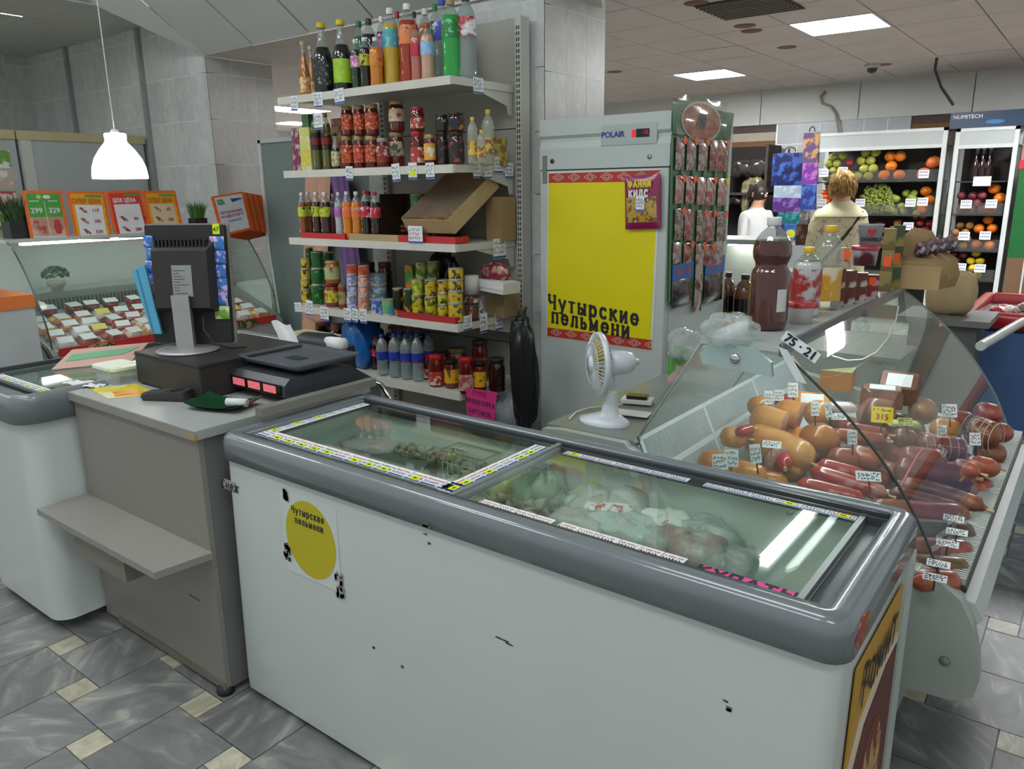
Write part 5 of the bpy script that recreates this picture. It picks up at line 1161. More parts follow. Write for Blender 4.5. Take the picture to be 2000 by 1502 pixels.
# green hanging display of snack packets on the refrigerator side
hx_ = GX1+.012
hd = thing('hanging_display', 'green hanging banner display with clear pockets on the refrigerator side', 'display rack')
def HX(px, py, d=0): return P(px, py, x=hx_+d)
def quad(name, pts, d, m, par, th=.002):
    vs = [HX(*p, d) for p in pts]; vs = [Vector((hx_+d, v.y, v.z)) for v in vs]
    mb = MB().add(vs+[v-Vector((th, 0, 0)) for v in vs], [tuple(range(4))[::-1], (4, 5, 6, 7)]+[(i, (i+1) % 4, 4+(i+1) % 4, 4+i) for i in range(4)])
    return obj(name, mb, m, par)
quad('backing', [(1312, 262), (1424, 272), (1405, 580), (1308, 592)], .0, mat('2f5a38', .4, coat=.3), hd)
quad('header', [(1313, 197), (1434, 222), (1426, 274), (1315, 262)], .006, mat('1f5c34', .3, coat=.6, var=.1, scale=20), hd)
c_ = HX(1372, 238, .010)
em = obj('oval_emblem', MB().prism(ell(c_.y, c_.z, .215, .088, 30), hx_+.006, hx_+.009, axis='x'), mat('c8b8a0', .4), hd)
obj('oval_field', MB().prism(ell(c_.y, c_.z, .20, .078, 30), hx_+.009, hx_+.0105, axis='x'), spots('a83a24', 'b8603a', 14, .55, .35, coat=.4), em)
obj('oval_figure', MB().prism([(c_.y-.07, c_.z-.02), (c_.y-.03, c_.z+.03), (c_.y+.02, c_.z+.045), (c_.y+.05, c_.z+.01), (c_.y+.02, c_.z-.03)], hx_+.0105, hx_+.0115, axis='x'), mat('2c2c30', .5), em)
obj('film', MB().grid(lambda u, v: (hx_+.014+.004*sin(9*u+5*v)*sin(13*v), c_.y-.27+.54*u, c_.z-.10+.2*v), 16, 10), glass('f0f6f2', .08, .12, 'crinkled_film', 0), hd)
for k in range(6):
    xa, xb = 1313+ (1424-1313)*k/5, 1308+(1405-1308)*k/5
    quad('pocket_edge', [(xa-1.5, 264+2*k), (xa+1.5, 264+2*k), (xb+1.5, 590-2*k), (xb-1.5, 590-2*k)], .008, mat('3f7a48', .4), hd)
pkts = []
for r_, (cs, y0_, y1_) in enumerate((((1328, 1350, 1373, 1395, 1412), 266, 333), ((1327, 1348, 1370, 1388, 1411), 342, 398), ((1326, 1345, 1369, 1387, 1409), 407, 468), ((1322, 1343, 1367, 1384, 1402), 474, 514))):
    for k, cx in enumerate(cs): pkts.append((cx, y0_-(8 if r_ == 3 and k == 4 else 0)+k*1.5, y1_+k, 17 if k < 4 else 18, r_, k))
cols = [('a89a98', '8a4a44'), ('8c3a34', 'a8807a'), ('a8685a', 'b89a90'), ('7a2f2a', 'a86a5a'), ('9a8a80', '5a3a34'), ('a03a3a', 'b8a8a0')]
RN = ['top', 'second', 'third', 'fourth', 'bottom']
for cx, ya, yb, w_, r_, k in pkts:
    a, c = HX(cx-w_/2, ya, .006), HX(cx+w_/2, yb, .006); ce = (a+c)/2; wy, hz = abs(c.y-a.y), abs(a.z-c.z)
    cc = cols[(r_*2+k*3) % 6] if r_ else (cols[0] if k < 3 else cols[3])
    t = thing('snack_packet', 'small meat snack packet in the %s row of the green display, %s pocket' % (RN[r_], ('first', 'second', 'third', 'fourth', 'fifth')[k]), 'packet', (hx_+.003, ce.y, ce.z), 0, 'snack packets in the green display')
    obj('pack', MB().grid(lambda u, v: (.003+.012*(sin(pi*u)*sin(pi*v))**.5, wy*(u-.5)*.86, hz*(v-.5)*.97), 6, 6), spots(cc[0], cc[1], 35, .52, .25, 'b8b0a8', coat=.5), t)
    if (r_*5+k) % 4 != 3: obj('orange_sticker', MB().prism(ell(wy*.22, hz*.4, .018, .018, 12), .0155, .0165, axis='x'), NORANGE if (r_, k) not in ((1, 4), (1, 2)) else NEON, t)
for k, (xa, xb, ya, ym, yb) in enumerate(((1313, 1351, 518, 545, 592), (1377, 1411, 505, 528, 584))):
    a, c = HX(xa, ya, .006), HX(xb, yb, .006); zm = HX(xa, ym).z; ce = (a+c)/2; wy, hz = abs(c.y-a.y), abs(a.z-c.z)
    t = thing('snack_packet', 'large dark packet with bright blue header in the bottom row, %s one' % ('left', 'right')[k], 'packet', (hx_+.003, ce.y, ce.z), 0, 'snack packets in the green display')
    obj('pack', MB().grid(lambda u, v: (.003+.016*(sin(pi*u)*sin(pi*v))**.5, wy*(u-.5)*.95, -hz/2+hz*.66*v), 8, 8), spots('26201f', '4a4440', 30, .55, .2, coat=.5), t)
    obj('blue_header', MB().box(.002, .006, -wy*.48, wy*.48, hz*.14, hz*.5), mat('2563ae', .4), t)
    for q_ in (-.2, .22): obj('red_mark', MB().prism(ell(wy*q_, hz*.32, .02, .02, 12), .006, .007, axis='x'), mat('b8403a', .4), t)
a, c = HX(1355, 533, .006), HX(1373, 584, .006); ce = (a+c)/2
t = thing('snack_packet', 'narrow pinkish packet between the two blue-headed packets', 'packet', (hx_+.003, ce.y, ce.z), 0, 'snack packets in the green display')
obj('pack', MB().grid(lambda u, v: (.003+.014*(sin(pi*u)*sin(pi*v))**.5, .085*(u-.5), .25*(v-.5)), 6, 6), spots('a8908a', '4a3430', 20, .55, .25, coat=.4), t)

# ================================================================ MEAT DISPLAY CASE
MY0, MY1 = 1.84, 3.22
mc = thing('display_case', 'long glass-fronted refrigerated display case full of sausages and smoked meat', 'display case')
MG = mat('9ba39c', .4, var=.03, coat=.15); MGD = mat('777f7c', .45)
prof = [(-1.28, .80), (-1.28, .85), (-1.22, .858), (-1.0, .858), (-.94, .80), (-.40, .695), (-.24, .70), (-.195, .688), (-.15, .655), (-.12, .60), (-.102, .53), (-.093, .475), (-.10, .43), (-.14, .405), (-.26, .40), (-.9, .40), (-1.15, .55)]
obj('end_panel', MB().prism(prof, MY0-.025, MY0+.02, axis='y'), MG, mc)
obj('end_panel', MB().prism(prof, MY1-.02, MY1+.025, axis='y'), MG, mc)
bl_ = P(1845, 1292, y=MY0-.026); obj('screw_cap', MB().lathe([(0, 0), (.012, 0), (.010, .004), (0, .005)], 14, T=Matrix.Translation((bl_.x, MY0-.025, bl_.z)) @ Matrix.Rotation(pi/2, 4, 'X')), MGD, mc)
obj('base', MB().box(-1.15, -.30, MY0+.03, MY1-.03, .06, .40), mat('8a8f8c', .5), mc)
obj('plinth', MB().box(-1.1, -.34, MY0+.06, MY1-.06, 0, .06), BLACK, mc)
obj('front_panel', MB().box(-.22, -.19, MY0+.02, MY1-.02, .40, .62), mat('b9bfbb', .4), mc)
obj('bumper_rail', MB().prism([(-.19, .60), (-.125, .575), (-.105, .60), (-.125, .635), (-.19, .65)], MY0+.02, MY1-.02, axis='y'), mat('b4bab6', .35), mc)
vg = MB()
for k in range(110): vg.box(-.20, -.150, MY0+.03+.0122*k, MY0+.037+.0122*k, .668+.0, .684)
obj('vent_grille', vg, mat('a3aaa5', .45), mc)['kind'] = 'stuff'
obj('grille_bed', MB().box(-.205, -.145, MY0+.02, MY1-.02, .655, .668), mat('2c302f', .6), mc)
obj('deck', MB().add([(-.97, MY0+.02, .72), (-.21, MY0+.02, .655), (-.21, MY1-.02, .655), (-.97, MY1-.02, .72), (-.97, MY0+.02, .70), (-.21, MY0+.02, .635), (-.21, MY1-.02, .635), (-.97, MY1-.02, .70)],
    [(0, 1, 2, 3), (4, 7, 6, 5), (0, 4, 5, 1), (1, 5, 6, 2), (2, 6, 7, 3), (3, 7, 4, 0)]), mat('a9b0b2', .4), mc)
obj('rear_worktop', MB().prism([(-1.28, .83), (-1.28, .8605), (-.985, .8605), (-.975, .855), (-1.0, .83)], MY0-.0, MY1, axis='y'), mat('6e7674', .35, coat=.2), mc)
# perforated rear grille: bars proud of a dark void
gz0, gz1 = .705, .868
GT = Matrix(((1, 0, -.45, .868*.45), (0, 1, 0, 0), (0, 0, 1, 0), (0, 0, 0, 1)))
obj('grille_void', MB().box(-.985, -.981, MY0+.02, MY1-.02, gz0, gz1, T=GT), mat('1f262a', .6), mc)
gb = MB(); GWH = mat('d0d8dc', .4)
for z0_, z1_ in ((gz0, gz0+.010), (gz0+.052, gz0+.068), (gz1-.012, gz1)): gb.box(-.981, -.979, MY0+.02, MY1-.02, z0_, z1_, T=GT)
for k in range(4): gb.box(-.981, -.979, MY0+.02+.43*k, MY0+.034+.43*k, gz0, gz1, T=GT)
obj('grille_frame', gb, GWH, mc)
gs = MB()
for k in range(150): gs.box(-.981, -.9795, MY0+.026+.0089*k, MY0+.0305+.0089*k, gz0, gz1, T=GT)
obj('grille_bars', gs, GWH, mc)['kind'] = 'stuff'
# rear sliding doors, leaning from worktop to the shelf
RD = glass('a49c96', .22, .05, 'tinted_rear_glass', .22)
for y0_, y1_ in ((MY0+.02, (MY0+MY1)/2+.02), ((MY0+MY1)/2, MY1-.02)):
    d_ = obj('rear_door', MB().add([(-.972, y0_, .872), (-.80, y0_, 1.16), (-.80, y1_, 1.16), (-.972, y1_, .872), (-.977, y0_, .872), (-.805, y0_, 1.163), (-.805, y1_, 1.163), (-.977, y1_, .872)],
        [(0, 1, 2, 3), (4, 7, 6, 5), (0, 4, 5, 1), (1, 5, 6, 2), (2, 6, 7, 3), (3, 7, 4, 0)]), RD, mc)
    obj('door_profile', MB().tube([(-.974, y0_+.004, .875), (-.802, y0_+.004, 1.162)], .006, 6), CHROME, d_)
obj('top_shelf', MB().box(-.80, -.595, MY0-.0, MY1, 1.158, 1.18), mat('aeb2ae', .4, coat=.1), mc)
obj('shelf_front_profile', MB().box(-.597, -.587, MY0, MY1, 1.150, 1.181), mat('7d8583', .3, metal=.4), mc)
BR = mat('9db0ae', .35, coat=.2)
for y0_ in (MY0-.012, MY1-.004):
    b_ = obj('bracket', MB().prism([(-.785, 1.11), (-.795, 1.135), (-.765, 1.175), (-.655, 1.165), (-.61, 1.135), (-.605, 1.10)], y0_, y0_+.014, axis='y'), BR, mc)
    obj('bolt', MB().ball((-.70, y0_-.002, 1.135), (.014, .008, .014)), CHROME, b_)
# curved front glass and end panes
gp_ = [(-.195, .682), (-.25, .80), (-.33, .92), (-.42, 1.02), (-.51, 1.10), (-.59, 1.165)]
def gcurve(n_=20):
    o = []
    for i in range(n_+1):
        t_ = i/n_*(len(gp_)-1); k = min(int(t_), len(gp_)-2); f_ = t_-k
        p = [Vector(gp_[max(k-1, 0)]), Vector(gp_[k]), Vector(gp_[k+1]), Vector(gp_[min(k+2, len(gp_)-1)])]
        o.append(.5*((2*p[1])+(-p[0]+p[2])*f_+(2*p[0]-5*p[1]+4*p[2]-p[3])*f_*f_+(-p[0]+3*p[1]-3*p[2]+p[3])*f_**3))
    return o
gc = gcurve()
GF = glass('eef3f0', .10, .02, 'front_glass', .03)
fg = obj('front_glass', MB().grid(lambda u, v: (gc[round(v*20)].x, MY0+(MY1-MY0)*u, gc[round(v*20)].y), 1, 20), GF, mc)
obj('glass_edge', MB().tube([(p.x, MY0-.001, p.y) for p in gc], .0035, 6), mat('28362e', .2, coat=.5), fg)
obj('glass_edge', MB().tube([(p.x, MY1+.001, p.y) for p in gc], .0035, 6), mat('6a7a72', .2, coat=.5), fg)
side = [(-.975, .87), (-.80, 1.16), (-.60, 1.16)]+[(p.x, p.y) for p in gc[::-1][2:]]+[(-.40, .70), (-.94, .80)]
for y0_ in (MY0, MY1-.004): obj('end_glass', MB().prism(side, y0_, y0_+.004, axis='y'), glass('eef3f0', .05, .03, 'end_glass', .04), mc)
obj('price_rail_card', MB().add([(-.60, MY0-.004, 1.176), (-.57, MY0-.02, 1.172), (-.515, MY0-.035, 1.10), (-.545, MY0-.02, 1.10), ], [(0, 1, 2, 3)]), PAPER, mc)
a = P(1530, 655, y=MY0-.03); c = P(1597, 702, y=MY0-.03)
t = thing('price_strip_card', 'white strip with black handwritten numbers stuck on the glass corner', 'price tag', tuple((a+c)/2)); dd = (c-a); L_2 = dd.length
T = TM((0, 0, 0), dd, Vector((dd.z*-1, 0, dd.x)))
obj('card', MB().box(-L_2/2, L_2/2, -.012, .014, -.001, 0, T=T), PAPER, t); text('75 · 21', .030, INK, t, T @ Matrix.Translation((0, 0, .0008)), bold=.001)
t = thing('hanging_wire', 'thin white cord hanging in an arc inside the glass', 'cord', (0, 0, 0))
obj('cord', MB().tube([P(*q, y=2.3) for q in ((1755, 598), (1750, 625), (1735, 660), (1712, 688), (1685, 702), (1655, 704), (1625, 695))], .0022, 6), mat('c8cac4', .5), t)
# ---- meat -----------------------------------------------------------------
MS = 'sausages and meat in the display case'
def skin(c1, c2, sc_=18, rough=.32, c3=None, coat=.35): return spots(c1, c2, sc_, .5, rough, c3, coat=coat, soft=.15, bump=.35)
GOLD = skin('c07c3a', 'd49a52'); GOLD2 = skin('bb7230', 'd08c40'); REDB = skin('86402c', 'a8583c'); DKR = skin('7a342a', '9a4c40', 26); PINKM = spots('b07a68', 'c49484', 60, .5, .5); SMK = skin('5c2b18', '8a5230', 22, .4, 'a87040')
def deckz(x): return .745-(.94+x)*.1233
def saus(p0, p1, w_, lift, m, label, name='sausage', cut=None, bend=0, z2=None, net=False, tie=True, seg=14, group=MS):
    """a sausage between two pixels, lying `lift` above the deck"""
    z = .74+lift
    for _ in range(4):
        a = P(*p0, z=z); z = deckz(a.x)+lift
    a = P(*p0, z=z); z1 = z if z2 is None else z2
    for _ in range(4):
        b = P(*p1, z=z1)
        if z2 is None: z1 = deckz(b.x)+lift
    b = P(*p1, z=z1); r = 1.15*w_*((a-CAM).dot(FW))/F/2
    t = thing(name, label, 'sausage' if name == 'sausage' else 'meat', tuple((a+b)/2), 0, group)
    a2, b2 = a-t.location, b-t.location; d = b2-a2; L0 = d.length; d.normalize(); pn = d.cross(Vector((0, 0, 1))).normalized()
    pts, rs = [], []
    n_ = 12
    for i in range(n_+1):
        u = i/n_; e0 = min(1, sqrt(max(0, 1-(1-min(u*L0/r, 1))**2)))
        e1 = min(1, sqrt(max(0, 1-(1-min((1-u)*L0/r, 1))**2))) if not cut else 1
        pts.append(a2.lerp(b2, u)+pn*bend*sin(pi*u)); rs.append(max(.002, r*e0*e1))
    obj('sausage_body' if name == 'sausage' else 'meat_body', MB().tube(pts, rs, seg), m, t)
    if cut: obj('cut_face', MB().lathe([(0, .001), (r*.96, .001), (r*.99, -.002)], 18, T=Matrix.Translation(b2) @ d.to_track_quat('Z', 'Y').to_matrix().to_4x4()), PINKM, t)
    if tie and not cut: obj('tied_end', MB().tube([b2, b2+d*.02], [.003, .006], 6), mat('c8a878', .7), t)
    if net:
        q = MB()
        for k in range(6): 
            u = (k+.7)/6.5; q.tube([a2.lerp(b2, u)+pn*bend*sin(pi*u)+(pn*cos(g)+Vector((0, 0, 1))*sin(g))*(r*1.03) for g in [2*pi*j/14 for j in range(14)]], .0013, 4, closed=True)
        for g in (.4, 1.2, 2.0, 2.7): q.tube([p+(pn*cos(g)+Vector((0, 0, 1))*sin(g))*rr*1.02 for p, rr in zip(pts[2:-2], rs[2:-2])], .0012, 4)
        obj('net', q, mat('c8b8a8', .7), t)
    return t
saus((1362, 898), (1448, 918), 50, .035, GOLD2, 'fat golden-brown boiled sausage nearest the front left corner', bend=.01)
saus((1425, 918), (1500, 935), 42, .03, GOLD2, 'golden sausage with wrinkled end under the handwritten tags', bend=.0)
saus((1405, 850), (1460, 858), 36, .07, GOLD, 'small golden sausage at the left end of the second row')
saus((1452, 850), (1585, 905), 56, .055, GOLD, 'long golden boiled sausage bent through the middle of the pile', bend=-.02)
saus((1465, 812), (1533, 832), 50, .105, GOLD, 'golden sausage with cut end on top of the pile, left', cut=True)
saus((1510, 800), (1562, 814), 48, .125, GOLD2, 'golden ham sausage with a broad cut face, top of the pile', cut=True)
saus((1465, 795), (1500, 790), 34, .11, GOLD2, 'golden sausage end behind the top pile, beside the blue-lined tag')
saus((1570, 800), (1625, 815), 46, .11, GOLD, 'rounded golden sausage behind the large cut ham')
saus((1560, 850), (1635, 862), 60, .075, skin('a0581a', 'b87028'), 'deep orange ring sausage with strings right of the pile', bend=.02)
saus((1530, 845), (1590, 880), 44, .05, GOLD2, 'golden sausage squeezed under the deep orange one')
saus((1500, 895), (1522, 905), 58, .05, PINKM, 'pale pink ham slice face wrapped in film', 'ham', cut=True, tie=False)
saus((1527, 885), (1533, 912), 26, .06, mat('b01c1c', .25, coat=.6), 'bright red wrapped sausage end beside the ham slice')
saus((1440, 845), (1470, 838), 20, .10, mat('a01c1c', .25, coat=.6), 'small red casing end on the golden pile')
saus((1556, 943), (1690, 978), 28, .03, spots('b03a38', 'c88a80', 16, .6, .25, coat=.7), 'red salami stick in floral film, nearest of three')
saus((1580, 918), (1735, 968), 28, .035, spots('b03a38', 'c88a80', 16, .6, .25, coat=.7), 'red salami stick in floral film, middle of three')
saus((1596, 905), (1690, 930), 24, .05, spots('b03a38', 'c88a80', 16, .6, .25, coat=.7), 'red salami stick in floral film, farthest of three')
saus((1615, 892), (1680, 896), 38, .06, REDB, 'reddish-brown smoked sausage, left one of the bundle behind the salami sticks', bend=.01)
saus((1655, 882), (1725, 905), 38, .07, REDB, 'reddish-brown smoked sausage, right one of the bundle', bend=.01)
saus((1620, 848), (1730, 862), 26, .09, REDB, 'slim smoked sausage lying across the row behind the golden pile')
saus((1640, 835), (1735, 850), 24, .10, DKR, 'dark slim smoked sausage above the other slim one')
saus((1672, 805), (1738, 815), 60, .12, SMK, 'large brown smoked ham piece behind the yellow tag', 'ham', cut=True, tie=False)
saus((1775, 800), (1830, 806), 46, .12, skin('7a4a20', 'a8702f', 30, .4, '5a2a18'), 'peppery golden-brown smoked meat piece', 'smoked_meat', tie=False)
saus((1740, 850), (1795, 866), 36, .09, SMK, 'brown twisted sausage beside the netted meat')
saus((1790, 868), (1890, 880), 42, .09, DKR, 'dark red smoked meat roll tied in white net', 'smoked_meat', net=True, tie=False)
saus((1815, 835), (1880, 845), 40, .11, skin('a8702a', 'c08a3a'), 'golden smoked piece behind the netted roll', 'smoked_meat', tie=False)
saus((1885, 835), (1955, 860), 50, .11, SMK, 'large brown smoked piece at the right side of the case', 'smoked_meat', net=True, tie=False)
saus((1900, 800), (1960, 815), 36, .12, DKR, 'dark smoked piece at the far right back', 'smoked_meat', tie=False)
saus((1745, 915), (1905, 935), 44, .06, skin('6a2a20', '8a4236', 14), 'thick dark red sausage across the middle right', bend=-.01)
saus((1755, 890), (1850, 903), 40, .09, skin('7a3a2c', '9a5a48', 14), 'thick pinkish-brown sausage above the dark red one')
saus((1885, 900), (1950, 915), 34, .08, REDB, 'smoked sausage ring against the front glass', bend=.02)
saus((1860, 905), (1915, 925), 26, .09, REDB, 'short smoked sausage beside the ring')
saus((1735, 962), (1880, 1000), 28, .03, SMK, 'long wrinkled brown sausage, nearer of two along the front', bend=-.01)
saus((1755, 945), (1925, 995), 32, .04, SMK, 'long wrinkled brown sausage, farther of two along the front', bend=-.02)
for k, (a_, b_, w_) in enumerate((((1690, 1000), (1895, 1012), 50), ((1720, 1036), (1905, 1048), 50), ((1745, 1072), (1900, 1080), 46), ((1765, 1104), (1892, 1114), 44), ((1780, 1132), (1875, 1138), 40))):
    saus(a_, b_, w_, .018, [DKR, skin('4a2a20', '5f6a4a', 8), DKR, skin('5a4a2a', '7a3a24', 9), REDB][k], 'dark wrapped sausage with a price card in the front right group, %s from the rear' % ('first', 'second', 'third', 'fourth', 'fifth')[k], tie=False)
saus((1715, 968), (1790, 985), 30, .01, spots('b8b8b4', '3a1a1a', 20, .5, .2, coat=.6), 'flat black and white tray pack beside the salami sticks', 'meat_tray', tie=False)
FILL = [((1440, 930), (1540, 945), 34, .01, GOLD2), ((1500, 870), (1560, 925), 44, .02, GOLD), ((1480, 835), (1560, 845), 44, .06, GOLD2), ((1575, 870), (1650, 900), 40, .02, DKR), ((1640, 915), (1740, 940), 36, .02, REDB), ((1690, 905), (1760, 930), 34, .03, DKR),
 ((1660, 830), (1760, 875), 34, .05, DKR), ((1740, 820), (1800, 850), 40, .06, SMK), ((1830, 900), (1900, 905), 40, .04, DKR), ((1790, 925), (1930, 965), 34, .02, REDB), ((1850, 945), (1940, 955), 34, .02, DKR), ((1900, 880), (1965, 890), 40, .05, SMK), ((1700, 870), (1790, 895), 36, .04, REDB),
 ((1840, 820), (1910, 830), 40, .09, SMK), ((1930, 840), (1980, 850), 34, .08, DKR), ((1540, 780), (1600, 790), 34, .09, GOLD2), ((1600, 825), (1680, 835), 34, .07, DKR), ((1870, 975), (1930, 1010), 30, .015, SMK), ((1760, 985), (1880, 1030), 30, .01, DKR)]
for k, (a_, b_, w_, l_, m_) in enumerate(FILL): saus(a_, b_, w_, l_, m_, '%s sausage lying low in the meat case pile, %s from the near left' % ({id(GOLD): 'golden', id(GOLD2): 'golden-brown', id(REDB): 'red-brown', id(DKR): 'dark red', id(SMK): 'smoked brown'}[id(m_)], ORD[k]), tie=False)
obj('case_lamp', MB().box(-.64, -.61, MY0+.08, MY1-.08, 1.146, 1.157), mat('f6fbfa', .5, emit=22, var=0), mc)  # glowing strip added under the shelf to brighten the sausages
# cheese wedge and packs at the rear
def pack(px, py, z, sx, sy, sz_, m, label, rz=0, lab=True, rot=None, name='wrapped_pack', cat='packet', group=MS):
    p = P(px, py, z=z); t = thing(name, label, cat, tuple(p), rz, group, rot=rot)
    b_ = MB(); loft(b_, [rl(-sx/2, sx/2, -sy/2, sy/2, .008, 0, 2), rl(-sx/2, sx/2, -sy/2, sy/2, .01, sz_*.7, 2), rl(-sx*.44, sx*.44, -sy*.44, sy*.44, .01, sz_, 2)], cap0=True, cap1=True)
    obj('pack', b_, m, t)
    if lab: obj('white_label', MB().box(-sx*.3, sx*.3, -sy*.32, sy*.32, sz_, sz_+.001), PAPER, t)
    return t
p = P(1632, 758, z=.80)
t = thing('cheese_wedge', 'orange cheese wedge at the back of the case', 'cheese', tuple(p), .3, MS); obj('wedge', MB().prism([(-.06, -.03), (.05, -.05), (.07, .06)], 0, .07), mat('b87a34', .45, var=.08), t); obj('rind', MB().prism([(-.062, -.03), (.05, -.052), (.072, .062)], .07, .074), mat('8a8a3a', .5), t)
pack(1720, 790, .83, .13, .10, .06, SMK, 'brown wrapped meat pack with square white label, lower one at the back', .2)
pack(1755, 772, .84, .13, .10, .07, SMK, 'brown wrapped meat pack with white label standing at the back', -.1, rot=(.5, 0, .1))
pack(1585, 792, .83, .12, .08, .03, spots('d88a2a', 'c83a2a', 20, .6, .3, 'e8e0d0'), 'orange packet with neon sticker at the back left', .3, rot=(.4, 0, .3))
pack(1590, 808, .81, .12, .06, .03, spots('b8a8a8', '4a2a2a', 20, .6, .3), 'flat white and pink pack in front of the orange packet', .3, lab=False)
pack(1530, 795, .83, .05, .05, .04, mat('b01c2c', .3), 'small red packet at the grille behind the golden sausages', .0, lab=False)
pack(1640, 800, .82, .10, .07, .02, mat('b8a8a0', .3), 'flat pinkish slice pack with label, left of the ham', .5)
pack(1765, 830, .84, .09, .05, .01, spots('c8cc8a', '8aa83a', 20, .5, .4), 'green and cream leaflet lying on the smoked meat', .4, lab=False, name='leaflet', cat='paper')
# price tags on sticks
def pick(px, py, z, w_, h, label, col=None, tx=None, lean=.35, rz=.55, blk=False):
    p = P(px, py, z=z); w_ *= .85; h *= .8; t = thing('price_tag', label, 'price tag', tuple(p), 0, 'price tags among the sausages', rot=(-lean, 0, rz))
    obj('card', MB().box(-w_/2, w_/2, -.001, .001, 0, h), col or PAPER, t); obj('pin', MB().box(-.002, .002, -.001, .001, -.03, 0), BLACK, t)
    q = MB(); rn = random.Random(int(px))
    for zz in ((.75, .5, .22) if not tx else (.8,)):
        x_ = -w_*.42
        while x_ < w_*.36:
            dw = w_*rn.uniform(.05, .15); jz = rn.uniform(-.05, .05); q.box(x_, x_+w_*.04, -.0016, -.001, h*(zz+jz-rn.uniform(.03, .1)), h*(zz+jz+rn.uniform(.03, .1)))
            if rn.random() < .7: hz_ = h*(zz+jz+rn.choice((-.06, 0, .06))); q.box(x_, x_+dw, -.0016, -.001, hz_-.0008, hz_+.0012)
            x_ += dw+w_*rn.uniform(.02, .07)
    obj('handwriting', q, INK, t)
    if tx: text(tx, h*.5, mat('b8281c', .6), t, TM((0, -.0016, h*.36), (1, 0, 0), (0, 0, 1)), bold=.0006)
    return t
pick(1407, 918, .79, .05, .055, 'white handwritten tag on the front golden sausage, left of the pair', rz=.7)
pick(1428, 912, .79, .045, .06, 'white handwritten tag on the front golden sausage, right of the pair', rz=.5)
pick(1478, 905, .82, .038, .065, 'narrow grey handwritten tag on the golden pile', rz=.9)
pick(1507, 875, .83, .06, .03, 'small white card lying on the long golden sausage', lean=.9, rz=.3)
pick(1501, 790, .87, .03, .055, 'white and neon tag standing on the top left sausage')
pick(1522, 783, .87, .035, .045, 'white tag with green mark behind the pile')
pick(1549, 776, .87, .038, .06, 'tall white tag at the grille behind the pile')
pick(1592, 812, .87, .028, .055, 'narrow white tag on the rounded golden sausage')
pick(1620, 815, .85, .028, .06, 'leaning white tag under the glass edge', rz=.9)
pick(1635, 820, .84, .07, .03, 'white card strip on the pink slices', lean=.9)
pick(1665, 868, .84, .03, .05, 'white tag on the slim smoked sausages')
pick(1697, 940, .77, .075, .04, 'white card lying on the middle salami stick', lean=.95, rz=.4)
pick(1722, 826, .86, .07, .06, 'bright yellow handwritten card on the large ham', col=YEL, tx='315', rz=.3)
pick(1770, 832, .85, .05, .035, 'green-yellow leaflet card beside the bright yellow card', col=spots('c8cc8a', 'a8a83a', 20), lean=.8)
pick(1840, 855, .85, .03, .045, 'white tag on the golden smoked piece')
pick(1855, 815, .87, .05, .05, 'white and red tag on the peppery smoked meat')
pick(1905, 870, .83, .035, .045, 'grey tag at the right end of the netted roll')
for k, (x_, y_) in enumerate(((1862, 1018), (1868, 1045), (1850, 1068), (1832, 1108), (1825, 1135))):
    t = pick(x_, y_, .72, .055, .028, 'white price card on the front right wrapped sausages, %s from the rear' % ('first', 'second', 'third', 'fourth', 'fifth')[k], lean=1.25, rz=.1)
t = thing('pink_string', 'bright pink string lying over the dark red sausage', 'string', (0, 0, 0)); obj('string', MB().tube([P(1760, 948, z=.76), P(1775, 920, z=.78), P(1795, 885, z=.80), P(1805, 876, z=.81)], .0025, 6), mat('d8506a', .5), t)
# ---- things on top of the case
TZ = 1.18
def onTop(px, base_px, top_px, w_, x_=None):
    b_ = P(px, base_px, z=TZ); d = (b_-CAM).dot(FW); a_ = P(px, top_px, y=b_.y)
    return tuple(b_), w_*d/F/2, a_.z-TZ
pos, r, h = onTop(1498, 642, 424, 74)
t = thing('brown_bottle', 'large plastic bottle of dark brown liquid with white cap on the case corner', 'bottle', pos, .4)
pr = [(0, .0), (r*.55, .0), (r*.9, h*.012), (r*.97, h*.05), (r*1.0, h*.10), (r*.985, h*.40), (r*.98, h*.50), (r*.93, h*.535), (r*.80, h*.565), (r*.81, h*.60), (r*.93, h*.645), (r*.97, h*.69), (r*.95, h*.75), (r*.86, h*.80)]
obj('bottle_body', MB().lathe(pr, 32), mat('4a1f1a', .14, coat=.7, var=.05, scale=4), t)
obj('bottle_neck', MB().lathe([(r*.86, h*.80), (r*.62, h*.865), (r*.40, h*.90), (r*.30, h*.915), (r*.30, h*.935)], 32), glass('d8d8d8', .15, .05, 'clear_plastic', .18), t)
obj('cap', MB().lathe([(r*.34, h*.93), (r*.36, h*.935), (r*.36, h*.995), (r*.33, h), (0, h)], 24), mat('c9cbc9', .4), t)
T = TM((0, 0, 0), (1, 0, 0), (0, 0, 1))
q = MB().grid(lambda u, v: ((r*1.0+.001)*cos(-.95+.55*u), (r*1.0+.001)*sin(-.95+.55*u), h*(.18+.20*v)), 8, 2); obj('paper_label', q, mat('c9c6c4', .6), t)
t.rotation_euler.z = .1
pos, r, h = onTop(1562, 631, 590, 54)
t = thing('white_tub', 'small white plastic tub with a red lid beside the brown bottle', 'tub', pos); obj('tub', MB().lathe([(0, 0), (r*.82, 0), (r*.92, h*.8), (r*.92, h*.82)], 24), mat('b9b6b2', .35, coat=.3), t); obj('tub_lid', MB().lathe([(r*.99, h*.8), (r*1.0, h*.82), (r*1.0, h*.98), (r*.96, h), (0, h)], 24), mat('b51c2c', .3, coat=.4), t)
pos, r, h = onTop(1570, 618, 482, 62)
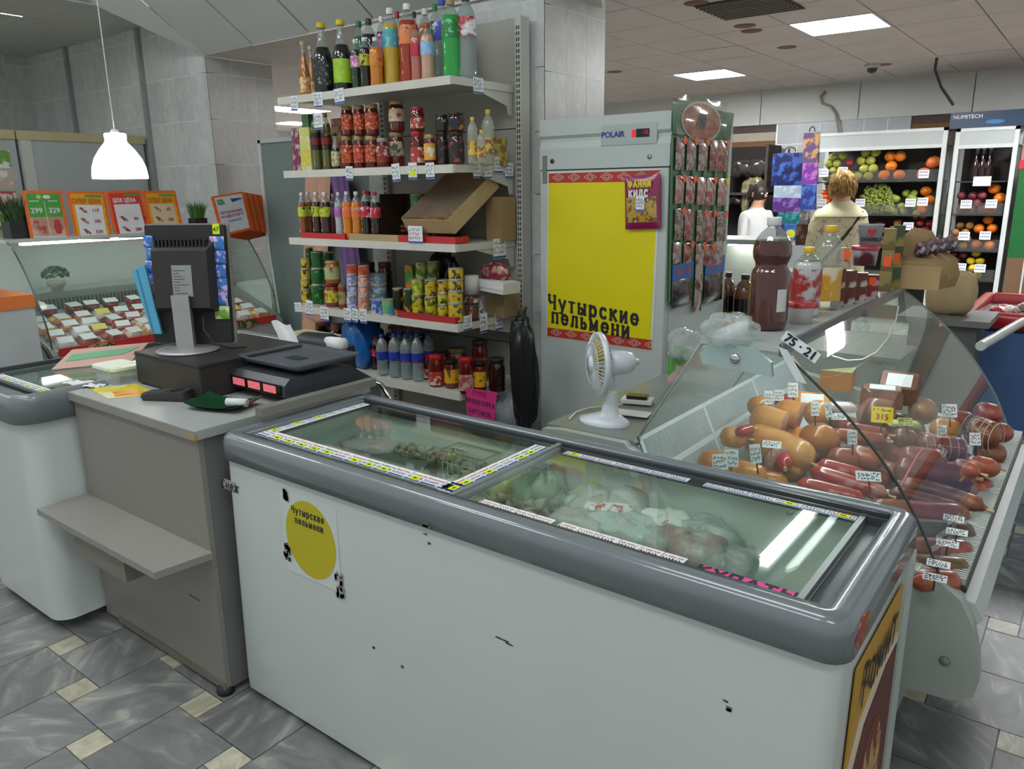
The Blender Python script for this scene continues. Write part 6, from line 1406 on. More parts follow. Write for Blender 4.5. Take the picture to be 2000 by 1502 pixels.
bottle('white_bottle', 'white and red labelled bottle with yellow cap behind the white tub', pos, r*.86, h, 'b9bcb8', 'd8a81c', spots('9a2426', 'b8b8b4', 16, .52, .35, '3a4a7a'), 'pet', .8, (.14, .70), 'bottles on the display case', waist=0)
pos, r, h = onTop(1610, 604, 440, 60)
bottle('oil_bottle', 'tall clear oil bottle with yellow cap and orange label on the case', pos, r*.9, h, glass('dedcc8', .12, .05, 'clear_oil', .2), 'd8a81c', spots('c8962a', 'd8ccb0', 14, .52, .35), 'pet', .72, (.12, .52), 'bottles on the display case', waist=.04)
pos, r, h = onTop(1547, 612, 520, 22)
bottle('sauce_bottle', 'narrow red and green bottle between the brown bottle and the white one', pos, r, h, '8a3a2a', '6aa02a', spots('b03a2a', '3a8a3a', 16, .5), 'pet', .8, (.1, .7), 'bottles on the display case', waist=0)
BRN = spots('5a2a1e', 'b8a8a0', 26, .6, .35, '8a5a4a'); RDC = spots('7a1c20', 'b8a0a0', 26, .6, .35)
zz = TZ
for k, (px, bp) in enumerate(((1634, 598), (1656, 592), (1678, 585), (1701, 578))):
    pos, r, h = onTop(px, bp, 562-1.5*k, 24)
    for j in range(2):
        t = thing('tea_tin', 'brown rectangular tin, %s row, %s column from the left of the stack on the case' % (('lower', 'upper')[j], ORD[k]), 'tin', (pos[0], pos[1], TZ+h*j+.001*j), .25, 'brown tins on the display case')
        obj('tin', MB().prism(rrect(-r, r, -r, r, .006, 2), 0, h), BRN if k < 3 else RDC, t); obj('tin_lid', MB().prism(rrect(-r*.96, r*.96, -r*.96, r*.96, .006, 2), h-.004, h+.0005), mat('8a7448', .4, metal=.5), t)
    if k == 3:
        obj('orange_sticker', MB().box(-r*.5, r*.5, -r-.001, -r, h*.1, h*.8), NORANGE, t)
pos, r, h = onTop(1640, 596, 562, 24); zt = TZ+2*h+.004; base0 = Vector(pos)
def up2(px, bpx, tpx, w_, y_):
    a_, b_ = P(px, bpx, y=y_), P(px, tpx, y=y_); d = (a_-CAM).dot(FW); return (a_.x, y_, a_.z), w_*d/F/2, b_.z-a_.z
y_ = base0.y+.04
pos, r, h = up2(1645, 526, 487, 26, y_); t = thing('coffee_can', 'small brown and cream can on top of the brown tins with an orange sticker', 'can', (pos[0], y_, zt)); obj('can_body', MB().lathe([(r*.96, 0), (r, .003), (r, h-.003), (r*.96, h)], 20), spots('8a4a3a', 'c8b8a0', 30, .5, .4), t); obj('can_lid', MB().lathe([(r*.97, h-.001), (r*.9, h+.001), (0, h+.001)], 20), CHROME, t); obj('orange_sticker', MB().prism(ell(r*.5, h*.7, .018, .018, 12), -r-.002, -r*.86, axis='y'), NORANGE, t)
pos, r, h = up2(1687, 525, 487, 50, base0.y+.16); t = thing('bucket', 'white and maroon bucket with a red lid on top of the brown tins', 'bucket', (pos[0], pos[1], zt)); obj('bucket_body', MB().lathe([(0, 0), (r*.82, 0), (r*.95, h*.82)], 24), spots('b5b1b4', '5a2434', 8, .5, .3), t); obj('bucket_lid', MB().lathe([(r, h*.8), (r*1.02, h*.84), (r*1.02, h*.97), (r*.96, h), (0, h)], 24), mat('a81c38', .3, coat=.3), t); zt2 = zt+h
pos, r, h = up2(1697, 487, 445, 46, base0.y+.18); t = thing('grey_pot', 'light grey conical pot with a red heart print on top of the bucket', 'pot', (pos[0], pos[1], zt2), 0); obj('pot_body', MB().lathe([(0, 0), (r*.78, 0), (r, h*.93), (r*1.03, h*.94), (r*1.03, h), (r*.95, h)], 24), mat('a3a9ab', .4), t)
ht = [(0, -.5), (.5, .1), (.42, .42), (.18, .45), (0, .25), (-.18, .45), (-.42, .42), (-.5, .1)]
obj('heart_print', MB().prism([(.0+a_*.028, h*.62+b_*.028) for a_, b_ in ht], -r*.97, -r*.88, axis='y', T=Matrix.Rotation(.35, 4, 'Z')), mat('a8243c', .5), t); text('DOUBLE', .016, INK, t, Matrix.Rotation(.35, 4, 'Z') @ TM((0, -r*.96, h*.3), (1, 0, 0), (0, 0, 1)), bold=.001)
for k, (px, bp, tp, w_) in enumerate(((1727, 568, 528, 22), (1745, 562, 522, 20))):
    pos, r, h = onTop(px, bp, tp, w_)
    for j in range(3):
        t = thing('tea_tin', 'narrow green and gold tin, %s, %s stack beside the cardboard stand' % (('bottom', 'middle', 'top')[j], ('left', 'right')[k]), 'tin', (pos[0], pos[1], TZ+h*j+.001*j), .2, 'green tins on the display case')
        obj('tin', MB().prism(rrect(-r, r, -r*1.2, r*1.2, .005, 2), 0, h), spots('3a4a2a', '8a7a3a', 16, .5, .35) if k else spots('8a7a4a', '6a5a2a', 16, .5, .35), t)
        if j == 1: obj('orange_sticker', MB().box(-r*.6, r*.6, -r*1.2-.001, -r*1.2, h*.2, h*.7), NORANGE, t)
# curved cardboard stand of packs
p = P(1800, 562, z=TZ); t = thing('cardboard_stand', 'plain cardboard display stand with curved scalloped sides on the case end', 'stand', (p.x, p.y, TZ), 0)
CBM = mat('a58a62', .8, var=.04)
sc0 = p.y-CAM.y
def side_(x0): return MB().prism([(-.17, 0), (.14, 0), (.16, .06), (.13, .13), (.06, .155), (.04, .2), (-.02, .255), (-.10, .265), (-.16, .22), (-.17, .1)], x0, x0+.004, axis='x', T=Matrix.Rotation(-pi/2+.15, 4, 'Z'))
for k in range(6):
    T_ = Matrix.Translation((.006*k-.02, -.05+.03*k, 0)) @ Matrix.Diagonal((.6, .6, .80 if k > 2 else .62+.05*k, 1))
    d_ = MB(); d_.prism([(-.17, 0), (.14, 0), (.16, .06), (.13, .13), (.06, .165), (.02, .20), (-.02, .25), (-.10, .265), (-.16, .22), (-.17, .1)] if k > 1 else [(-.17, 0), (.14, 0), (.15, .10), (.10, .16), (-.17, .17)], -.002, .002, axis='y', T=T_); obj('divider', d_, CBM, t)
obj('front', MB().box(-.122, .065, -.06, -.056, 0, .085), mat('b0946a', .8), t)
for k in range(4):
    bag('snack_bag', (p.x-.01+.025*k, p.y-.02+.035*k, TZ+.14+.006*k), (.045, .03, .05), spots('7a5a5a', '3a2430', 20, .5, .3, 'b8a8a8', coat=.5), 'small pinkish snack bag in the cardboard stand, %s' % od(k, 4), 'packet', 'snack bags in the stand', .3*k, 110+k)
# ---- fan on the worktop
fp = P(1186, 822, z=.868)
fan = thing('desk_fan', 'small white desk fan with pale yellow blades on the worktop', 'fan', (fp.x, fp.y, .861), 0)
WPL = mat('c6ccd2', .3, coat=.4, var=.02)
e_ = MB(); loft(e_, [[(x*1.0, y, 0) for x, y in ell(-.01, 0, .082, .055, 28)], [(x, y, .010) for x, y in ell(-.01, 0, .082, .055, 28)], [(x, y, .022) for x, y in ell(0, 0, .055, .036, 28)], [(x, y, .035) for x, y in ell(.008, 0, .028, .022, 28)], [(x, y, .075) for x, y in ell(.012, 0, .020, .018, 28)], [(x, y, .100) for x, y in ell(.014, 0, .016, .014, 28)]], cap0=True, cap1=True)
obj('base', e_, WPL, fan)
hc = Vector((.004, 0, .186)); ax = Matrix.Rotation(radians(228), 4, 'Z') @ Matrix.Rotation(radians(90), 4, 'Y')
HT = Matrix.Translation(hc) @ ax   # local z = blowing direction
obj('motor_housing', MB().lathe([(0, -.075), (.022, -.075), (.030, -.068), (.036, -.045), (.038, -.005), (.03, .004), (0, .004)], 24, T=HT), WPL, fan)
obj('oscillator_knob', MB().lathe([(0, -.09), (.010, -.09), (.012, -.075)], 12, T=HT), WPL, fan)
obj('neck_bracket', MB().box(-.010, .010, -.018, .018, -.075, -.02, T=Matrix.Translation(hc)), WPL, fan)
cg = MB(); Rr = .092
for k in range(44):
    a = 2*pi*k/44
    cg.tube([HT @ Vector((rr*cos(a), rr*sin(a), zz)) for rr, zz in ((.03, .010), (.070, .012), (Rr, .026), (Rr, .040), (.072, .052), (.028, .058))], .0012, 4)
for rr, zz in ((Rr+.0005, .033), (.062, .054), (.03, .059), (.03, .012)): cg.tube([HT @ Vector((rr*cos(2*pi*k/32), rr*sin(2*pi*k/32), zz)) for k in range(32)], .0022 if rr > .08 else .0014, 5, closed=True)
obj('cage', cg, WPL, fan)
obj('cage_ring', MB().lathe([(Rr-.002, .024), (Rr+.003, .026), (Rr+.003, .040), (Rr-.002, .042), (Rr-.002, .024)], 40, T=HT), WPL, fan)
obj('hub_cap', MB().lathe([(.028, .056), (.028, .062), (0, .064)], 20, T=HT), WPL, fan)
for k in range(3):
    a = 2*pi*k/3
    obj('blade', MB().grid(lambda u, v: tuple(HT @ Vector(((.012+.066*v)*cos(a+(.3+1.15*v**.5)*(u-.2)), (.012+.066*v)*sin(a+(.3+1.15*v**.5)*(u-.2)), .022+.022*u))), 8, 6), mat('c2b25a', .4, coat=.2), fan)
t = thing('phone_and_notes', 'black phone on a stack of white notes beside the fan', 'phone', tuple(P(1245, 785, z=.868)), .3); obj('phone', MB().prism(rrect(-.035, .035, -.02, .02, .006, 2), .012, .024), mat('141414', .25, coat=.4), t); obj('notepad', MB().box(-.05, .05, -.03, .03, 0, .012), mat('c9c9c4', .6), t)
t = thing('note_sheet', 'white sheet of paper lying behind the fan base', 'paper', tuple(P(1238, 808, z=.868)), .2); obj('paper_sheet', MB().box(-.06, .05, -.03, .03, 0, .002), mat('cfcfca', .6), t)
t = thing('fan_cord', 'white power cord looping beside the fan base', 'cord', (0, 0, 0)); obj('cord', MB().tube([P(*q, z=.866) for q in ((1112, 818), (1125, 805), (1150, 797), (1185, 793), (1215, 790))], .0025, 6), WPL, t)
bag('snack_bag', tuple(P(1332, 722, z=.93)), (.10, .05, .16), spots('4f9a3a', 'c8a8a0', 16, .5, .3, '8ab0b8', coat=.5), 'green snack bag with red lettering standing at the rear glass', 'bag', rz=.6, seed=130, amp=.08)
bag('clear_bag', tuple(P(1335, 672, z=1.03)), (.10, .06, .09), FILM, 'crumpled transparent bag above the green snack bag', 'bag', rz=.6, seed=131, amp=.3)
bag('clear_bag', tuple(P(1428, 645, z=1.20)), (.12, .10, .07), FILM, 'crumpled transparent plastic lying on the bracket beside the brown bottle', 'bag', rz=.3, seed=132, amp=.3)
# dark bottles on a low counter behind
dp = FW+RT*((1408-1000)/F)-UP*((655-751)/F); q0 = CAM+dp*4.2
lc = thing('back_counter', 'low white service counter behind the display case holding dark bottles', 'counter', (0, 0, 0)); obj('cabinet_body', MB().box(q0.x-.13, q0.x+.9, q0.y-.1, q0.y+.5, 0, q0.z-.02), mat('a9ada9', .4), lc); obj('countertop', MB().box(q0.x-.15, q0.x+.92, q0.y-.12, q0.y+.52, q0.z-.02, q0.z), mat('9fa4a0', .35), lc)
for k, (px, w_) in enumerate(((1393, 40), (1417, 32), (1449, 42))):
    p = P(px, 655, z=q0.z) if k != 1 else P(px, 648, z=q0.z); d = (p-CAM).dot(FW); hh = .33
    bottle('dark_bottle', 'dark brown drink bottle with yellow label behind the case, %s of three' % ('leftmost', 'middle', 'rightmost')[k], tuple(p), w_*d/F/2, hh, '140d08', '14100e', spots('c8a020', '7a2030', 10, .6, .35, 'd8ccb0'), 'pet', .62, (.06, .36), 'dark bottles with yellow labels', empty=mat('5a3410', .2, coat=.5), waist=0)
# ================================================================ LEFT: sausage counter, signs, lamp, cabinets
QY0, QY1 = 1.75, 3.22
lcs = thing('display_case', 'curved glass meat counter with a red front strip below the promotional signs', 'display case')
LG = mat('a6aca8', .4)
top = (-4.87, 1.30)
gpl = [(-4.50, .735), (-4.53, .86), (-4.60, 1.0), (-4.70, 1.15), (-4.80, 1.26), top]
def cr_(pts, n_=16):
    o = []
    for i in range(n_+1):
        t_ = i/n_*(len(pts)-1); k = min(int(t_), len(pts)-2); f_ = t_-k
        p = [Vector(pts[max(k-1, 0)]), Vector(pts[k]), Vector(pts[k+1]), Vector(pts[min(k+2, len(pts)-1)])]
        o.append(.5*((2*p[1])+(-p[0]+p[2])*f_+(2*p[0]-5*p[1]+4*p[2]-p[3])*f_*f_+(-p[0]+3*p[1]-3*p[2]+p[3])*f_**3))
    return o
gl_ = cr_(gpl)
fgl = obj('front_glass', MB().grid(lambda u, v: (gl_[round(v*16)].x, QY0+(QY1-QY0)*u, gl_[round(v*16)].y), 1, 16), glass('eef4f1', .06, .03, 'case_glass', .04), lcs)
for y_ in (QY0, QY1): obj('glass_edge', MB().tube([(p.x, y_, p.y) for p in gl_], .005, 6), mat('3c4a42', .2, coat=.5), fgl)
obj('support_post', MB().tube([(-4.55, QY1, 1.28), (-4.52, QY1, 1.0), (-4.49, QY1, .74)], .008, 6), mat('b4bab6', .3), fgl)
eprof = [(-5.35, .45), (-5.35, .98), (-5.1, .93), (-4.66, .78), (-4.53, .735), (-4.49, .70), (-4.47, .62), (-4.48, .45)]
for y_ in (QY0-.02, QY1-.02): obj('end_panel', MB().prism(eprof, y_, y_+.04, axis='y'), mat('8a918c', .45), lcs)
ee = MB(); ee.tube([(-5.1, QY0-.02, .935), (-4.66, QY0-.02, .785), (-4.53, QY0-.02, .735), (-4.485, QY0-.02, .69), (-4.475, QY0-.02, .60)], .012, 6); obj('edge_strip', ee, mat('2f3a35', .4), lcs)
for y_ in (QY0, QY1): obj('end_glass', MB().prism([(-5.2, .96), (-5.2, 1.29), (-4.87, 1.30)]+[(p.x, p.y) for p in gl_[::-1][1:]]+[(-4.66, .79), (-5.1, .94)], y_-.002, y_+.002, axis='y'), glass('eef4f1', .05, .03, 'end_glass', .04), lcs)
obj('red_strip', MB().box(-4.500, -4.488, QY0+.03, QY1-.03, .69, .735), mat('b82a30', .4, coat=.3), lcs)
for y_ in (2.0, 2.45, 2.95): obj('strip_emblem', MB().prism(ell(y_, .705, .09, .028), -4.489, -4.484, axis='x'), spots('3a4a2a', 'a8a060', 30, .55), lcs)
obj('front_panel', MB().box(-4.52, -4.50, QY0+.02, QY1-.02, .1, .69), LG, lcs)
obj('base', MB().box(-5.3, -4.53, QY0+.02, QY1-.02, .02, .45), LG, lcs)
obj('deck', MB().add([(-5.15, QY0+.02, .86), (-4.51, QY0+.02, .715), (-4.51, QY1-.02, .715), (-5.15, QY1-.02, .86), (-5.15, QY0+.02, .84), (-4.51, QY0+.02, .695), (-4.51, QY1-.02, .695), (-5.15, QY1-.02, .84)],
    [(0, 1, 2, 3), (4, 7, 6, 5), (0, 4, 5, 1), (1, 5, 6, 2), (2, 6, 7, 3), (3, 7, 4, 0)]), mat('9aa09c', .4), lcs)
obj('rear_panel', MB().box(-5.17, -5.15, QY0+.02, QY1-.02, .84, 1.0), mat('8a928f', .4), lcs)
q = MB()
for k in range(60): q.box(-5.149, -5.143, QY0+.04+.0235*k, QY0+.05+.0235*k, .865, .93)
obj('rear_grille', q, mat('4a4f4e', .5), lcs)['kind'] = 'stuff'
obj('inner_shelf', MB().box(-5.14, -4.86, QY0+.03, QY1-.03, 1.0, 1.006), GLASS, lcs)
obj('rear_door', MB().box(-5.21, -5.20, QY0+.02, QY1-.02, 1.0, 1.29), glass('dfe8e4', .1, .1, 'frosted_rear', .35), lcs)
obj('top_shelf', MB().box(-5.25, -4.86, QY0-.01, QY1+.01, 1.295, 1.315), mat('b0b6b4', .25, coat=.4), lcs)
tl_ = obj('case_lamp', MB().box(-4.98, -4.93, QY0+.1, QY1-.1, 1.275, 1.293), mat('f4fbf8', .5, emit=7, var=0), lcs)
# packs of meat: rows over rows
cols_ = [('c84a44', '7a2420'), ('b89078', 'd0b8a8'), ('d8b85a', 'c87a4a'), ('8a3a30', 'b8705a'), ('a8a4a0', 'c8c4bc'), ('6a2a28', '9a5048')]
rn = random.Random(4)
for r_ in range(5):
    for k in range(11):
        x_ = -5.06+.12*r_; y_ = QY0+.11+.125*k+rn.uniform(-.012, .012)
        if y_ > QY1-.08: continue
        z_ = .86-(x_+5.15)*.2266+.004
        t = thing('meat_pack', 'small %s pack with label in the left counter, %s row, %s from left' % (('red', 'pinkish', 'yellow', 'brown', 'pale', 'dark red')[(r_*7+k) % 6] if r_ else 'rounded red', ORD[r_], ORD[k]), 'packet', (x_, y_, z_), pi/2+rn.uniform(-.4, .4), 'labelled meat packs in the left counter', rot=(0, .22, rn.uniform(-.3, .3)))
        c_ = cols_[(r_*7+k) % 6] if r_ else (('b83a3a', '7a2420') if k % 3 else ('a85a4a', '6a2424')); hh = .05 if r_ == 0 else .03
        b_ = MB().ball((0, 0, hh*.5), (.045, .050, hh*.62), seg=12, rings=7) if r_ == 0 else loft(MB(), [rl(-.05, .05, -.055, .055, .012, 0, 2), rl(-.048, .048, -.053, .053, .012, hh*.6, 2), rl(-.036, .036, -.04, .04, .012, hh, 2)], cap0=True, cap1=True)
        obj('pack', b_, spots(c_[0], c_[1], 20, .5, .3, coat=.4), t)
        obj('white_label', MB().box(-.034, .03, -.038, .04, hh+.004, hh+.006, T=Matrix.Rotation(.18 if r_ else .1, 4, 'Y')), PAPER if (k*3+r_*5) % 7 or r_ == 0 else mat('d8d060', .6), t)
t = thing('pot_plant', 'small bushy green plant in a white bowl on the glass shelf inside the left counter', 'plant', tuple(P(112, 563, x=-4.98)))
t.location.z = 1.007
obj('bowl', MB().lathe([(0, 0), (.03, .0), (.05, .03), (.055, .05), (.05, .05), (0, .04)], 20), mat('a8a49a', .5), t)
def leaves(n_, r_, h_, z0_, seed, w_=.012, grass=False):
    rn = random.Random(seed); mb = MB()
    for _ in range(n_):
        a = rn.uniform(0, 2*pi)
        if grass:
            rr = r_*.6*sqrt(rn.random()); b_ = Vector((rr*cos(a), rr*sin(a), z0_)); tp = b_+Vector((cos(a)*rn.uniform(0, r_*.9), sin(a)*rn.uniform(0, r_*.9), h_*rn.uniform(.6, 1))); s_ = Vector((-sin(a), cos(a), 0))*w_*.4
            m_ = b_.lerp(tp, .5)+Vector((0, 0, h_*.1)); mb.add([b_-s_, b_+s_, m_+s_*.8, m_-s_*.8, tp], [(0, 1, 2, 3), (3, 2, 4)])
        else:
            e = rn.uniform(-.3, 1.4); c_ = Vector((r_*cos(a)*cos(e), r_*sin(a)*cos(e), z0_+h_*.5+h_*.5*sin(e))); u = Vector((rn.uniform(-1, 1), rn.uniform(-1, 1), rn.uniform(-1, 1))).normalized(); v = u.orthogonal().normalized()
            mb.add([c_-u*w_, c_+v*w_*.6, c_+u*w_, c_-v*w_*.6], [(0, 1, 2, 3)])
    return mb
obj('foliage', leaves(260, .07, .09, .04, 5), mat('3a6a4a', .6, var=.2, scale=40), t)['kind'] = 'stuff'
for px, py, w_, de in ((40, 478, 1.35, 'dark pot of artificial grass at the left end of the counter top'), (388, 446, 1.0, 'small dark pot of bright artificial grass right of the signs')):
    p = P(px, py, z=1.315); p = P(px, py, x=-5.02) if px < 100 else P(px, py, x=-5.05); s_ = w_
    t = thing('grass_pot', de, 'plant', (p.x, p.y, 1.316))
    obj('pot', MB().box(-.045*s_, .045*s_, -.045*s_, .045*s_, 0, .07*s_), mat('1c1e1c', .5), t)
    obj('grass', leaves(260, .075*s_, .13*s_, .065*s_, int(px), .006, True), mat('34502a' if px < 100 else '4a7a34', .6, var=.2, scale=60), t)['kind'] = 'stuff'
# promotional signs in orange frames on the counter top
def sign(p4, label, build, x_=-4.93, frm=ORANGE, group='orange-framed price signs on the counter', nm='price_sign'):
    vs = [P(*q, x=x_) for q in p4]   # tl, tr, br, bl
    t = thing(nm, label, 'sign', tuple((vs[2]+vs[3])/2), 0, group)
    vs = [v-t.location for v in vs]
    W = [Vector((0, v.y, v.z)) for v in vs]
    def q(u, v, d=0): a = W[0].lerp(W[1], u); b_ = W[3].lerp(W[2], u); c_ = a.lerp(b_, v); return c_+Vector((d, 0, 0))
    def sl_(name, uv, d, m, par=t, th=.006):
        pts = [q(u, v, d) for u, v in uv]; n_ = len(pts)
        return obj(name, MB().add(pts+[p-Vector((th, 0, 0)) for p in pts], [tuple(range(n_))[::-1], tuple(range(n_, 2*n_))]+[(i, (i+1) % n_, n_+(i+1) % n_, n_+i) for i in range(n_)]), m, par)
    sl_('frame', [(.03, 0), (.97, 0), (1, .02), (1, .98), (.97, 1), (.03, 1), (0, .98), (0, .02)], 0, frm)
    build(sl_, q, t); return t
def stext(q, t, s_, u, v, h, m, bold=.0006, xs=1):
    a = q(u, v, .0036); ud = (q(1, v)-q(0, v)); vd = (q(u, 0)-q(u, 1)); return text(s_, h, m, t, TM(a, ud, vd), bold=bold, xs=xs)
WP = mat('d6d9dc', .5, var=.01); GN = mat('4c9a3e', .5); 
def b_green(sl_, q, t):
    p_ = sl_('paper', [(.08, .05), (.92, .05), (.92, .95), (.08, .95)], .001, WP, th=.001)
    sl_('green_ground', [(.08, .05), (.92, .05), (.92, .5), (.08, .5)], .002, GN, th=.001)
    sl_('meat_photo', [(.08, .5), (.92, .5), (.92, .86), (.08, .86)], .002, spots('b08878', 'c8a898', 12, .5, .5), th=.001)
    sl_('sausage_photo', [(.1, .58), (.2, .53), (.5, .72), (.42, .82), (.28, .78)], .003, spots('a05048', 'c08878', 30), th=.001)
    sl_('red_figure', [(.68, .55), (.8, .55), (.86, .7), (.8, .82), (.68, .82), (.63, .7)], .003, spots('b83a34', '5a4a7a', 20, .5), th=.001)
    sl_('green_strip', [(.08, .88), (.92, .88), (.92, .95), (.08, .95)], .002, mat('7ab85a', .5), th=.001)
    sl_('divider', [(.49, .2), (.5, .2), (.52, .84), (.51, .84)], .0032, WP, th=.001)
    stext(q, t, '299', .27, .38, .042, WP); stext(q, t, '329', .72, .38, .042, WP)
    for u in (.25, .72): sl_('header_line', [(u-.12, .19), (u+.12, .19), (u+.12, .205), (u-.12, .205)], .003, WP, th=.001)
    sl_('logo', [(u_, v_) for u_, v_ in ell(.38, .12, .06, .04, 12)], .003, mat('a8c87a', .5), th=.001); sl_('logo', [(u_, v_) for u_, v_ in ell(.58, .12, .1, .035, 12)], .003, WP, th=.001)
def b_price(title, tc, gc_, bgc, prices, n_=3):
    def f(sl_, q, t):
        sl_('yellow_ground', [(.07, .05), (.93, .05), (.93, .95), (.07, .95)], .001, mat(gc_, .5), th=.001)
        sl_('white_field', [(.14, .27), (.86, .27), (.86, .92), (.14, .92)], .002, mat(bgc, .5), th=.001)
        sl_('green_tab', [(.45, .07), (.9, .07), (.9, .115), (.45, .115)], .003, GN, th=.001); sl_('green_line', [(.1, .925), (.9, .925), (.9, .945), (.1, .945)], .003, GN, th=.001)
        stext(q, t, title, .47, .19, .034, mat(tc, .5), .001, xs=.85)
        for i, pr_ in enumerate(prices):
            v = .36+.21*i+(.0 if len(prices) == 3 else .19)
            sl_('product_photo', [(.22, v-.04), (.3, v-.05), (.44, v+.04), (.42, v+.07), (.32, v+.05)], .003, spots('8a4a44', 'b8908a', 40), th=.001)
            stext(q, t, pr_, .66, v+.02, .028, mat('a83048', .5), .0006)
            sl_('star', [(u_, v_) for u_, v_ in ell(.9, v+.01, .045, .035, 8)], .004, mat('d8b81c', .5) if tc != 'e8e8ec' else RED, th=.001)
    return f
YG = 'e0a420'
sign([(42, 372), (120, 372), (138, 474), (62, 476)], 'orange-framed green sign with sausages and prices 299 and 329, leftmost', b_green)
sign([(129, 373), (204, 374), (221, 472), (150, 473)], 'orange-framed yellow sign reading супер цена, left of two', b_price('СУПЕР ЦЕНА', 'b8502a', YG, 'd9dade', ('117', '185', '539')))
sign([(206, 373), (274, 371), (300, 468), (227, 470)], 'orange-framed red and white sign reading шок цена', b_price('ШОК ЦЕНА', 'e8e8ec', 'd23a34', 'd9dade', ('99', '289')))
sign([(278, 373), (342, 372), (362, 466), (298, 468)], 'orange-framed yellow sign reading супер цена with cream field, right of two', b_price('СУПЕР ЦЕНА', 'b8502a', YG, 'd0c4a0', ('65', '168', '217')))
def b_blank(sl_, q, t): pass
def b_stack(sl_, q, t):
    sl_('white_sheet', [(.09, .05), (.95, .05), (.95, .94), (.09, .94)], .001, mat('c9cfd6', .5), th=.001)
    sl_('green_mark', [(.12, .1), (.3, .1), (.38, .24), (.14, .24)], .002, spots('5a8a6a', '8ab09a', 30), th=.001); sl_('blue_mark', [(.55, .12), (.92, .15), (.92, .17), (.6, .22)], .002, mat('3a4a7a', .5), th=.001)
    stext(q, t, 'Натуральные', .5, .43, .026, mat('b04a5a', .5), .0003); stext(q, t, 'из мираторга', .5, .53, .026, mat('b04a5a', .5), .0003); stext(q, t, 'по цене дня', .55, .66, .018, BLUE, 0)
b0 = [(412, 384), (474, 374), (491, 448), (433, 462)]
for k in range(9, 0, -1):
    sign([(x+5.2*k, y+.9*k) for x, y in b0], 'orange frame in the leaning stack behind the white sheet, %s' % ORD[k-1], b_blank, x_=-4.60-.02*k, frm=ORANGE if k % 2 else mat('c2541f', .4), group='stacked orange frames')
sign(b0, 'white sheet in an orange frame at the front of the leaning stack of frames', b_stack, x_=-4.60, group='stacked orange frames')
# pendant lamp
lp_ = P(236, 350, y=2.0); lx, ly = lp_.x, 2.0; 
a_, b_ = P(186, 340, y=2.0), P(286, 340, y=2.0); rr = 100*((Vector((lx, 2, lp_.z))-CAM).dot(FW))/F/2
zt_ = P(228, 260, y=2.0).z; zb_ = P(236, 349, y=2.0).z; hh = zt_-zb_
pl_ = thing('pendant_lamp', 'glowing white bell-shaped pendant lamp hanging on a thin cord', 'lamp', (lx, ly, zb_))
obj('lamp_shade', MB().lathe([(rr, 0), (rr*1.0, .01), (rr*.96, hh*.25), (rr*.84, hh*.45), (rr*.62, hh*.65), (rr*.42, hh*.79), (rr*.38, hh*.84), (rr*.40, hh*.97), (rr*.36, hh)], 36), mat('fffdf8', .5, emit=3.2, var=0), pl_)
obj('bulb', MB().ball((0, 0, hh*.35), rr*.28), mat('fffaf0', .5, emit=20, var=0), pl_)
obj('cord', MB().tube([(0, 0, hh), (0, 0, 2.764-zb_)], .003, 6), mat('c8ccc8', .5), pl_); obj('socket', MB().lathe([(rr*.2, hh), (.012, hh+.02), (0, hh+.02)], 12), WHITE, pl_)
# tall white cabinet with cream top band behind
XC = -6.1
cb_ = thing('tall_cabinet', 'tall white cabinet with a cream top band against the left tiled wall', 'cabinet', (0, 0, 0))
p0, p1 = P(32, 255, x=XC), P(205, 268, x=XC)
obj('cabinet_body', MB().box(XC-.5, XC, p0.y, 3.26, .05, 1.985), mat('a9b0ae', .4, var=.03), cb_)
obj('top_band', MB().box(XC-.5, XC+.012, p0.y-.01, 3.27, 1.93, 1.99), mat('b5ad84', .5), cb_)
obj('door_frame', MB().box(XC, XC+.008, p0.y+.01, p0.y+.08, .1, 1.93), mat('b9beb6', .4), cb_)
c2_ = thing('tall_cabinet', 'second tall white cabinet with cream band at the extreme left edge', 'cabinet', (0, 0, 0))
obj('cabinet_body', MB().box(XC-.5, XC, p0.y-.9, p0.y-.02, .05, 1.985), mat('a4aba8', .4, var=.03), c2_); obj('top_band', MB().box(XC-.5, XC+.012, p0.y-.9, p0.y-.02, 1.93, 1.99), mat('b5ad84', .5), c2_)
# leftmost white counter with orange band and glass box
p = P(64, 580, x=-4.25); q1 = P(0, 578, x=-4.25)
wc = thing('white_counter', 'white counter with an orange band at the left edge', 'counter', (0, 0, 0))
zt3 = P(30, 578, x=-4.25).z; zo = P(30, 604, x=-4.25).z
obj('panel', MB().box(-4.7, -4.25, q1.y-.5, p.y, .02, zo), mat('aeb3b4', .4), wc); obj('orange_band', MB().box(-4.7, -4.245, q1.y-.5, p.y+.005, zo, zt3), mat('d07434', .45), wc)
g3 = thing('glass_box', 'glass display box with red meat trays on the white counter at the left edge', 'display box', (0, 0, 0)); ph = P(25, 478, x=-4.3).z
obj('glass_wall', MB().box(-4.6, -4.3, q1.y-.5, p.y-.15, zt3+.002, ph), glass('e8efec', .08, .03, 'box_glass', .06), g3)
obj('top_panel', MB().box(-4.61, -4.29, q1.y-.5, p.y-.14, ph, ph+.02), mat('c0c2c4', .4), g3)
for k in range(3):
    for j in range(2):
        t = thing('meat_tray', 'dark red meat tray in the glass box at the left edge, %s shelf, %s' % (('bottom', 'middle', 'top')[k], ('near', 'far')[j]), 'meat tray', (-4.45, p.y-.26-.2*j, zt3+.03+k*(ph-zt3-.02)/3), 0, 'meat trays in the glass box')
        obj('tray', MB().box(-.1, .1, -.08, .08, 0, .012), mat('2a2422', .4), t); obj('meat', MB().ball((0, 0, .03), (.09, .07, .025), noise=.08, rnd=rn), spots('8a2430', 'b87a70', 20, .5, .35), t)
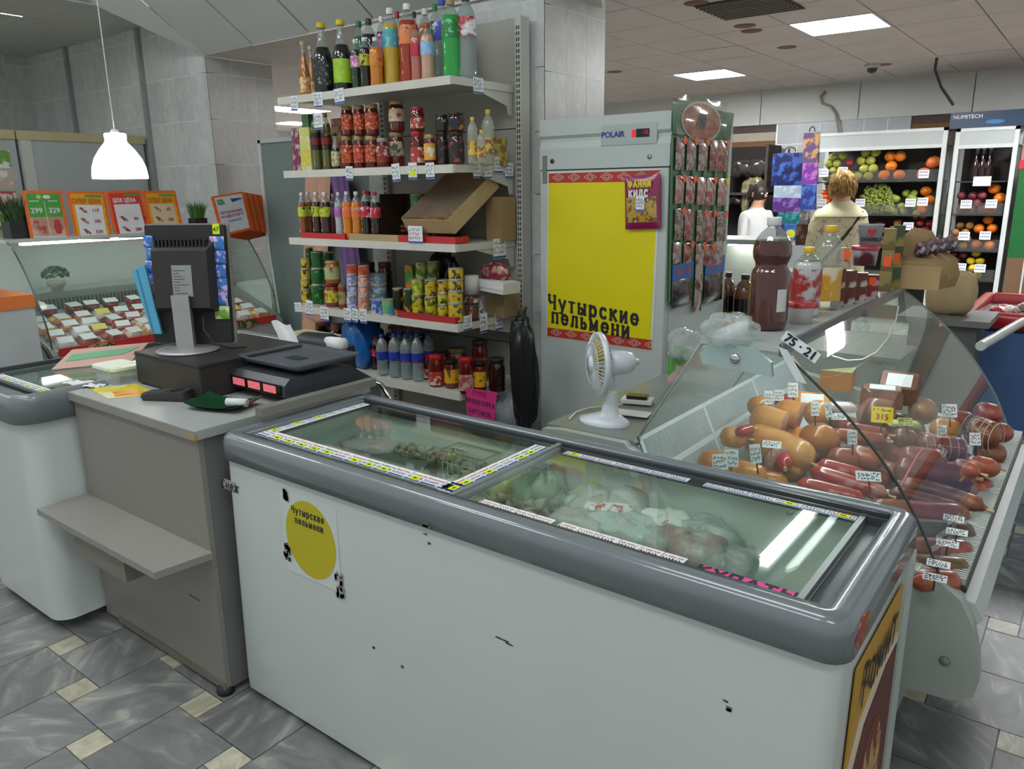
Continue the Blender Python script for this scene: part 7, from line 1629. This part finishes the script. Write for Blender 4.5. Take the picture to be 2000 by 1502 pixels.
t = thing('hanging_packets', 'strip of green and white packets hanging at the extreme left edge', 'packets', (0, 0, 0))
for k in range(6): obj('packet', MB().box(-5.6, -5.58, P(0, 300, x=-5.6).y-.15, P(16, 300, x=-5.6).y, 1.72-.125*k, 1.83-.125*k), spots(('5a8a3a', 'a89a90', 'a83a34')[k % 3], 'c8c8c0', 20, .55), t)

# ================================================================ BACK HALL
CY = 8.9
WFR = mat('c4c8c6', .35)
def fruit_cabinet(x0, x1, ztop, label, zs, dy=0):
    t = thing('fruit_cabinet', label, 'cabinet', (0, 0, 0)); d = .42; y0 = CY+dy; w_ = .04
    for a, b_ in ((x0, x0+w_), (x1-w_, x1)):
        for c_ in (y0, y0+d-w_): obj('post', MB().box(a, b_, c_, c_+w_, 0, ztop), WFR, t)
    obj('top_panel', MB().box(x0, x1, y0, y0+d, ztop-.03, ztop), WFR, t)
    obj('header', MB().box(x0+w_, x1-w_, y0+.005, y0+.02, ztop-.155, ztop-.03), mat('a9aeaa', .4, var=.04), t); obj('header_rail', MB().box(x0, x1, y0-.002, y0+.02, ztop-.19, ztop-.155), WFR, t)
    obj('back_board', MB().box(x0+w_, x1-w_, y0+d-.02, y0+d-.01, .1, ztop-.15), mat('302a26', .7), t)
    for z in zs: obj('shelf', MB().box(x0+.01, x1-.01, y0+.03, y0+d-.03, z-.012, z), mat('2e3230', .4), t)
    obj('base', MB().box(x0, x1, y0, y0+d, .0, .1), WFR, t)
    for z in zs:
        obj('basket_front', MB().box(x0+w_+.01, x1-w_-.01, y0+.035, y0+.040, z, z+.11), glass('efece8', .04, .08, 'basket_plastic', .04), t)
    obj('side_glass', MB().box(x1-.006, x1-.002, y0+w_, y0+d-w_, .1, ztop-.16), glass('e8efec', .06, .03, 'cab_glass', .03), t)
    return t
Z1 = [P(1640, 355, y=CY).z, P(1640, 419, y=CY).z, P(1640, 480, y=CY).z, P(1640, 545, y=CY).z]
fruit_cabinet(-2.66, -1.40, 2.09, 'wide white-framed glass fruit cabinet at the back wall', Z1)
Z2 = [P(1900, 419, y=CY).z, P(1900, 490, y=CY).z, P(1900, 548, y=CY).z]
fruit_cabinet(-1.33, -.80, 2.07, 'narrow white-framed glass fruit cabinet at the back wall, right one', Z2)
fm = {}
FCOL = dict(orange='e0781c', pomelo='d87038', apple='a3a640', redapple='7a1e24', mandarin='e0661c', pear='8a9a38', mango='9a8a4a', plum='6a2434', lemon='d8bc2a', peach='c08a4a')
def fruits(kind, x0p, x1p, zb, rows, r, label, seed):
    a, b_ = P(x0p, 400, y=CY+.1).x, P(x1p, 400, y=CY+.1).x; rn = random.Random(seed)
    if (kind, r) not in fm:
        mb = MB()
        if kind == 'pear': mb.lathe([(0, 0), (r*.7, r*.15), (r, r*.8), (r*.85, r*1.4), (r*.45, r*2.1), (r*.2, r*2.5), (0, r*2.55)], 12)
        else: mb.ball((0, 0, r), (r, r, r*(.9 if kind != 'lemon' else .8)), seg=12, rings=8)
        m_ = spots(FCOL[kind], {'mango': 'a84a34', 'redapple': 'a83a34', 'apple': 'b8b858', 'plum': '8a3a4a', 'peach': 'b85a34'}.get(kind, FCOL[kind]), 9, .5, .35, soft=.2)
        fm[(kind, r)] = mb.mesh(kind, m_)
    n_ = 0
    for j in range(rows):
        off = r if j % 2 else 0; x = min(a, b_)+r+off
        while x < max(a, b_)-r*.6+.001:
            o = obj(kind, fm[(kind, r)], None, None, (x+rn.uniform(-.004, .004), CY+.06+r+.045*j*(.5)+rn.uniform(0, .01), zb+.002+j*r*1.62), (rn.uniform(-.3, .3), rn.uniform(-.3, .3) if kind != 'pear' else rn.uniform(.6, 1.3), rn.uniform(0, 6)))
            tag(o, label+', %s row, %s from left' % (ORD[j], ORD[n_ % 20]), kind if kind not in ('redapple',) else 'apple', label); x += 2.04*r; n_ += 1
        n_ = 0
fruits('apple', 1600, 1640, Z1[0], 4, .045, 'green apple at the left of the top fruit shelf', 1)
fruits('redapple', 1641, 1658, Z1[0], 3, .045, 'dark red fruit between the green apples', 2)
fruits('apple', 1660, 1710, Z1[0], 4, .05, 'green apple in the middle of the top fruit shelf', 3)
fruits('orange', 1711, 1758, Z1[0], 3, .058, 'orange on the top fruit shelf', 4)
fruits('pomelo', 1785, 1832, Z1[0], 2, .068, 'large grapefruit at the right of the top fruit shelf', 5)
fruits('mandarin', 1596, 1634, Z1[1], 6, .031, 'mandarin at the left of the second fruit shelf', 6)
fruits('pear', 1745, 1792, Z1[1], 4, .040, 'green pear on the second fruit shelf', 7)
fruits('orange', 1790, 1826, Z1[1]+.0, 3, .056, 'orange at the right of the second fruit shelf', 8)
fruits('redapple', 1596, 1640, Z1[2], 2, .045, 'red apple at the left of the third fruit shelf', 9)
fruits('redapple', 1705, 1738, Z1[2], 4, .038, 'red apple behind the grey pot on the third fruit shelf', 10)
fruits('mango', 1739, 1770, Z1[2], 4, .042, 'yellow-green apple on the third fruit shelf', 11)
fruits('redapple', 1780, 1826, Z1[2], 5, .042, 'dark red pomegranate at the right of the third fruit shelf', 12)
fruits('redapple', 1780, 1822, Z1[3], 3, .05, 'dark red fruit on the bottom fruit shelf', 13)
fruits('plum', 1868, 1925, Z2[0], 3, .042, 'dark plum-coloured fruit on the upper shelf of the narrow cabinet', 14)
fruits('orange', 1922, 1962, Z2[0], 3, .058, 'orange on the upper shelf of the narrow cabinet', 15)
fruits('mango', 1862, 1908, Z2[1], 4, .040, 'yellow-red apple on the middle shelf of the narrow cabinet', 16)
fruits('orange', 1908, 1952, Z2[1], 4, .050, 'orange on the middle shelf of the narrow cabinet', 17)
fruits('plum', 1855, 1897, Z2[2], 4, .040, 'red apple on the lower shelf of the narrow cabinet', 18)
fruits('lemon', 1898, 1942, Z2[2], 4, .043, 'lemon on the lower shelf of the narrow cabinet', 19)
gr = MB(); rn = random.Random(3)
ga, gb_ = P(1672, 400, y=CY+.1).x, P(1745, 400, y=CY+.1).x
for _ in range(520):
    u, v = rn.random(), rn.random(); gx = ga+(gb_-ga)*u; top_ = .27*(1-(2*u-1)**4)+.03
    gr.ball((gx, CY+.07+rn.uniform(0, .05)+.06*v, Z1[1]+.015+top_*v), .0135, seg=6, rings=4)
tag(obj('grapes', gr, mat('8a9438', .35, var=.15, scale=30, coat=.3)), 'heap of green grapes in the middle of the second fruit shelf', 'grapes', kind='stuff')
tt = [(1609, 338), (1646, 334), (1804, 340), (1605, 396), (1680, 396), (1778, 396), (1802, 394), (1774, 442), (1793, 466), (1887, 399), (1936, 398), (1883, 461), (1924, 460), (1876, 522), (1914, 524)]
for i, (px, py) in enumerate(tt):
    p = P(px, py, y=CY+.02); t = thing('price_tag', 'small white price card in the ' + ('wide' if i < 9 else 'narrow') + ' fruit cabinet, ' + ORD[i if i < 9 else i-9] + ' in reading order', 'price tag', tuple(p), 0, 'price cards on the fruit shelves')
    obj('card', MB().box(-.048, .048, 0, .003, -.04, .04), PAPER, t); q = MB()
    for zz in (.02, -.012): 
        for k in range(5): q.box(-.038+.016*k, -.030+.016*k, -.001, 0, zz-.008, zz+.008)
    obj('handwriting', q, mat('6a7090', .6), t)
p = P(1918, 354, y=CY+.02); t = thing('price_tag', 'larger white card hanging in the narrow cabinet above the fruit', 'price tag', tuple(p)); obj('card', MB().box(-.075, .075, 0, .003, -.045, .045), PAPER, t); text('от 139', .03, mat('6a7090', .6), t, TM((0, -.001, 0), (1, 0, 0), (0, 0, 1)))
for k in range(3):
    p = P(1905+13*k, 330, y=CY+.2); bottle('dark_jar_bottle', 'dark glossy bottle in the top of the narrow cabinet, %s' % od(k, 3), (p.x, CY+.2, Z2[0]+.32), .04, .32, '2a1416', 'c8c8c8', None, 'slim', .8, group='dark bottles in the narrow cabinet')
obj('upper_shelf', MB().box(-1.28, -.85, CY+.03, CY+.39, Z2[0]+.305, Z2[0]+.318), mat('2e3230', .4), C.objects['fruit_cabinet.001'])
# blue box on the narrow cabinet
p = P(1930, 238, y=CY+.1); t = thing('appliance_box', 'dark blue appliance box with white lettering on top of the narrow cabinet', 'box', (-1.08, CY+.18, 2.072), 0)
obj('box', MB().box(-.32, .32, -.14, .16, 0, .15), mat('16304a', .35, coat=.3), t); text('NUMITECH', .05, PAPER, t, TM((-.17, -.1412, .105), (1, 0, .0), (0, 0, 1))); obj('blue_glow_print', MB().prism(ell(.06, .05, .08, .02), -.1415, -.14, axis='y'), mat('2a6a9a', .4), t)
# tall dark-green and brown cabinet at right edge
t = thing('green_cabinet', 'tall cabinet with green upper and brown lower panels at the right edge', 'cabinet', (0, 0, 0)); 
obj('green_panel', MB().box(-.76, .4, CY, CY+.4, .85, 1.72), mat('1c5a2c', .35), t); obj('brown_panel', MB().box(-.76, .4, CY, CY+.4, .02, .85), mat('6a5038', .5), t); obj('top_panel', MB().box(-.76, .4, CY, CY+.4, 1.72, 1.95), mat('a86a6a', .5), t); obj('red_band', MB().box(-.77, .4, CY-.01, CY, 1.68, 1.76), mat('b02434', .4), t)
obj('white_profile', MB().box(-.62, -.605, CY-.012, CY, .02, 1.95), WFR, t)
# gift bags hanging left of the cabinets
gb0 = [((1510, 300), (1570, 362), '1c2148', '35508c', 'large blue gift bag with round handle'), ((1512, 363), (1566, 386), '8a98a4', 'a4b0ba', 'flat silver-grey gift bag below the blue one'), ((1510, 387), (1566, 414), '4a2a6a', '7a5a9a', 'purple flowered gift bag'), ((1520, 415), (1566, 438), '1f5a62', '3a8a8a', 'teal gift bag'),
       ((1530, 438), (1555, 470), '2a5a9a', '3a6ab8', 'blue gift bag with a yellow round face print'), ((1556, 438), (1590, 480), '2a1812', '5a3c28', 'brown patterned gift bag'), ((1570, 260), (1596, 318), '5a4a6a', 'b88a5a', 'tall gift bag with orange and violet print, top right'),
       ((1568, 319), (1594, 360), '6a3a8a', 'b06aa8', 'violet gift bag with pink flowers'), ((1566, 361), (1590, 410), '2a3a7a', '4a6aa8', 'dark blue gift bag with a green corner'), ((1562, 411), (1578, 438), '4a4a48', '7a7a74', 'small grey patterned gift bag'), ((1515, 438), (1529, 470), '3a1f5a', '5a2a6a', 'narrow dark violet gift bag')]
for k, (p0_, p1_, c1, c2, de) in enumerate(gb0):
    yy = CY-.25-.01*k; a, b_ = P(*p0_, y=yy), P(*p1_, y=yy); w_ = (b_.x-a.x)/2; h = a.z-b_.z
    t = thing('gift_bag', de+' hanging left of the fruit cabinet', 'gift bag', ((a.x+b_.x)/2, yy, b_.z), 0, 'gift bags left of the fruit cabinet')
    obj('bag_body', MB().add([(-w_, 0, 0), (w_, 0, 0), (w_, 0, h), (-w_, 0, h), (-w_, .07, 0), (w_, .07, 0), (w_, .02, h), (-w_, .02, h)], [(0, 1, 2, 3), (4, 7, 6, 5), (0, 4, 5, 1), (1, 5, 6, 2), (2, 6, 7, 3), (3, 7, 4, 0)]), spots(c1, c2, 10, .52, .25, coat=.5), t)
    if k in (0, 6): obj('handle', MB().tube([(w_*.35*cos(g)+.0, .01, h+.05*sin(g)+.01) for g in [pi*j/10 for j in range(11)]], .006, 6), BLACK, t)
    if k == 4: obj('round_face', MB().prism(ell(.01, h*.4, .05, .05), -.004, 0, axis='y'), mat('b8b41c', .5), t)
t = thing('hanging_rod', 'thin black rack carrying the gift bags', 'rack', (0, 0, 0)); a = P(1540, 300, y=CY-.17); obj('rod', MB().tube([(a.x, CY-.16, 0), (a.x, CY-.16, a.z+.05)], .012, 6), BLACK, t)
# dark storage behind the display, black bags and a sack
t = thing('dark_shelving', 'dark brown storage shelving in the doorway behind the refrigerator', 'shelving', (0, 0, 0)); a, b_ = P(1425, 300, y=9.6), P(1512, 300, y=9.6); zt5 = P(1470, 285, y=9.6).z
obj('back_board', MB().box(a.x-.2, b_.x, 9.78, 9.85, 0, zt5), mat('1c1512', .8), t)  # near-black colour paints in the darkness of the wall opening
for z in (zt5-.55, zt5-1.15): obj('shelf', MB().box(a.x-.2, b_.x, 9.4, 9.78, z-.03, z), mat('2a1c16', .7), t)
for x in (a.x-.2, b_.x-.03): obj('side_board', MB().box(x, x+.03, 9.4, 9.78, 0, zt5), mat('2a1c16', .7), t)
for k, (px, py, s_, c1, de) in enumerate(((1450, 330, .3, '1c1a1a', 'black glossy bundle on the top storage shelf, left'), (1490, 328, .3, '241e1e', 'black glossy bundle on the top storage shelf, right'), (1476, 385, .32, '5a5238', 'mottled olive sack on the middle storage shelf'), (1440, 390, .2, '1a1414', 'dark bundle beside the olive sack'))):
    p = P(px, py, y=9.58); bag('storage_bag', tuple(p), (s_, .25, s_*(.7 if k != 2 else 1.5)), spots(c1, '2e2a28' if k != 2 else '7a7250', 20, .5, .3, coat=.4), de, 'bag', 'bundles on the storage shelves', 0, 140+k)
# white lit display behind dark bottles
a, b_ = P(1413, 470, y=5.2), P(1500, 570, y=5.2)
t = thing('lit_display', 'white lit refrigerated display with papers behind the dark bottles', 'display case', (0, 0, 0)); obj('back_panel', MB().box(a.x, a.x+.42, 5.25, 5.3, b_.z-.1, a.z), mat('c4c9bc', .5, var=.06, scale=3), t); obj('top', MB().box(a.x-.02, a.x+.44, 4.9, 5.32, a.z, a.z+.03), mat('8a908a', .4), t); obj('base', MB().box(a.x, a.x+.42, 4.9, 5.3, 0, b_.z-.1), mat('9a9f9a', .4), t)
obj('case_lamp', MB().box(a.x+.05, a.x+.38, 5.16, 5.2, a.z-.03, a.z-.005), mat('f4fbf8', .5, emit=8, var=0), t)
# red-rimmed chest and white bar at the right
t = thing('red_chest', 'red-rimmed chest freezer beyond the meat case at the right edge', 'freezer', (0, 0, 0)); a = P(1885, 606, z=.9); 
obj('chest_body', MB().box(a.x, a.x+1.6, a.y, a.y+.9, .02, .8), mat('4a6a9a', .4), t); obj('red_rim', rim(a.x-.02, a.x+1.62, a.y-.02, a.y+.92, .04, .82, .90, .06), mat('b0202e', .3, coat=.4), t)
obj('chest_inner', MB().box(a.x+.04, a.x+1.56, a.y+.04, a.y+.86, .8, .84), mat('5a4a48', .5), t)
for k in range(10): bag('snack_bag', (a.x+.15+.14*k, a.y+.3+.25*(k % 2), .87), (.13, .18, .06), spots(('a83a3a', '3a6a4a', 'b8a85a', '4a4a7a')[k % 4], 'b8a8a0', 14, .5, .3), 'colourful pack in the red-rimmed chest, %s from the left' % ORD[k], 'bag', 'packs in the red-rimmed chest', k, 160+k)
t = thing('white_rail', 'white round rail slanting at the right edge behind the meat case', 'rail', (0, 0, 0)); obj('rail', MB().tube([P(1915, 676, y=3.9), P(1998, 628, y=4.6)], .022, 10), WFR, t)
# paper bag in the back
p = P(1858, 572, y=4.4); sv = thing('stand', 'plain grey stand under the tan paper bag', 'stand', (p.x, p.y, 0)); obj('top', MB().box(-.2, .2, -.2, .2, p.z-.135, p.z-.105), mat('6a6a66', .5), sv); obj('column', MB().box(-.15, .15, -.15, .15, 0, p.z-.135), mat('5a5a58', .5), sv)
bag('paper_bag', tuple(p), (.22, .16, .22), mat('a5906a', .8, var=.08), 'open tan paper bag standing behind the meat case', 'bag', seed=170, amp=.06)
# camera dome and cables
p = P(1704, 128, z=2.69); t = thing('security_camera', 'white dome security camera on the ceiling of the back hall', 'camera', (p.x, p.y, 2.7)); obj('mount', MB().lathe([(0, 0), (.075, 0), (.07, -.035), (0, -.035)], 20), mat('b8b4ae', .4), t); obj('dome', MB().ball((0, 0, -.035), (.052, .052, .05)), mat('1c2226', .15, coat=.5), t)
t = thing('loose_cable', 'black cable hanging from the ceiling to the blue box', 'cable', (0, 0, 0)); obj('cable', MB().tube([P(1830, 112, y=8.6), P(1826, 135, y=8.6), P(1838, 170, y=8.7), P(1862, 205, y=8.8)], .014, 6), BLACK, t)
t = thing('loose_cable', 'coil of beige cable on the upper back wall', 'cable', (0, 0, 0)); obj('cable', MB().tube([P(*q, y=9.86) for q in ((1612, 178), (1602, 188), (1606, 202), (1622, 208), (1632, 222), (1638, 260))], .014, 6), mat('8a8270', .5), t)
for k, (px, py) in enumerate(((1360, 6), (1455, 50), (1468, 60), (1537, 92), (1725, 126), (1200, 140))):
    p = P(px, py, z=2.7); t = thing('ceiling_speaker', 'small round rust-coloured stain ring on the back ceiling, %s from the left' % ORD[[1, 2, 3, 4, 5, 0][k]], 'ceiling ring', (p.x, p.y, 2.698), 0, 'round rings on the back ceiling'); obj('ring', MB().lathe([(0, -.004), (.07, -.004), (.08, 0), (0, .0)], 20), mat('7a5a48', .7), t)
p = P(1445, 3, z=2.7); t = thing('ceiling_vent', 'dark square ceiling vent at the top edge', 'vent', (p.x, p.y, 2.69)); 
obj('backing', MB().box(-.27, .27, -.1, .45, 0, .008), mat('3a3432', .7), t)
for k in range(9): obj('slat', MB().box(-.26, .26, -.09+.058*k, -.07+.058*k, -.012, 0), mat('6a625c', .6), t)
# people ---------------------------------------------------------------------
def figure(name, label, loc, rz, H, hair, top, legs, pose=0, lean=0):
    """standing adult seen from behind; one continuous skinned body"""
    s = H/1.65
    V = [(0, 0, .93), (0, 0, 1.12), (0, .01, 1.30), (0, .02, 1.40), (0, .015, 1.47), (0, -.01, 1.56),
         (-.16, .02, 1.36), (-.20, -.02, 1.10), (-.19, -.12, .92), (.16, .02, 1.36), (.20, -.02, 1.10), (.19, -.12, .92),
         (-.09, 0, .86), (-.10, 0, .48), (-.10, .02, .09), (-.10, -.10, .04), (.09, 0, .86), (.10, 0, .48), (.10, .02, .09), (.10, -.10, .04), (-.18, -.20, .88), (.18, -.20, .88)]
    E = [(0, 1), (1, 2), (2, 3), (3, 4), (4, 5), (2, 6), (6, 7), (7, 8), (2, 9), (9, 10), (10, 11), (0, 12), (12, 13), (13, 14), (14, 15), (0, 16), (16, 17), (17, 18), (18, 19), (8, 20), (11, 21)]
    rad = [(.17, .13), (.15, .115), (.165, .11), (.10, .08), (.055, .055), (.078, .095), (.062, .06), (.045, .045), (.032, .03), (.062, .06), (.045, .045), (.032, .03), (.10, .10), (.065, .065), (.042, .05), (.035, .03), (.10, .10), (.065, .065), (.042, .05), (.035, .03), (.03, .018), (.03, .018)]
    me = bpy.data.meshes.new('body'); me.from_pydata([Vector(v)*s for v in V], E, [])
    o = bpy.data.objects.new('body', me); C.objects.link(o)
    sk = o.modifiers.new('skin', 'SKIN'); sb = o.modifiers.new('sub', 'SUBSURF'); sb.levels = 2; sb.render_levels = 2
    for i, r_ in enumerate(rad): me.skin_vertices[0].data[i].radius = (r_[0]*s, r_[1]*s)
    me.skin_vertices[0].data[0].use_root = True
    me2 = bpy.data.meshes.new_from_object(o.evaluated_get(bpy.context.evaluated_depsgraph_get())); bpy.data.objects.remove(o)
    skin_ = mat('c89a80', .5, var=.03)
    me2.materials.clear()
    for m_ in (skin_, top, legs): me2.materials.append(m_)
    for p in me2.polygons:
        p.use_smooth = True; c_ = p.center/s
        p.material_index = 0 if c_.z > 1.44 or (abs(c_.x) > .15 and c_.z < .98 and c_.y < -.07) else (1 if c_.z > .84 else 2)
    t = thing(name, label, 'person', loc, rz)
    b_ = bpy.data.objects.new('body', me2); C.objects.link(b_); b_.parent = t
    for sx in (-1, 1):   # five fingers a side
        for k in range(4): obj('finger', MB().tube([Vector((sx*.18+(.021-.014*k), -.22, .875))*s, Vector((sx*.18+(.023-.015*k), -.255, .868))*s, Vector((sx*.18+(.023-.015*k), -.275-.004*(k == 1), .85))*s], [.0085*s, .0078*s, .006*s], 7), skin_, b_)
        obj('thumb', MB().tube([Vector((sx*.155, -.19, .88))*s, Vector((sx*.135, -.215, .875))*s, Vector((sx*.135, -.235, .865))*s], [.010*s, .009*s, .007*s], 7), skin_, b_)
    rn = random.Random(int(H*100)); hm = MB().ball((0, .012*s, 1.585*s), (.088*s, .102*s, .108*s), seg=28, rings=20, noise=.035, rnd=rn)
    hr = obj('hair', hm, hair, t)
    hs = MB()
    for k in range(420):
        a = rn.uniform(0, 2*pi); e = rn.uniform(-.7, 1.5)
        if sin(a) < -.45 and e < .55: continue
        c0 = Vector((.089*cos(a)*cos(e), .012+.103*sin(a)*cos(e), 1.585+.109*sin(e)))*s
        dn = Vector((cos(a)*.012, sin(a)*.012+.002, -.045+.01*rn.random()))*s
        hs.tube([c0, c0+dn*.5+Vector((cos(a), sin(a), 0))*.006*s, c0+dn], [.0045*s, .004*s, .0012*s], 4)
    obj('hair_strands', hs, hair, hr)['kind'] = 'stuff'
    for sx in (-1, 1): obj('ear', MB().ball((sx*.083*s, -.01*s, 1.565*s), (.012*s, .02*s, .03*s)), skin_, t)
    obj('nose', MB().ball((0, -.105*s, 1.555*s), (.012*s, .016*s, .018*s)), skin_, t)
    for sx in (-1, 1): obj('eye', MB().ball((sx*.032*s, -.086*s, 1.578*s), (.012*s, .01*s, .008*s)), mat('e8e4de', .3), t)
    obj('mouth', MB().ball((0, -.094*s, 1.515*s), (.022*s, .008*s, .006*s)), mat('a8524a', .5), t)
    return t
wp = P(1640, 420, y=6.2); Hh = 1.62
blo = spots('c8bc96', '8a7a86', 34, .62, .7, 'b8a0a0', soft=.06); 
fgz = figure('person', 'blonde short-haired woman in a cream flowered blouse seen from behind before the fruit', (wp.x, 6.2, 0), radians(35)+pi, Hh, spots('b08a48', '8a6430', 60, .5, .6, 'c8a868', soft=.15), blo, mat('2c3038', .7))
s = Hh/1.65
obj('collar', MB().lathe([(.062*s, 1.47*s), (.12*s, 1.43*s), (.19*s, 1.375*s), (.20*s, 1.35*s)], 28, T=Matrix.Translation((0, .02*s, 0)) @ Matrix.Diagonal((1, .72, 1, 1))), mat('c9c29a', .75), fgz)
obj('blouse', MB().lathe([(.185*s, 1.38*s), (.225*s, 1.28*s), (.225*s, 1.1*s), (.215*s, .95*s), (.235*s, .80*s)], 32, T=Matrix.Diagonal((1, .68, 1, 1))), blo, fgz)
sh_l = C.objects.get('blouse')
obj('bag_strap', MB().tube([(-.13*s, .10*s, 1.385*s), (.0, .165*s, 1.22*s), (.16*s, .12*s, 1.0*s)], .011*s, 6), mat('2a2822', .6), fgz)
wp2 = P(1478, 440, y=7.6)
f2 = figure('person', 'dark long-haired woman in white, mostly hidden behind the brown bottle', (wp2.x, 7.6, 0), radians(60), 1.55, mat('241812', .5, var=.2), mat('b8b8b6', .7), mat('2a2a2e', .7))
obj('long_hair', MB().grid(lambda u, v: (.075*cos(pi*u)*(1+.3*(1-v)), .03+.085*sin(pi*u), 1.02+.55*v), 14, 8), mat('241812', .5, var=.2), f2)
